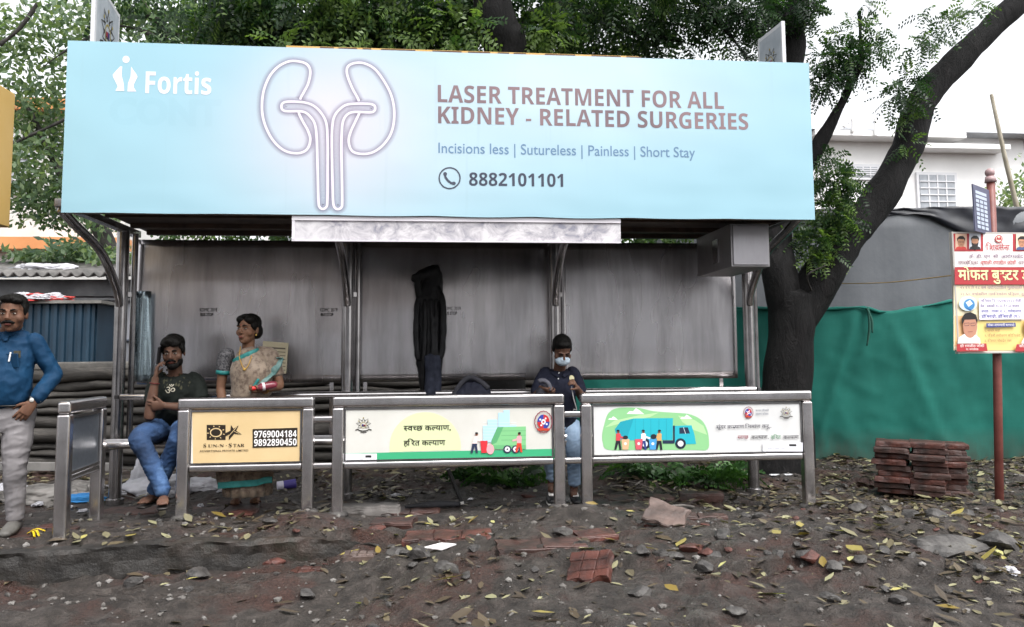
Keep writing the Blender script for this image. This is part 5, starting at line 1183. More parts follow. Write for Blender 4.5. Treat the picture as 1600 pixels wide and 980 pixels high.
# ================================================================== bus stop pole with poster
PY=6.8
bp_=empty('bus_stop_pole',onz(1571,768),'leaning dull red pole carrying a blue route plate and a bright health camp poster','sign pole')
mb=MB(); A=onz(1571,770); B=at(1548,285,6.84); mb.tube([Vector((A.x,PY,-.15)),at(1558,560,PY),B],[.036,.036,.036],n=18); mb.build('pole',mottled('red_paint',(.15,.042,.034),(.24,.08,.065),5,.5,bump=.1),bp_,smooth=True)
mb=MB(); mb.cyl(B,B+Vector((-.004,0,.055)),.052,18,.04); mb.ell(B+Vector((-.004,0,.09)),(.042,.042,.042)); mb.build('finial',mottled('faded_red',(.34,.22,.22),(.45,.33,.33),5,.5),bp_,smooth=True)
pl=at(1521,292,PY-.22); 
a0,a1=at(1521,325,6.55),at(1546,325,6.80)
d=Vector((a1.x-a0.x,.25,0)); zt,zb=at(1521,292,6.55).z,at(1521,360,6.55).z
mb=MB(); mb.beam(Vector((a0.x,6.55,(zt+zb)/2+.01)),Vector((a1.x,6.80,(zt+zb)/2+.01)),.012,zt-zb+.03); rp=mb.build('route_plate',mottled('navy_plate',(.05,.055,.11),(.09,.095,.16),4,.5),bp_)
a=Art(0); n_=Vector((d.y,-d.x,0)).normalized(); dl=d.length; rr=random.Random(3)
a.T=lambda u,v:(u,v)
GRD='#b9c3d6'
a._c(GRD); rows=9
for r_ in range(rows):
    for c_ in range(3 if r_>1 else 1):
        n3=3 if r_>1 else 1; uu0=.12+.72*c_/n3; uu1=.12+.72*(c_+1)/n3-.05; v0=.06+.1*r_; v1=v0+.07
        a.poly(GRD,[(uu0*dl,zt-v0*(zt-zb)),(uu1*dl,zt-v0*(zt-zb)),(uu1*dl,zt-v1*(zt-zb)),(uu0*dl,zt-v1*(zt-zb))])
a.mb.v=[tuple(Vector((a0.x,6.55,0))+d.normalized()*p[0]+n_*(.0075-p[1])+Vector((0,0,p[2]))) for p in a.mb.v]; a.build('route_grid',rp)
YPO=6.70; c0=at(1487,363,YPO); c1=at(1493,552,YPO); xr=c0.x+1.02
mb=MB(); mb.box(((c0.x+xr)/2,YPO+.02,(c0.z+c1.z)/2),(xr-c0.x,.03,c0.z-c1.z)); po=mb.build('poster_board',paint('#e9e2cf',.5),bp_,bevel=.002)
mb=MB()
for x in (c0.x+.006,xr-.006): mb.box((x,YPO+.018,(c0.z+c1.z)/2),(.016,.04,c0.z-c1.z+.01))
for z in (c0.z-.004,c1.z+.004): mb.box(((c0.x+xr)/2,YPO+.0185,z),(xr-c0.x,.04,.014))
mb.build('poster_frame',paint('#b9b4ae',.45),bp_)
a=Art(YPO+.002,.0004); PX=lambda x,y:(1480+x*120/535,350+y*220/980)      # zoomed photo pixel to photo pixel
RD='#b3343a'
def rc(c,x0,y0,x1,y1): a.rect(c,*PX(x0,y0),*PX(x1,y1))
rc('#efe3c0',45,425,760,880); rc('#f0d98a',210,675,600,880); rc('#ecc08c',52,640,200,850)
rc('#f1efec',45,190,760,300); rc('#f3f1ef',250,65,760,190)
rc(RD,42,68,248,192); rc(RD,455,68,760,192)
def face(x,y,s,bg,beard=False,sh='#d9443c',glasses=True,hair='#1d1712'):
    rc(bg,x-s*.42,y-s*.62,x+s*.42,y+s*.55)
    P=lambda dx,dy:PX(x+dx*s,y+dy*s)
    a.poly(sh,[P(-.42,.55),P(-.36,.38),P(-.12,.28),P(.12,.28),P(.36,.38),P(.42,.55)])
    a.ellipse('#c98f6c',*P(0,0),.26*s*.224,.36*s*.224); a.poly(hair,[P(-.29,-.05),P(-.3,-.3),P(-.1,-.46),P(.14,-.46),P(.3,-.28),P(.28,-.05),P(.2,-.22),P(-.2,-.24)])
    if beard: a.poly(hair,[P(-.26,.02),P(-.12,.12),P(.12,.12),P(.26,.02),P(.2,.38),P(0,.62),P(-.2,.38)])
    if glasses:
        for q in (-.12,.12): a.line('#2a2420',[P(q-.09,-.06),P(q+.09,-.06),P(q+.07,.04),P(q-.07,.04)],.5,True)
    a.line('#7a4a3a',[P(-.1,.19),P(.1,.19)],.5)
face(95,128,95,'#e9c2a8'); face(190,126,95,'#dfe2ea',True,'#26262c',False); face(515,130,95,'#ecd9c0',sh='#4a5a86')
a.ellipse(RD,*PX(354,105),6,6); a.ellipse('#f3d9c9',*PX(354,105),4.6,4.6); a.poly(RD,[PX(335,112),PX(345,88),PX(354,104),PX(364,86),PX(373,112)])
a.text(RD,'शिवसेना',*PX(266,184),PX(432,0)[0],8.6,.008)
a.text('#6a3f66','के. डी. एम. सी. आरोग्यकेंद्र यांच्या वतीने',*PX(148,236),PX(700,0)[0],4.2,.01); a.text('#7a4a5a','नगरसेविका',*PX(70,281),PX(212,0)[0],4.4,.01); a.text(RD,'वृषाली रणजीत जोशी',*PX(226,281),PX(476,0)[0],5,.014); a.text('#7a4a5a','यांच्या',*PX(488,281),PX(570,0)[0],4.4,.01)
rc(RD,45,303,760,423); a.text('#5a1418','मोफत बुस्टर डोस',*PX(74,392),PX(661,0)[0],14.6,.03); a.text('#f6e7ae','मोफत बुस्टर डोस',*PX(70,389),PX(657,0)[0],14.6,.022)
a.text('#8a6a86','१) १२ ते १८ वर्ष वयोगटातील मुलांसाठी पहिला व दुसरा डोस',*PX(85,452),PX(740,0)[0],3.6,.004); a.text('#8a6a86','२) ६० वर्षांवरील नागरिकांना पहिला, दुसरा व बुस्टर डोस',*PX(85,497),PX(720,0)[0],3.6,.004)
a.ellipse('#cfe3ef',*PX(137,555),14,11.5); a.ellipse('#3f86bf',*PX(145,562),8.6,8.6); a.poly('#e6f1f6',[PX(120,548),PX(150,530),PX(170,556),PX(140,578)]); a.poly('#2a5f9a',[PX(118,580),PX(160,598),PX(190,580),PX(150,606)])
a.poly('#f2ecf4',[PX(212,520),PX(525,516),PX(525,664),PX(215,668)])
for k,sx_ in enumerate(('शनिवार दि. १६/०७/२०२२ रोजी','वेळ : सकाळी १०.०० ते १.०० वाजता','स्थळ : गाळा नं. २, गणेशनगर','डोंबिवली, डोंबिवली (प.)')): a.text('#5a4a86' if k<2 else '#3a46a0',sx_,*PX(228+(k==1)*-6,546+k*36),PX(505-(k%2)*12,0)[0],4.0,.008)
a.poly('#3b4383',[PX(262,692),PX(464,688),PX(468,716),PX(262,722)]); a.text('#f1eef2','सोबत आणण्याची कागदपत्रे',*PX(272,712),PX(458,0)[0],3.3,.008)
for k,(sx_,x1) in enumerate((('१. आधार कार्ड',355),('२. पहिली लसीकरण सर्टिफिकेट',498),('३. रजिस्टर मोबाईल नंबर',436))): a.text('#9a6a4a',sx_,*PX(250,750+k*36),PX(x1,0)[0],3.4,.004)
P=PX
a.poly('#f4f2f2',[P(62,832),P(70,790),P(110,765),P(175,765),P(215,795),P(222,832)]); a.ellipse('#c08a72',*P(148,716),11,17.5); a.poly('#1c1614',[P(92,700),P(88,660),P(110,625),P(150,614),P(188,632),P(200,670),P(196,700),P(185,665),P(110,668)])
for q in (125,168): a.line('#3a2a3a',[P(q-17,692),P(q+17,690),P(q+14,708),P(q-14,710)],.7,True)
a.line('#8a4a40',[P(132,752),P(165,750)],.7)
a.poly(RD,[P(55,838),P(260,832),P(268,885),P(55,888)]); a.text('#f4e9e4','श्री रणजीत जोशी',*P(78,858),P(246,0)[0],3.6,.012); a.text('#f4e9e4','मा. नगरसेवक',*P(118,880),P(205,0)[0],2.8,.01)
a.poly(RD,[P(470,838),P(740,830),P(740,885),P(458,888)]); a.text('#f4e9e4','सौ. वृषाली जोशी',*P(486,858),P(700,0)[0],3.6,.012)
a.poly('#f4f2f2',[P(500,832),P(520,790),P(600,765),P(690,832)]); a.ellipse('#c08a72',*P(575,715),12,18); a.poly('#1c1614',[P(530,740),P(528,680),P(560,640),P(600,640),P(628,690),P(622,740),P(606,690),P(545,690)])
a.build('printed_poster',po)
# ================================================================== people
def skin_mat(name,c1,c2):
    t=NT(name); f=t.noise(t.coord(),9,4,.6); t.set(Base_Color=t.ramp(f,[(.3,c1),(.7,c2)]),Roughness=.62,Specular_IOR_Level=.3,Subsurface_Weight=.08,Subsurface_Scale=.01); t.bump(t.noise(t.coord(),120,2),.08,.002); return t.m
SK1=skin_mat('brown_skin',(.115,.055,.034),(.175,.088,.055)); SK2=skin_mat('warm_brown_skin',(.15,.075,.045),(.22,.115,.07)); SK3=skin_mat('dark_brown_skin',(.085,.042,.028),(.135,.07,.046))
HAIR=NT('black_hair'); v=HAIR.coord(scale=(1,1,.25)); HAIR.set(Base_Color=HAIR.ramp(HAIR.noise(v,60,4),[(.3,(.0025,.0022,.002)),(.7,(.009,.008,.007))]),Roughness=.6,Specular_IOR_Level=.15); HAIR.bump(HAIR.noise(v,90,3),.6,.006); HAIR=HAIR.m
EYE=paint('#a39a90',.35,'eye_white'); IRIS=paint('#140c08',.15,'iris'); LIP=paint('#6a352c',.45,'lip')
def V3(*a): return Vector(a)
def head_matrix(c,yaw,pitch,roll,s): return Matrix.Translation(c)@Matrix.Rotation(yaw,4,'Z')@Matrix.Rotation(pitch,4,'X')@Matrix.Rotation(roll,4,'Y')@Matrix.Scale(s,4)
def xadd(mb,src,M4): mb.add([M4@Vector(p) for p in src.v],src.f)
def head_shape(full=1.0):
    h=MB()
    h.ell((0,.016,.036),(.073,.094,.082)); h.ell((0,-.016,-.02),(.064*full,.074,.088)); h.ell((0,-.04,-.072),(.044*full,.046,.042)); h.ell((0,-.06,-.094),(.024,.024,.019))
    for s in (-1,1):
        h.ell((s*.045*full,-.045,-.025),(.026,.03,.03)); h.ell((s*.077,.012,-.006),(.009,.019,.031)); h.ell((s*.03,-.078,.024),(.025,.014,.0085))
    h.tube([(0,-.082,.022),(0,-.096,-.004),(0,-.106,-.026)],[(.008,.008),(.0105,.011),(.0155,.012)],n=10)
    h.ell((0,-.098,-.030),(.018,.013,.009)); h.ell((0,-.082,-.057),(.027,.016,.0075)); h.ell((0,-.080,-.068),(.024,.016,.008))
    return h
def hand(mb,w,d,nrm,thumb,s=1.0,curl=.35,spread=.10):
    """palm and five fingers: w wrist, d pointing along the hand, nrm out of the palm side, thumb=+1/-1 side"""
    d=d.normalized(); nrm=(nrm-d*nrm.dot(d)).normalized(); sd=d.cross(nrm)*thumb
    mb.tube([w-d*.02*s,w+d*.03*s,w+d*.085*s],[(.026*s,.019*s),(.038*s,.017*s),(.040*s,.014*s)],side=sd,n=14,smooth=3)
    for i,(o,l) in enumerate(((.030,.072),(.010,.082),(-.011,.075),(-.031,.058))):
        b=w+d*(.082-.006*abs(i-1.3))*s+sd*o*s; dd=(d+sd*spread*(1.5-i)*.6).normalized(); pts=[b-d*.02*s,b]; a=0
        for j,f in enumerate((.45,.32,.23)):
            a+=curl*(1.0+.25*i)*(.8+.3*j); q=(dd*cos(a)+nrm*sin(a)); pts.append(pts[-1]+q*l*f*s)
        mb.tube(pts,[.0095*s,.0095*s,.0088*s,.0082*s,.0070*s],n=10)
    b=w+d*.02*s+sd*.03*s; dd=(d*.72+sd*.68+nrm*.25).normalized(); p1=b+dd*.032*s; p2=p1+(dd*.8+d*.35+nrm*curl).normalized()*.032*s; p3=p2+(d*.8+dd*.2+nrm*curl*1.4).normalized()*.026*s
    mb.tube([b-dd*.012*s,b,p1,p2,p3],[.012*s,.0125*s,.011*s,.0098*s,.0075*s],n=10)
def limb(mb,pts,rs,n=14): mb.tube(pts,rs,n=n,smooth=5,round_end=.7)
def eyes_and_brows(M4,rt,body,brow=True,open_=1.0):
    for s in (-1,1):
        e=MB(); q=MB(); q.ell((s*.031,-.0815,.006),(.0125,.006,.0052*open_)); xadd(e,q,M4); e.mi=1; q=MB(); q.ell((s*.031,-.0862,.006),(.0058,.0026,.0050*open_)); xadd(e,q,M4); e.build('eye',[EYE,IRIS],rt,smooth=True)
    if brow:
        for s in (-1,1):
            e=MB(); q=MB(); q.tube([(s*.014,-.0925,.026),(s*.032,-.0935,.0315),(s*.05,-.081,.025)],[(.003,.0045),(.003,.0055),(.002,.003)],n=8,smooth=3,side=(0,1,0)); xadd(e,q,M4); e.build('eyebrow',HAIR,rt,smooth=True)
    e=MB(); q=MB(); q.ell((0,-.0935,-.0625),(.021,.006,.0085)); xadd(e,q,M4); e.build('lips',LIP,rt,smooth=True)
def hair_obj(rt,M4,parts,name='hair',amp=.006,vox=.006):
    mb=MB(); q=MB()
    for p in parts: q.ell(*p) if not isinstance(p[0],list) else q.tube(*p[:2],smooth=4)
    xadd(mb,q,M4); return blob_obj(name,mb,vox,HAIR,rt,smooth_it=2,wrinkle=amp,wscale=34,wz=.6)
def shoe(mb,heel,toe,w=.045,h=.07):
    d=(toe-heel); 
    mb.tube([heel+V3(0,0,h*.55),heel+d*.25+V3(0,0,h*.6),heel+d*.6+V3(0,0,h*.40),toe+V3(0,0,h*.28)],[(w*.85,h*.55),(w*.9,h*.6),(w*1.05,h*.42),(w*.75,h*.28)],side=d.cross(V3(0,0,1)).normalized(),n=16,smooth=5,round_end=.9)

# ------------------------------------------------ standing man in the blue shirt
g=gzf(-2.92,6.1); B=V3(-3.035,6.1,g+.02)
rt=empty('person',B,'man in bright blue shirt and pale trousers standing at the left edge','person')
O=lambda x,y,z:B+V3(x,y,z)
hs=1.10; hc=at(20,491,6.02); M4=head_matrix(hc,rad(9),rad(4),0,hs)
sL,eL,wL=O(.185,0,1.335),O(.30,.045,1.10),O(.235,-.085,.915); sR,eR,wR=O(-.225,0,1.375),O(-.30,.06,1.10),O(-.25,-.10,.90)
hipL,knL,anL=O(.10,0,.86),O(.10,-.035,.47),O(.085,.03,.085); hipR,knR,anR=O(-.12,0,.86),O(-.17,-.04,.47),O(-.20,.02,.085)
mb=MB(); xadd(mb,head_shape(1.1),M4)
limb(mb,[O(.0,.0,1.34),O(.01,-.01,1.42),hc+V3(0,.035,-.06)],[.075,.06,.058])
mb.tube([O(0,0,.86),O(0,0,1.0),O(0,-.01,1.2),O(0,0,1.36)],[(.13,.09),(.14,.11),(.15,.10),(.10,.06)],side=(1,0,0),smooth=4)
for a,b,c in ((sL,eL,wL),(sR,eR,wR)): limb(mb,[a,b,c],[.045,.038,.027])
for a,b,c in ((hipL,knL,anL),(hipR,knR,anR)): limb(mb,[a,b,c],[.07,.05,.035]); mb.tube([c+V3(0,.03,-.05),c+V3(0,-.12,-.06)],[.03,.025])
hand(mb,wL+V3(-.008,-.006,-.012),V3(-.55,-.2,-.8),V3(-.35,.9,.1),-1,1.05,.22)
hand(mb,wR,V3(.3,-.1,-.9),V3(.2,.9,0),1,1.05,.3)
body=blob_obj('body',mb,.0048,SK1,rt,smooth_it=2)
eyes_and_brows(M4,rt,body,open_=.8)
hair_obj(rt,M4,[((0,.035,.058),(.083,.092,.078)),((0,-.03,.098),(.068,.052,.032)),((.03,-.05,.088),(.045,.03,.022)),((.072,.005,.03),(.012,.03,.04)),((-.072,.005,.03),(.012,.03,.04))])
mb=MB(); q=MB(); q.tube([(-.036,-.084,-.056),(-.016,-.098,-.046),(.016,-.098,-.046),(.036,-.084,-.056)],[(.006,.006),(.008,.009),(.008,.009),(.006,.006)],smooth=4,side=(0,1,0)); xadd(mb,q,M4); mb.build('moustache',HAIR,rt,smooth=True)
shirt=cloth_mat('blue_shirt',(.003,.024,.062),(.007,.046,.108),5,.7,200)
mb=MB(); mb.tube([O(0,-.005,.932),O(0,-.02,.96),O(0,-.035,1.05),O(0,-.025,1.18),O(0,-.005,1.31),O(-.005,.0,1.385),O(-.01,.0,1.425)],[(.166,.122),(.176,.145),(.182,.155),(.19,.14),(.188,.112),(.145,.085),(.068,.062)],side=(1,0,0),n=28,smooth=5,round_end=0)
for a,b,c in ((sL,eL,wL),(sR,eR,wR)): limb(mb,[a+(V3(0,0,.0)-V3((a-B).x*.15,0,0)),a,(a+b)/2,b,(b+c)/2,c+(b-c)*.06],[.055,.062,.060,.057,.052,.043])
blob_obj('shirt',mb,.008,shirt,rt,smooth_it=8,wrinkle=.013,wscale=7.5,wz=.8,seed=3)
mb=MB()
for s in (-1,1): mb.tube([O(-.012+s*.066,.03,1.435),O(-.014+s*.072,-.045,1.415),O(-.014+s*.045,-.10,1.385),O(-.014+s*.06,-.125,1.345)],[(.012,.026),(.010,.03),(.008,.032),(.006,.014)],side=(0,-1,.4),smooth=4,n=10)
mb.build('collar',shirt,rt,smooth=True)
mb=MB(); mb.tube([O(-.014,-.115,1.36),O(-.012,-.152,1.24),O(-.01,-.185,1.08),O(-.008,-.165,.93)],[(.018,.004)]*4,side=(1,0,0),smooth=4,n=8); pk=mb.build('button_placket',shirt,rt,smooth=True)
mb=MB(); mb.box(O(.10,-.138,1.205),(.11,.012,.10),Matrix.Rotation(-.35,3,'Z')@Matrix.Rotation(.15,3,'X')); mb.build('shirt_pocket',shirt,rt,bevel=.004)
mb=MB(); mb.cyl(O(.085,-.150,1.20),O(.095,-.150,1.265),.006,10); mb.build('pen',paint('#e9e9ec',.3),rt)
mb=MB(); mb.box(O(.13,-.135,1.25),(.05,.012,.05),Matrix.Rotation(-.35,3,'Z')); mb.build('pocket_card',paint('#4a4638',.5),rt)
tr=cloth_mat('pale_trousers',(.17,.16,.165),(.26,.245,.25),4,.8,200)
mb=MB(); mb.tube([O(-.01,0,.70),O(0,0,.80),O(0,-.005,.895)],[(.165,.115),(.178,.125),(.168,.118)],side=(1,0,0),n=24,smooth=4,round_end=0)
for a,b,c in ((hipL,knL,anL),(hipR,knR,anR)): limb(mb,[a,a+(b-a)*.5,b,b+(c-b)*.5,c+V3(0,0,.0)],[.105,.096,.078,.070,.060])
blob_obj('trousers',mb,.007,tr,rt,smooth_it=6,wrinkle=.010,wscale=4.6,wz=2.0,seed=7)
mb=MB(); ring=[O(.180*cos(k*pi/20),-.008+.134*sin(k*pi/20),.890) for k in range(41)]; mb.tube(ring,[(.006,.022)]*41,side=(0,0,1),n=8,round_end=0); bl_=mb.build('belt',paint('#0c0b0b',.35),rt,smooth=True)
mb=MB(); mb.box(O(-.02,-.150,.890),(.055,.012,.044)); mb.build('buckle',paint('#6b6258',.3),bl_,bevel=.004)
mb=MB(); wd_=(eL-wL).normalized(); c=wL+wd_*.015; q=wd_.orthogonal().normalized(); q2=wd_.cross(q); mb.tube([c+(q*cos(k*pi/8)+q2*sin(k*pi/8))*.034 for k in range(17)],[(.005,.008)]*17,n=8,round_end=0); mb.ell(c+V3(-.01,-.034,0),(.016,.008,.016)); mb.build('wristwatch',paint('#c9c6c0',.25),rt,smooth=True)
sh_=mottled('grey_shoe',(.06,.055,.05),(.12,.115,.105),6,.6)
for a,dx in ((anL,.03),(anR,-.03)):
    mb=MB(); shoe(mb,V3(a.x-.01,a.y+.05,B.z-.01),V3(a.x+dx,a.y-.20,B.z-.01),.05,.085); mb.build('shoe',sh_,rt,smooth=True)

# ------------------------------------------------ seated man on the phone
g=gzf(-2.1,6.5); B=V3(-2.08,6.88,g)
rt=empty('person',B,'bearded man in black T-shirt and blue jeans sitting on the bench, phone at ear','person')
P_=lambda u,v,y:at(u,v,y)
hc=P_(271,551,6.70); M4=head_matrix(hc,rad(4),rad(10),rad(-4),1.03)
pel=V3(-2.10,6.92,.66); ch=P_(272,610,6.78); nk=P_(274,583,6.76)
sA,eA,wA=P_(243,598,6.78),P_(233,652,6.60),P_(243,590,6.60)          # his right arm: elbow down, hand up at the ear
sB,eB,wB=P_(308,598,6.82),P_(318,640,6.72),P_(256,634,6.56)          # his left arm folded across
kA=P_(218,686,6.45); aA=P_(256,768,6.40); kB=P_(281,683,6.46); aB=P_(241,766,6.62)
hA,hB=V3(-2.19,6.88,.66),V3(-2.02,6.88,.66)
mb=MB(); xadd(mb,head_shape(1.0),M4)
limb(mb,[nk+V3(0,.03,-.06),nk,hc+V3(0,.03,-.06)],[.07,.055,.055])
mb.tube([pel,pel+(ch-pel)*.5,ch,nk+V3(0,.02,-.03)],[(.12,.09),(.125,.09),(.135,.085),(.09,.055)],side=(1,0,0),smooth=4)
for a,b,c,k in ((sA,eA,wA,.042),(sB,eB,wB,.042)): limb(mb,[a,(a+b)/2,b,b+(c-b)*.3,c],[.045,.045,.040,.043,.027])
for a,b,c in ((hA,kA,aA),(hB,kB,aB)):
    limb(mb,[a,a+(b-a)*.5+V3(0,0,.015),b,b+(c-b)*.35+V3(0,.01,0),c+V3(0,0,-.01)],[.06,.055,.045,.04,.035]); f=V3(.05 if c is aA else -.03,-.19,0).normalized(); t_=c+V3(0,0,-.055)
    mb.tube([t_-f*.05,t_+f*.03,t_+f*.12,t_+f*.165+V3(0,0,-.012)],[(.032,.034),(.036,.032),(.044,.022),(.038,.012)],side=(1,0,0),smooth=4)
    for j in range(5): q=t_+f*(.165-.009*abs(j-1.0))+V3((j-2)*.0165,0,-.012); mb.tube([q-f*.02,q+f*.02],[.0095,.008],n=8)
hand(mb,wA,(hc+V3(-.075,-.02,.01)-wA).normalized()*1.0+V3(0,0,.9),V3(.85,.25,.1),1,1.0,.42)
hand(mb,wB,V3(-.9,-.1,.0),V3(0,.9,.2),-1,1.0,.4)
body=blob_obj('body',mb,.0048,SK3,rt,smooth_it=2)
eyes_and_brows(M4,rt,body,open_=.75)
hair_obj(rt,M4,[((0,.03,.064),(.085,.097,.08)),((0,-.035,.095),(.074,.055,.042)),((.035,-.068,.078),(.04,.022,.024)),((-.04,-.06,.08),(.035,.025,.024)),((.074,0,.03),(.013,.032,.045)),((-.074,0,.03),(.013,.032,.045))],amp=.009)
hair_obj(rt,M4,[((0,-.055,-.092),(.046,.045,.034)),((.05,-.03,-.062),(.02,.035,.04)),((-.05,-.03,-.062),(.02,.035,.04)),([(-.034,-.088,-.060),(-.014,-.103,-.044),(.014,-.103,-.044),(.034,-.088,-.060)],[.007,.008,.008,.007])],'beard',.004)
ts=cloth_mat('black_tshirt',(.006,.008,.007),(.016,.020,.017),6,.85,200)
mb=MB(); mb.tube([pel+V3(0,0,-.04),pel+V3(0,-.02,.10),pel+(ch-pel)*.55,ch,nk+V3(0,.02,-.055),nk+V3(0,.015,-.012)],[(.165,.125),(.165,.13),(.16,.125),(.178,.115),(.15,.085),(.068,.06)],side=(1,0,0),n=26,smooth=5,round_end=0)
for a,b in ((sA,eA),(sB,eB)): limb(mb,[a+(nk-a)*.3,a+(nk-a)*.05,a+(b-a)*.62],[.066,.064,.060])
shirt_o=blob_obj('t_shirt',mb,.009,ts,rt,smooth_it=3,wrinkle=.012,wscale=10,wz=.8,seed=12)
# om mark on the chest, bent to the cloth
def decal(target,polys,mat,name,parent,cen,w,lift=.004):
    """flat marks laid on the front of a garment by dropping each point along +y onto its surface"""
    from mathutils.bvhtree import BVHTree
    me=target.data; off=wloc(target); bv=BVHTree.FromPolygons([tuple(v.co+off) for v in me.vertices],[tuple(p.vertices) for p in me.polygons])
    mb=MB()
    for vs,fs in polys:
        out=[]
        for x,z in vs:
            h=bv.ray_cast(V3(cen.x+x*w,cen.y-1.2,cen.z+z*w),V3(0,1,0)); out.append((h[0] if h[0] is not None else V3(cen.x+x*w,cen.y,cen.z+z*w))+V3(0,-lift,0))
        mb.add(out,fs)
    return mb.build(name,mat,parent,fixn=False)
om=raw_text('ॐ'); xs=[p[0] for p in om[0]]; ys=[p[1] for p in om[0]]; mx_,my_,sc_=(min(xs)+max(xs))/2,(min(ys)+max(ys))/2,max(xs)-min(xs)
decal(shirt_o,[([((x-mx_)/sc_,(y-my_)/sc_) for x,y in om[0]],om[1])],paint('#b9b3a2',.7),'om_mark',shirt_o,P_(268,607,6.7),.075)
rr=random.Random(2); pol=[]
for k in range(26):
    x,z=rr.gauss(0,.6),rr.gauss(.55,.5); s=rr.uniform(.05,.16); pol.append(([(x-s,z),(x,z+s*1.6),(x+s*.6,z+.1*s),(x,z-s)],[(0,1,2,3)]))
decal(shirt_o,pol,paint('#3b3a26',.8),'shirt_print',shirt_o,P_(270,607,6.7),.085,.003)
jn=NT('blue_jeans'); v=jn.coord(); f=jn.noise(v,4.5,5,.6); jn.set(Base_Color=jn.ramp(f,[(.32,(.012,.03,.075)),(.55,(.03,.075,.18)),(.72,(.10,.19,.36))]),Roughness=.85); jn.bump(jn.noise(v,230,2),.2,.003); jn=jn.m
mb=MB(); mb.tube([V3(-2.105,6.93,.60),V3(-2.105,6.93,.72)],[(.17,.14),(.165,.13)],side=(1,0,0),n=22)
for a,b,c in ((hA,kA,aA),(hB,kB,aB)): limb(mb,[a,a+(b-a)*.5+V3(0,0,.015),b,b+(c-b)*.35+V3(0,.01,0),c+V3(0,0,-.01)],[.10,.092,.078,.068,.058])
blob_obj('jeans',mb,.008,jn,rt,smooth_it=2,wrinkle=.008,wscale=11,wz=1.6,seed=21)
fl=paint('#17120f',.5)
for c in (aA,aB):
    f=V3(.05 if c is aA else -.03,-.19,0).normalized(); t_=V3(c.x,c.y,0)+V3(0,0,c.z-.098); mb=MB(); mb.tube([t_-f*.08,t_+f*.03,t_+f*.13,t_+f*.20],[(.034,.010),(.037,.010),(.046,.010),(.034,.010)],side=(1,0,0),smooth=4,n=14); so_=mb.build('flip_flop',fl,rt,smooth=True)
    mb=MB()
    for s in (-1,1): mb.tube([t_+f*.02+V3(s*.04,0,.01),t_+f*.07+V3(s*.03,0,.045),t_+f*.145+V3(0,0,.032)],[.006,.007,.006],n=8,smooth=4)
    mb.build('strap',fl,so_,smooth=True)
mb=MB(); mb.box(hc+V3(-.090,-.062,-.020),(.016,.062,.14),Matrix.Rotation(rad(12),3,'X')@Matrix.Rotation(rad(8),3,'Y')); top_mesh('mobile_phone',mb,M['black_plastic'],'black mobile phone held to the ear of the seated man','phone',bevel=.004)
mb=MB(); d_=(wA-eA).normalized(); c=wA-d_*.045; q=d_.orthogonal().normalized(); q2=d_.cross(q); mb.tube([c+(q*cos(k*pi/8)+q2*sin(k*pi/8))*.036 for k in range(17)],[.004]*17,n=6,round_end=0); mb.build('wrist_thread',paint('#5a1512',.7),rt,smooth=True)

# ------------------------------------------------ woman in the sari
g=gzf(-1.46,6.7); B=V3(-1.475,6.74,g)
rt=empty('person',B,'woman in beige sari with turquoise border standing before the bench','person')
O=lambda x,y,z:B+V3(x,y,z)
hc=P_(388,515,6.72); M4=head_matrix(hc,rad(-24),rad(0),rad(2),1.02)
sA,eA,wA=P_(352,557,6.74),P_(345,606,6.74),P_(350,652,6.66); sB,eB,wB=P_(423,557,6.76),P_(437,602,6.74),P_(409,610,6.58)
mb=MB(); xadd(mb,head_shape(1.05),M4)
limb(mb,[P_(388,560,6.76),P_(388,543,6.75),hc+V3(0,.02,-.06)],[.07,.05,.05])
mb.tube([O(0,0,.80),O(0,0,1.0),O(.02,0,1.15),O(.02,0,1.27)],[(.13,.10),(.11,.09),(.13,.09),(.10,.05)],side=(1,0,0),smooth=4)
for a,b,c in ((sA,eA,wA),(sB,eB,wB)): limb(mb,[a,(a+b)/2,b,b+(c-b)*.3,c],[.044,.042,.036,.037,.025])
fA,fB=onz(368,792,.0),onz(398,790,.0)
for f_,hx in ((fA,-.06),(fB,.06)):
    limb(mb,[O(hx,0,.80),O(hx,-.02,.42),V3(f_.x,f_.y+.08,f_.z+.09)],[.08,.055,.036]); t_=V3(f_.x,f_.y+.05,f_.z+.055); d_=V3(.02,-.17,0).normalized()
    mb.tube([t_-d_*.04,t_+d_*.04,t_+d_*.12,t_+d_*.155+V3(0,0,-.01)],[(.03,.034),(.034,.03),(.042,.02),(.034,.012)],side=(1,0,0),smooth=4)
    for j in range(5): q=t_+d_*(.155-.008*abs(j-2))+V3((j-2)*.015,0,-.012); mb.tube([q-d_*.02,q+d_*.016],[.0085,.0075],n=8)
hand(mb,wA,V3(.15,-.2,-.9),V3(.9,0,0),1,.95,.3); hand(mb,wB,V3(-.72,-.5,-.1),V3(.1,.2,.9),-1,.95,.75)
body=blob_obj('body',mb,.0048,SK2,rt,smooth_it=2); eyes_and_brows(M4,rt,body,open_=.85)
hair_obj(rt,M4,[((0,.026,.05),(.083,.097,.082)),((0,.105,-.02),(.055,.05,.055)),((.056,.045,-.012),(.034,.055,.062)),((-.056,.045,-.012),(.034,.055,.062)),((.042,-.030,.078),(.042,.05,.034)),((-.042,-.030,.078),(.042,.05,.034)),((.066,-.004,.04),(.02,.04,.045)),((-.066,-.004,.04),(.02,.04,.045)),((0,-.02,.105),(.05,.055,.022))],amp=.003)
mb=MB(); q=MB(); q.ell((0,-.0975,.034),(.004,.003,.004)); xadd(mb,q,M4); mb.build('bindi',paint('#7a1018',.4),rt,smooth=True)
mb=MB(); q=MB(); q.ell((.08,-.005,-.042),(.006,.006,.009)); xadd(mb,q,M4); mb.build('earring',paint('#c9a24a',.25),rt,smooth=True)
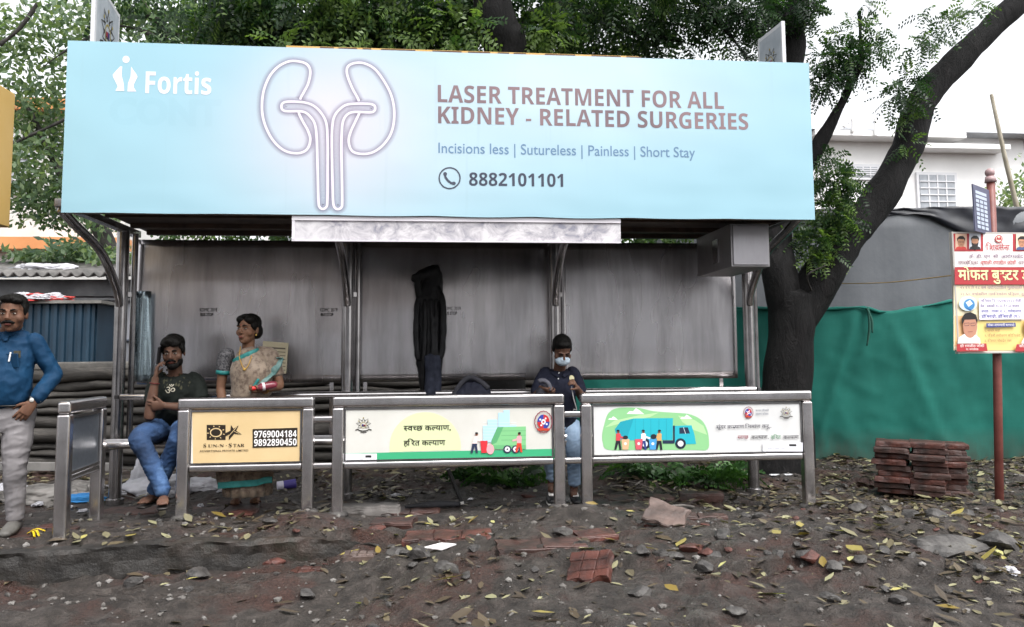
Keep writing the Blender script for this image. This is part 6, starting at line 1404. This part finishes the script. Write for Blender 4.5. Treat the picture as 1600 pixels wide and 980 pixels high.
blm=NT('patterned_blouse'); v=blm.coord(); w1=blm.noise(v,85,3,.5); blm.set(Base_Color=blm.ramp(w1,[(.42,(.022,.022,.028)),(.58,(.14,.135,.14))]),Roughness=.7); blm=blm.m
teal=mottled('turquoise_border',(.010,.15,.145),(.03,.25,.235),20,.5)
sari=NT('beige_sari'); v=sari.coord(); f=sari.noise(v,26,5,.65); f2=sari.noise(v,5,3); sari.set(Base_Color=sari.mix(sari.math('MULTIPLY',sari.ramp(f,[(.46,(0,0,0)),(.62,(1,1,1))]),.8),sari.ramp(f2,[(.3,(.19,.14,.10)),(.7,(.30,.235,.175))]),(.085,.05,.035)),Roughness=.65,Sheen_Weight=.2); sari.bump(sari.noise(v,90,2),.2,.004); sari=sari.m
mb=MB()
for a,b in ((sA,eA),(sB,eB)): limb(mb,[a+V3(-.04*(1 if a is sB else -1),0,0),a,a+(b-a)*.52],[.06,.063,.054])
mb.tube([O(.02,-.0,1.02),O(.02,-.01,1.13),O(.02,.0,1.25)],[(.145,.11),(.155,.12),(.12,.07)],side=(1,0,0),n=22,smooth=4,round_end=0)
blouse=blob_obj('blouse',mb,.008,blm,rt,smooth_it=3,wrinkle=.004,wscale=14)
for a,b in ((sA,eA),(sB,eB)):
    d_=(b-a).normalized(); c=a+d_*(b-a).length*.50; mb=MB(); mb.tube([c-d_*.012,c+d_*.02],[.058,.056],n=16,round_end=0); mb.build('sleeve_border',teal,blouse,smooth=True)
# skirt with pleats
mb=MB(); zs=[1.0,.92,.82,.66,.48,.32,.20,.14]; rx=[.135,.155,.18,.185,.182,.186,.19,.185]; ry=[.115,.13,.145,.14,.135,.14,.145,.145]; n=96; vs=[];fs=[]
for z,a_,b_ in zip(zs,rx,ry):
    for k in range(n):
        q=2*pi*k/n; fold=max(0,(1.0-z)/.86); pl_=1+.055*fold*sin(q*15+z*1.5)*(1+.6*max(0,-sin(q)))+.02*mnoise.noise(V3(cos(q)*2,sin(q)*2,z*4)); vs.append(O(a_*cos(q)*pl_,-.005+b_*sin(q)*pl_,z))
for j in range(len(zs)-1):
    for k in range(n): k2=(k+1)%n; fs.append((j*n+k,j*n+k2,(j+1)*n+k2,(j+1)*n+k))
c0_=len(vs); vs+= [O(0,0,1.0),O(0,0,.16)]; 
for k in range(n): k2=(k+1)%n; fs+=[(c0_,k2,k),(c0_+1,(len(zs)-1)*n+k,(len(zs)-1)*n+k2)]
mb.add(vs,fs); sk=mb.build('sari_skirt',sari,rt,smooth=True)
def drape(name,rows,mat,parent,thick=.006):
    """a strip of cloth through the given cross rows of points"""
    mb=MB(); m=len(rows[0]); sub=6; R2=[]
    for r_ in rows:
        pts=[]
        for i in range(m-1):
            p0,p1,p2,p3=r_[max(i-1,0)],r_[i],r_[i+1],r_[min(i+2,m-1)]
            for k in range(sub): t=k/sub; pts.append(.5*((2*p1)+(p2-p0)*t+(2*p0-5*p1+4*p2-p3)*t*t+(3*p1-p0-3*p2+p3)*t**3))
        pts.append(r_[-1]); R2.append(pts)
    R3_=[]
    for i in range(len(R2)-1):
        for k in range(sub):
            t=k/sub; row=[]
            for j in range(len(R2[0])):
                p0,p1,p2,p3=R2[max(i-1,0)][j],R2[i][j],R2[i+1][j],R2[min(i+2,len(R2)-1)][j]
                q=.5*((2*p1)+(p2-p0)*t+(2*p0-5*p1+4*p2-p3)*t*t+(3*p1-p0-3*p2+p3)*t**3); row.append(q+V3(0,-.006*mnoise.noise(q*18),0))
            R3_.append(row)
    R3_.append(R2[-1]); w=len(R3_[0]); vs=[p for r_ in R3_ for p in r_]; fs=[(i*w+j,i*w+j+1,(i+1)*w+j+1,(i+1)*w+j) for i in range(len(R3_)-1) for j in range(w-1)]
    mb.add(vs,fs); o=mb.build(name,mat,parent,smooth=True,fixn=False); s_=o.modifiers.new('s','SOLIDIFY'); s_.thickness=thick; s_.offset=0; return o
# the pallu: from her right waist over the bosom to the left shoulder and down that arm
mb=MB(); mb.tube([O(.015,-.01,.94),O(.015,-.02,1.03),O(.02,-.028,1.13),O(.035,-.015,1.22),O(.075,.0,1.285)],[(.158,.135),(.158,.135),(.168,.145),(.15,.115),(.085,.075)],side=(1,0,.15),n=26,smooth=5,round_end=.2)
limb(mb,[P_(402,550,6.76),sB+V3(-.004,.0,.004),sB+(eB-sB)*.35,sB+(eB-sB)*.66+V3(.0,.01,0)],[.05,.070,.067,.062])
pal=blob_obj('pallu',mb,.008,sari,rt,smooth_it=3,wrinkle=.007,wscale=11,wz=.5,seed=31)
def on(target,pts,lift=.006):
    from mathutils.bvhtree import BVHTree
    off=wloc(target); bv=BVHTree.FromPolygons([tuple(v.co+off) for v in target.data.vertices],[tuple(p.vertices) for p in target.data.polygons]); out=[]
    for u,v in pts:
        d=ray(u,v).normalized(); h=bv.ray_cast(CAM,d); q=h[0] if h[0] is not None else bv.find_nearest(P_(u,v,6.66))[0]; out.append(q-d*lift)
    return out
def band(name,target,pts,w,mat,parent):
    pts=[tuple(np.array(pts[i])*(1-k/4)+np.array(pts[i+1])*(k/4)) for i in range(len(pts)-1) for k in range(4)]+[pts[-1]]; a=on(target,pts,.003); mb=MB(); mb.tube(a,[(w,.005)]*len(a),side=(0,0,1) if abs(pts[0][0]-pts[-1][0])>abs(pts[0][1]-pts[-1][1]) else (1,0,0),n=8,smooth=4); return mb.build(name,mat,parent,smooth=True)
band('border',pal,[(364,565),(378,558),(392,552),(404,547)],.020,teal,pal)
band('border',pal,[(438,558),(434,570),(425,583),(412,594),(402,604)],.032,mottled('pale_turquoise',(.07,.17,.16),(.16,.26,.24),30,.5),pal)
band('border',pal,[(404,592),(398,602),(392,614)],.012,teal,pal)
drape('pallu_end',[[P_(337+i*13,737,6.60+.02*(i%2)-.01*i) for i in range(8)],[P_(338+i*12.6,748,6.58+.03*((i+1)%2)) for i in range(8)],[P_(340+i*12.2,760+(-3 if i>5 else 0),6.58+.02*(i%2)) for i in range(8)]],sari,sk)
drape('hem_border',[[P_(340+i*12.2,754+(-3 if i>5 else 0)-i*.9,6.56+.012*(i%2)) for i in range(8)],[P_(340+i*12.2,764+(-3 if i>5 else 0)-i*.9,6.56+.012*(i%2)) for i in range(8)]],teal,sk)
nkl=[P_(377,545,6.68),P_(374,560,6.66)]; c=on(pal,[(374,556),(377,568),(382,577),(388,571),(392,560)],.010)
mb=MB(); mb.tube([P_(376,541,6.70)]+c+[P_(397,545,6.70)],[.004]*(len(c)+2),n=6,smooth=4); mb.ell(c[2],(.014,.006,.012)); mb.build('necklace',paint('#b08a3e',.3),rt,smooth=True)
for f_ in (fA,fB):
    d_=V3(.02,-.17,0).normalized(); t_=V3(f_.x,f_.y+.05,f_.z+.018); mb=MB(); mb.tube([t_-d_*.06,t_+d_*.05,t_+d_*.13,t_+d_*.175],[(.034,.011),(.036,.010),(.045,.010),(.034,.009)],side=(1,0,0),smooth=4,n=14); so_=mb.build('sandal',paint('#4a1c16',.5),rt,smooth=True)
    mb=MB(); mb.tube([t_+d_*.06+V3(-.042,0,.01),t_+d_*.08+V3(0,0,.062),t_+d_*.06+V3(.042,0,.01)],[.008,.009,.008],n=8,smooth=4); mb.build('strap',paint('#3a1410',.5),so_,smooth=True)
for k in range(2): 
    d_=(wB-eB).normalized(); c=wB-d_*(.03+.016*k); q=d_.orthogonal().normalized(); q2=d_.cross(q); mb=MB(); mb.tube([c+(q*cos(j*pi/8)+q2*sin(j*pi/8))*.033 for j in range(17)],[.0035]*17,n=6,round_end=0); mb.build('bangle',paint('#b9862e',.3),rt,smooth=True)
# bottle in her hand
bt=empty('bottle',P_(408,606,6.53),'dark red drink bottle with a red cap held by the woman in sari','bottle')
a_,b_=P_(424,602,6.55),P_(396,607,6.50); d_=(b_-a_)
mb=MB(); mb.tube([a_-d_*.25,a_,a_+d_*.55,a_+d_*.75,a_+d_*.9],[.028,.032,.031,.018,.013],n=16,smooth=3); mb.build('bottle_body',mottled('bottle_red',(.10,.015,.025),(.22,.03,.05),14,.25),bt,smooth=True)
mb=MB(); mb.tube([a_+d_*.38,a_+d_*.52],[.0335,.0325],n=16); mb.build('bottle_label',paint('#d9cfd2',.5),bt,smooth=True)
mb=MB(); mb.cyl(a_+d_*.88,a_+d_*1.08,.017,16); mb.build('bottle_cap',paint('#c8201c',.4),bt)

# ------------------------------------------------ masked youth between the railings
g=gzf(1.07,6.72); B=V3(1.09,6.80,g)
rt=empty('person',B,'masked youth in navy polo shirt and light blue jeans looking down behind the railings','person')
hc=P_(878,548,6.70); M4=head_matrix(hc,rad(4),rad(34),0,1.02)
nk=P_(874,578,6.80); ch=P_(872,605,6.80); pel=P_(876,672,6.86)
sA,eA,wA=P_(848,586,6.80),P_(833,626,6.78),P_(846,607,6.60); sB,eB,wB=P_(899,585,6.80),P_(911,624,6.78),P_(901,606,6.58)
aA,aB=P_(862,748,6.80),P_(897,756,6.76); kA,kB=P_(862,706,6.76),P_(897,706,6.72); hA,hB=P_(862,662,6.86),P_(890,662,6.86)
mb=MB(); xadd(mb,head_shape(.98),M4)
limb(mb,[nk+V3(0,.02,-.05),nk,hc+V3(0,.035,-.05)],[.065,.052,.052])
mb.tube([pel,pel+(ch-pel)*.5,ch,nk+V3(0,.01,-.03)],[(.12,.08),(.12,.08),(.13,.08),(.085,.05)],side=(1,0,0),smooth=4)
for a,b,c in ((sA,eA,wA),(sB,eB,wB)): limb(mb,[a,(a+b)/2,b,b+(c-b)*.3,c],[.042,.041,.036,.037,.025])
for a,b,c in ((hA,kA,aA),(hB,kB,aB)):
    limb(mb,[a,b,c],[.068,.047,.034]); mb.tube([c,c+V3(0,.02,-.06),c+V3(-.02,-.10,-.075)],[.034,.034,.03])
hand(mb,wA,V3(.55,-.5,-.25),V3(.1,.6,.7),-1,.92,.6); hand(mb,wB,V3(-.35,-.5,.55),V3(-.8,.2,-.3),1,.92,.8)
body=blob_obj('body',mb,.0048,SK3,rt,smooth_it=2); 
for s in (-1,1):
    e=MB(); q=MB(); q.tube([(s*.014,-.0925,.026),(s*.032,-.0935,.0315),(s*.05,-.081,.025)],[(.003,.0045),(.003,.0055),(.002,.003)],n=8,smooth=3,side=(0,1,0)); xadd(e,q,M4); e.build('eyebrow',HAIR,rt,smooth=True)
    e=MB(); q=MB(); q.ell((s*.031,-.0845,.004),(.014,.005,.003)); xadd(e,q,M4); e.build('eyelash',HAIR,rt,smooth=True)
hair_obj(rt,M4,[((0,.024,.054),(.081,.096,.078)),((0,-.03,.09),(.062,.05,.03)),((0,.09,-.01),(.05,.04,.05)),((.072,.01,.02),(.012,.03,.04)),((-.072,.01,.02),(.012,.03,.04))],amp=.003)
mb=MB(); q=MB(); q.ell((0,-.062,-.052),(.064,.056,.046)); q.ell((0,-.088,-.032),(.034,.028,.03)); xadd(mb,q,M4); msk=blob_obj('face_mask',mb,.005,paint('#b9c9d6',.7),rt,smooth_it=3,wrinkle=.003,wscale=40,wz=3)
for s in (-1,1):
    e=MB(); q=MB(); q.tube([(s*.056,-.05,-.04),(s*.078,-.005,-.005),(s*.083,.012,.0)],[.003]*3,n=6,smooth=4); xadd(e,q,M4); e.build('ear_loop',paint('#d6dee4',.7),msk,smooth=True)
pm=cloth_mat('navy_polo',(.007,.008,.016),(.016,.018,.034),6,.85,200)
mb=MB(); mb.tube([pel+V3(0,0,-.06),pel+V3(0,0,.06),pel+(ch-pel)*.5,ch,nk+V3(0,.01,-.05),nk+V3(0,.01,-.005)],[(.145,.11),(.145,.11),(.145,.112),(.150,.105),(.125,.076),(.064,.056)],side=(1,0,0),n=26,smooth=5,round_end=0)
for a,b in ((sA,eA),(sB,eB)): limb(mb,[a+(nk-a)*.35,a+(nk-a)*.08,a+(b-a)*.72],[.05,.052,.053])
polo=blob_obj('polo_shirt',mb,.008,pm,rt,smooth_it=3,wrinkle=.009,wscale=11,wz=.8,seed=44)
mb=MB()
for s in (-1,1): mb.tube([nk+V3(s*.06,.03,.0),nk+V3(s*.058,-.045,-.02),nk+V3(s*.02,-.09,-.055)],[(.008,.022),(.008,.026),(.006,.016)],side=(0,-1,.4),smooth=4,n=10)
mb.build('collar',pm,polo,smooth=True)
for v_ in (574,584,592):
    c=on(polo,[(872.5,v_)],.004)[0]; mb=MB(); mb.ell(c,(.006,.003,.006)); mb.build('button',paint('#cfcfd2',.4),polo,smooth=True)
badge=[([(.5*cos(k*pi/8),.55*sin(k*pi/8)) for k in range(16)],[tuple(range(16))])]
c=on(polo,[(893,591)],.0)[0]; bd=decal(polo,badge,paint('#cfc9a0',.6),'badge',polo,c,.045); decal(polo,[([(-.25,.1),(-.05,.32),(.25,.12),(.1,-.05),(.28,-.2),(0,-.35),(-.25,-.15),(-.05,0)],[tuple(range(8))])],paint('#4a4a20',.6),'badge_mark',bd,c,.045,.007)
lj=NT('light_jeans'); v=lj.coord(); f=lj.noise(v,4.5,5,.6); lj.set(Base_Color=lj.ramp(f,[(.3,(.17,.27,.42)),(.7,(.40,.53,.70))]),Roughness=.85); lj.bump(lj.noise(v,230,2),.2,.003); lj=lj.m
mb=MB(); mb.tube([pel+V3(0,0,-.10),pel+V3(0,0,.03)],[(.145,.112),(.140,.108)],side=(1,0,0),n=22)
for a,b,c in ((hA,kA,aA),(hB,kB,aB)): limb(mb,[a,a+(b-a)*.5,b,b+(c-b)*.5,c],[.088,.082,.066,.058,.050])
blob_obj('jeans',mb,.008,lj,rt,smooth_it=2,wrinkle=.009,wscale=10,wz=1.8,seed=51)
for c,dx in ((aA,-.03),(aB,-.01)):
    z0_=gzf(c.x,c.y-.05)+.012; mb=MB(); shoe(mb,V3(c.x,c.y+.05,z0_),V3(c.x+dx,c.y-.19,z0_),.042,.075); so_=mb.build('shoe',paint('#0d0d10',.5),rt,smooth=True)
    mb=MB(); mb.tube([V3(c.x,c.y+.055,z0_),V3(c.x+dx*.6,c.y-.10,z0_),V3(c.x+dx,c.y-.195,z0_)],[(.038,.010),(.045,.010),(.034,.010)],side=(1,0,0),n=14,smooth=4); mb.build('sole',paint('#b9b6b0',.6),so_,smooth=True)
    mb=MB(); mb.box(V3(c.x+dx*.55,c.y-.09,z0_+.068),(.05,.05,.012),Matrix.Rotation(rad(22),3,'X')); mb.build('shoe_tag',paint('#e4e2de',.5),so_,bevel=.004)
# cap and earphone cord in the hands
cp=empty('cap',P_(853,600,6.56),'dark grey cap hanging from the right hand of the masked youth','cap')
mb=MB(); c=P_(855,604,6.57); vs=[];fs=[]
for i in range(13):
    q=-.5+i/12*2.3
    for j in range(5): r_=.045+.028*j/4; vs.append(c+V3(-.045+r_*sin(q)*1.1-.0*j,-.02-.012*sin(j/4*pi),-.02+.07*cos(q)*(r_/.06)))
for i in range(12):
    for j in range(4): a=i*5+j; fs.append((a,a+1,a+6,a+5))
mb.add(vs,fs); o=mb.build('visor',cloth_mat('grey_cap',(.06,.06,.075),(.11,.11,.13),9,.8,150),cp,smooth=True,fixn=False); s_=o.modifiers.new('s','SOLIDIFY'); s_.thickness=.006
mb=MB(); mb.ell(c+V3(-.02,.04,-.06),(.075,.05,.075)); blob_obj('crown_cloth',mb,.006,cloth_mat('dark_cap',(.02,.02,.026),(.04,.04,.05),9,.8,150),cp,wrinkle=.008,wscale=25)
mb=MB(); mb.tube([P_(893,604,6.53),P_(896,622,6.53),P_(901,640,6.53),P_(897,640,6.52),P_(893,650,6.53),P_(906,652,6.53)],[.004]*6,n=8,smooth=6); top_mesh('earphone_cord',mb,paint('#a9a7a8',.5),'pale earphone cord dangling from the left hand of the masked youth','cord',smooth=True)

# ------------------------------------------------ raincoat hung on the panel, bag on the bench
rc_=empty('hanging_raincoat',P_(670,612,7.2),'black hooded raincoat hanging against the middle steel panel above the bench','raincoat')
blk=NT('black_raincoat'); v=blk.coord(); blk.set(Base_Color=blk.ramp(blk.noise(v,5,4),[(.3,(.0025,.0025,.003)),(.7,(.008,.008,.010))]),Roughness=.55,Specular_IOR_Level=.3); blk=blk.m
mb=MB(); rows=[(681,417,6,.05),(679,428,13,.07),(676,440,16,.075),(673,452,19,.08),(672,470,22,.085),(671,500,23,.085),(671,530,22.5,.08),(671,560,20,.075),(671,590,17,.07),(671,612,15,.065),(671,625,14,.06)]
pts=[P_(u,v_,7.24) for u,v_,_,_ in rows]; mb.tube(pts,[(w*.0058,d*1.0) for _,_,w,d in rows],side=(1,0,0),n=24,smooth=5,round_end=.3)
mb.tube([P_(684,422,7.24),P_(675,424,7.21),P_(662,430,7.18),P_(652,434,7.16),P_(644,434,7.15)],[(.05,.05),(.062,.06),(.05,.055),(.03,.045),(.008,.03)],n=14,smooth=3)
mb.tube([P_(655,434,7.16),P_(653,447,7.18),P_(656,462,7.2)],[(.02,.04),(.03,.05),(.04,.05)],n=14,smooth=3)
mb.tube([P_(683,446,7.2),P_(691,470,7.17),P_(692.5,510,7.16),P_(691,545,7.16),P_(688,560,7.16)],[.026,.03,.028,.026,.022],n=12,smooth=4); mb.tube([P_(657,460,7.2),P_(651,482,7.17),P_(650,520,7.16),P_(652,550,7.16),P_(654,562,7.16)],[.024,.028,.027,.025,.02],n=12,smooth=4)
for u0,u1 in ((664,662),(674,676),(682,680)): mb.tube([P_(u0,470,7.15),P_((u0+u1)/2+1,520,7.145),P_(u1,570,7.15),P_(u1,605,7.16)],[.010,.016,.018,.014],n=10,smooth=4)
blob_obj('coat',mb,.008,blk,rc_,smooth_it=2,wrinkle=.012,wscale=8,wz=.4,seed=61)
mb=MB(); mb.tube([P_(672,556,7.13),P_(673,600,7.12),P_(674,640,7.12)],[(.05,.04),(.052,.045),(.05,.045)],side=(1,0,0),smooth=4); mb.tube([P_(684,556,7.16),P_(684,600,7.15),P_(684,640,7.15)],[(.03,.04),(.032,.045),(.03,.045)],side=(1,0,0),smooth=4)
blob_obj('hanging_trousers',mb,.007,cloth_mat('dark_denim',(.010,.012,.020),(.045,.05,.075),7,.8,150),rc_,wrinkle=.009,wscale=12,wz=.4)
mb=MB(); mb.cyl(P_(672,414,7.40),P_(672,414,7.22),.006,8); mb.build('hook',M['steel_dark'],rc_)
bg_=empty('backpack',P_(737,660,6.9),'dark blue-black backpack lying on the bench beside the hanging raincoat','bag')
bm_=cloth_mat('backpack_cloth',(.008,.009,.016),(.022,.024,.04),8,.7,120)
mb=MB(); c=P_(737,640,6.92); zb=.585; top=P_(737,590,6.92).z
mb.tube([V3(c.x,6.92,zb),V3(c.x,6.92,zb+.12),V3(c.x,6.93,(zb+top)/2+.08),V3(c.x-.01,6.94,top-.05)],[(.17,.12),(.18,.13),(.172,.115),(.12,.075)],side=(1,0,0),n=24,smooth=4,expo=2.6)
bk=blob_obj('bag_body',mb,.009,bm_,bg_,smooth_it=3,wrinkle=.014,wscale=9)
mb=MB(); mb.tube([V3(c.x-.165,6.86,zb+.22),V3(c.x-.13,6.86,top-.10),V3(c.x-.03,6.87,top+.0),V3(c.x+.07,6.86,top-.03),V3(c.x+.14,6.84,top-.09)],[(.010,.022)]*5,side=(0,1,0),n=10,smooth=5); mb.build('shoulder_strap',mottled('strap_web',(.012,.012,.018),(.03,.03,.04),20,.7),bg_,smooth=True)
mb=MB(); mb.tube([V3(c.x-.08,6.80,zb+.30),V3(c.x,6.785,zb+.31),V3(c.x+.09,6.80,zb+.29)],[.012]*3,n=8,smooth=4); mb.build('zip',mottled('zip_blue',(.02,.03,.05),(.05,.07,.1),20,.5),bg_,smooth=True)
# ================================================================== light, sky, camera
wd=bpy.data.worlds.new('World'); S.world=wd; wd.use_nodes=True; nt_=wd.node_tree; bg=nt_.nodes['Background']
sky=nt_.nodes.new('ShaderNodeTexSky'); sky.sky_type='NISHITA'; sky.sun_disc=False; SUN_EL,SUN_AZ=rad(58),rad(150)
sky.sun_elevation=SUN_EL; sky.sun_rotation=SUN_AZ; sky.air_density=1.0; sky.dust_density=4.0; sky.ozone_density=1.0
hs=nt_.nodes.new('ShaderNodeHueSaturation'); hs.inputs['Saturation'].default_value=.12; nt_.links.new(sky.outputs[0],hs.inputs['Color']); nt_.links.new(hs.outputs[0],bg.inputs[0]); bg.inputs[1].default_value=.15
sl=bpy.data.lights.new('sun','SUN'); sl.energy=.5; sl.angle=rad(25); sl.color=(1,.97,.93); so=bpy.data.objects.new('sun',sl); COL.objects.link(so)
sd=Vector((sin(SUN_AZ)*cos(SUN_EL),cos(SUN_AZ)*cos(SUN_EL),sin(SUN_EL))); so.rotation_euler=sd.to_track_quat('Z','Y').to_euler(); so.location=sd*30
cd=bpy.data.cameras.new('camera'); co_=bpy.data.objects.new('camera',cd); COL.objects.link(co_); S.camera=co_
R3=Matrix((RGT,UPV,-FWD)).transposed(); co_.matrix_world=Matrix.Translation(CAM)@R3.to_4x4()
cd.sensor_width=36; cd.lens=F_PX/1600*36; cd.shift_y=-40/1600; cd.clip_end=2000; cd.clip_start=.05
S.view_settings.view_transform='Standard'; S.view_settings.look='None'; S.view_settings.gamma=1; S.view_settings.use_curve_mapping=False; S.view_settings.exposure=EXPO
S.cycles.use_denoising=True; S.cycles.max_bounces=8; S.cycles.diffuse_bounces=4; S.cycles.glossy_bounces=4; S.cycles.transparent_max_bounces=12; S.cycles.caustics_reflective=False; S.cycles.caustics_refractive=False
S.render.film_transparent=False
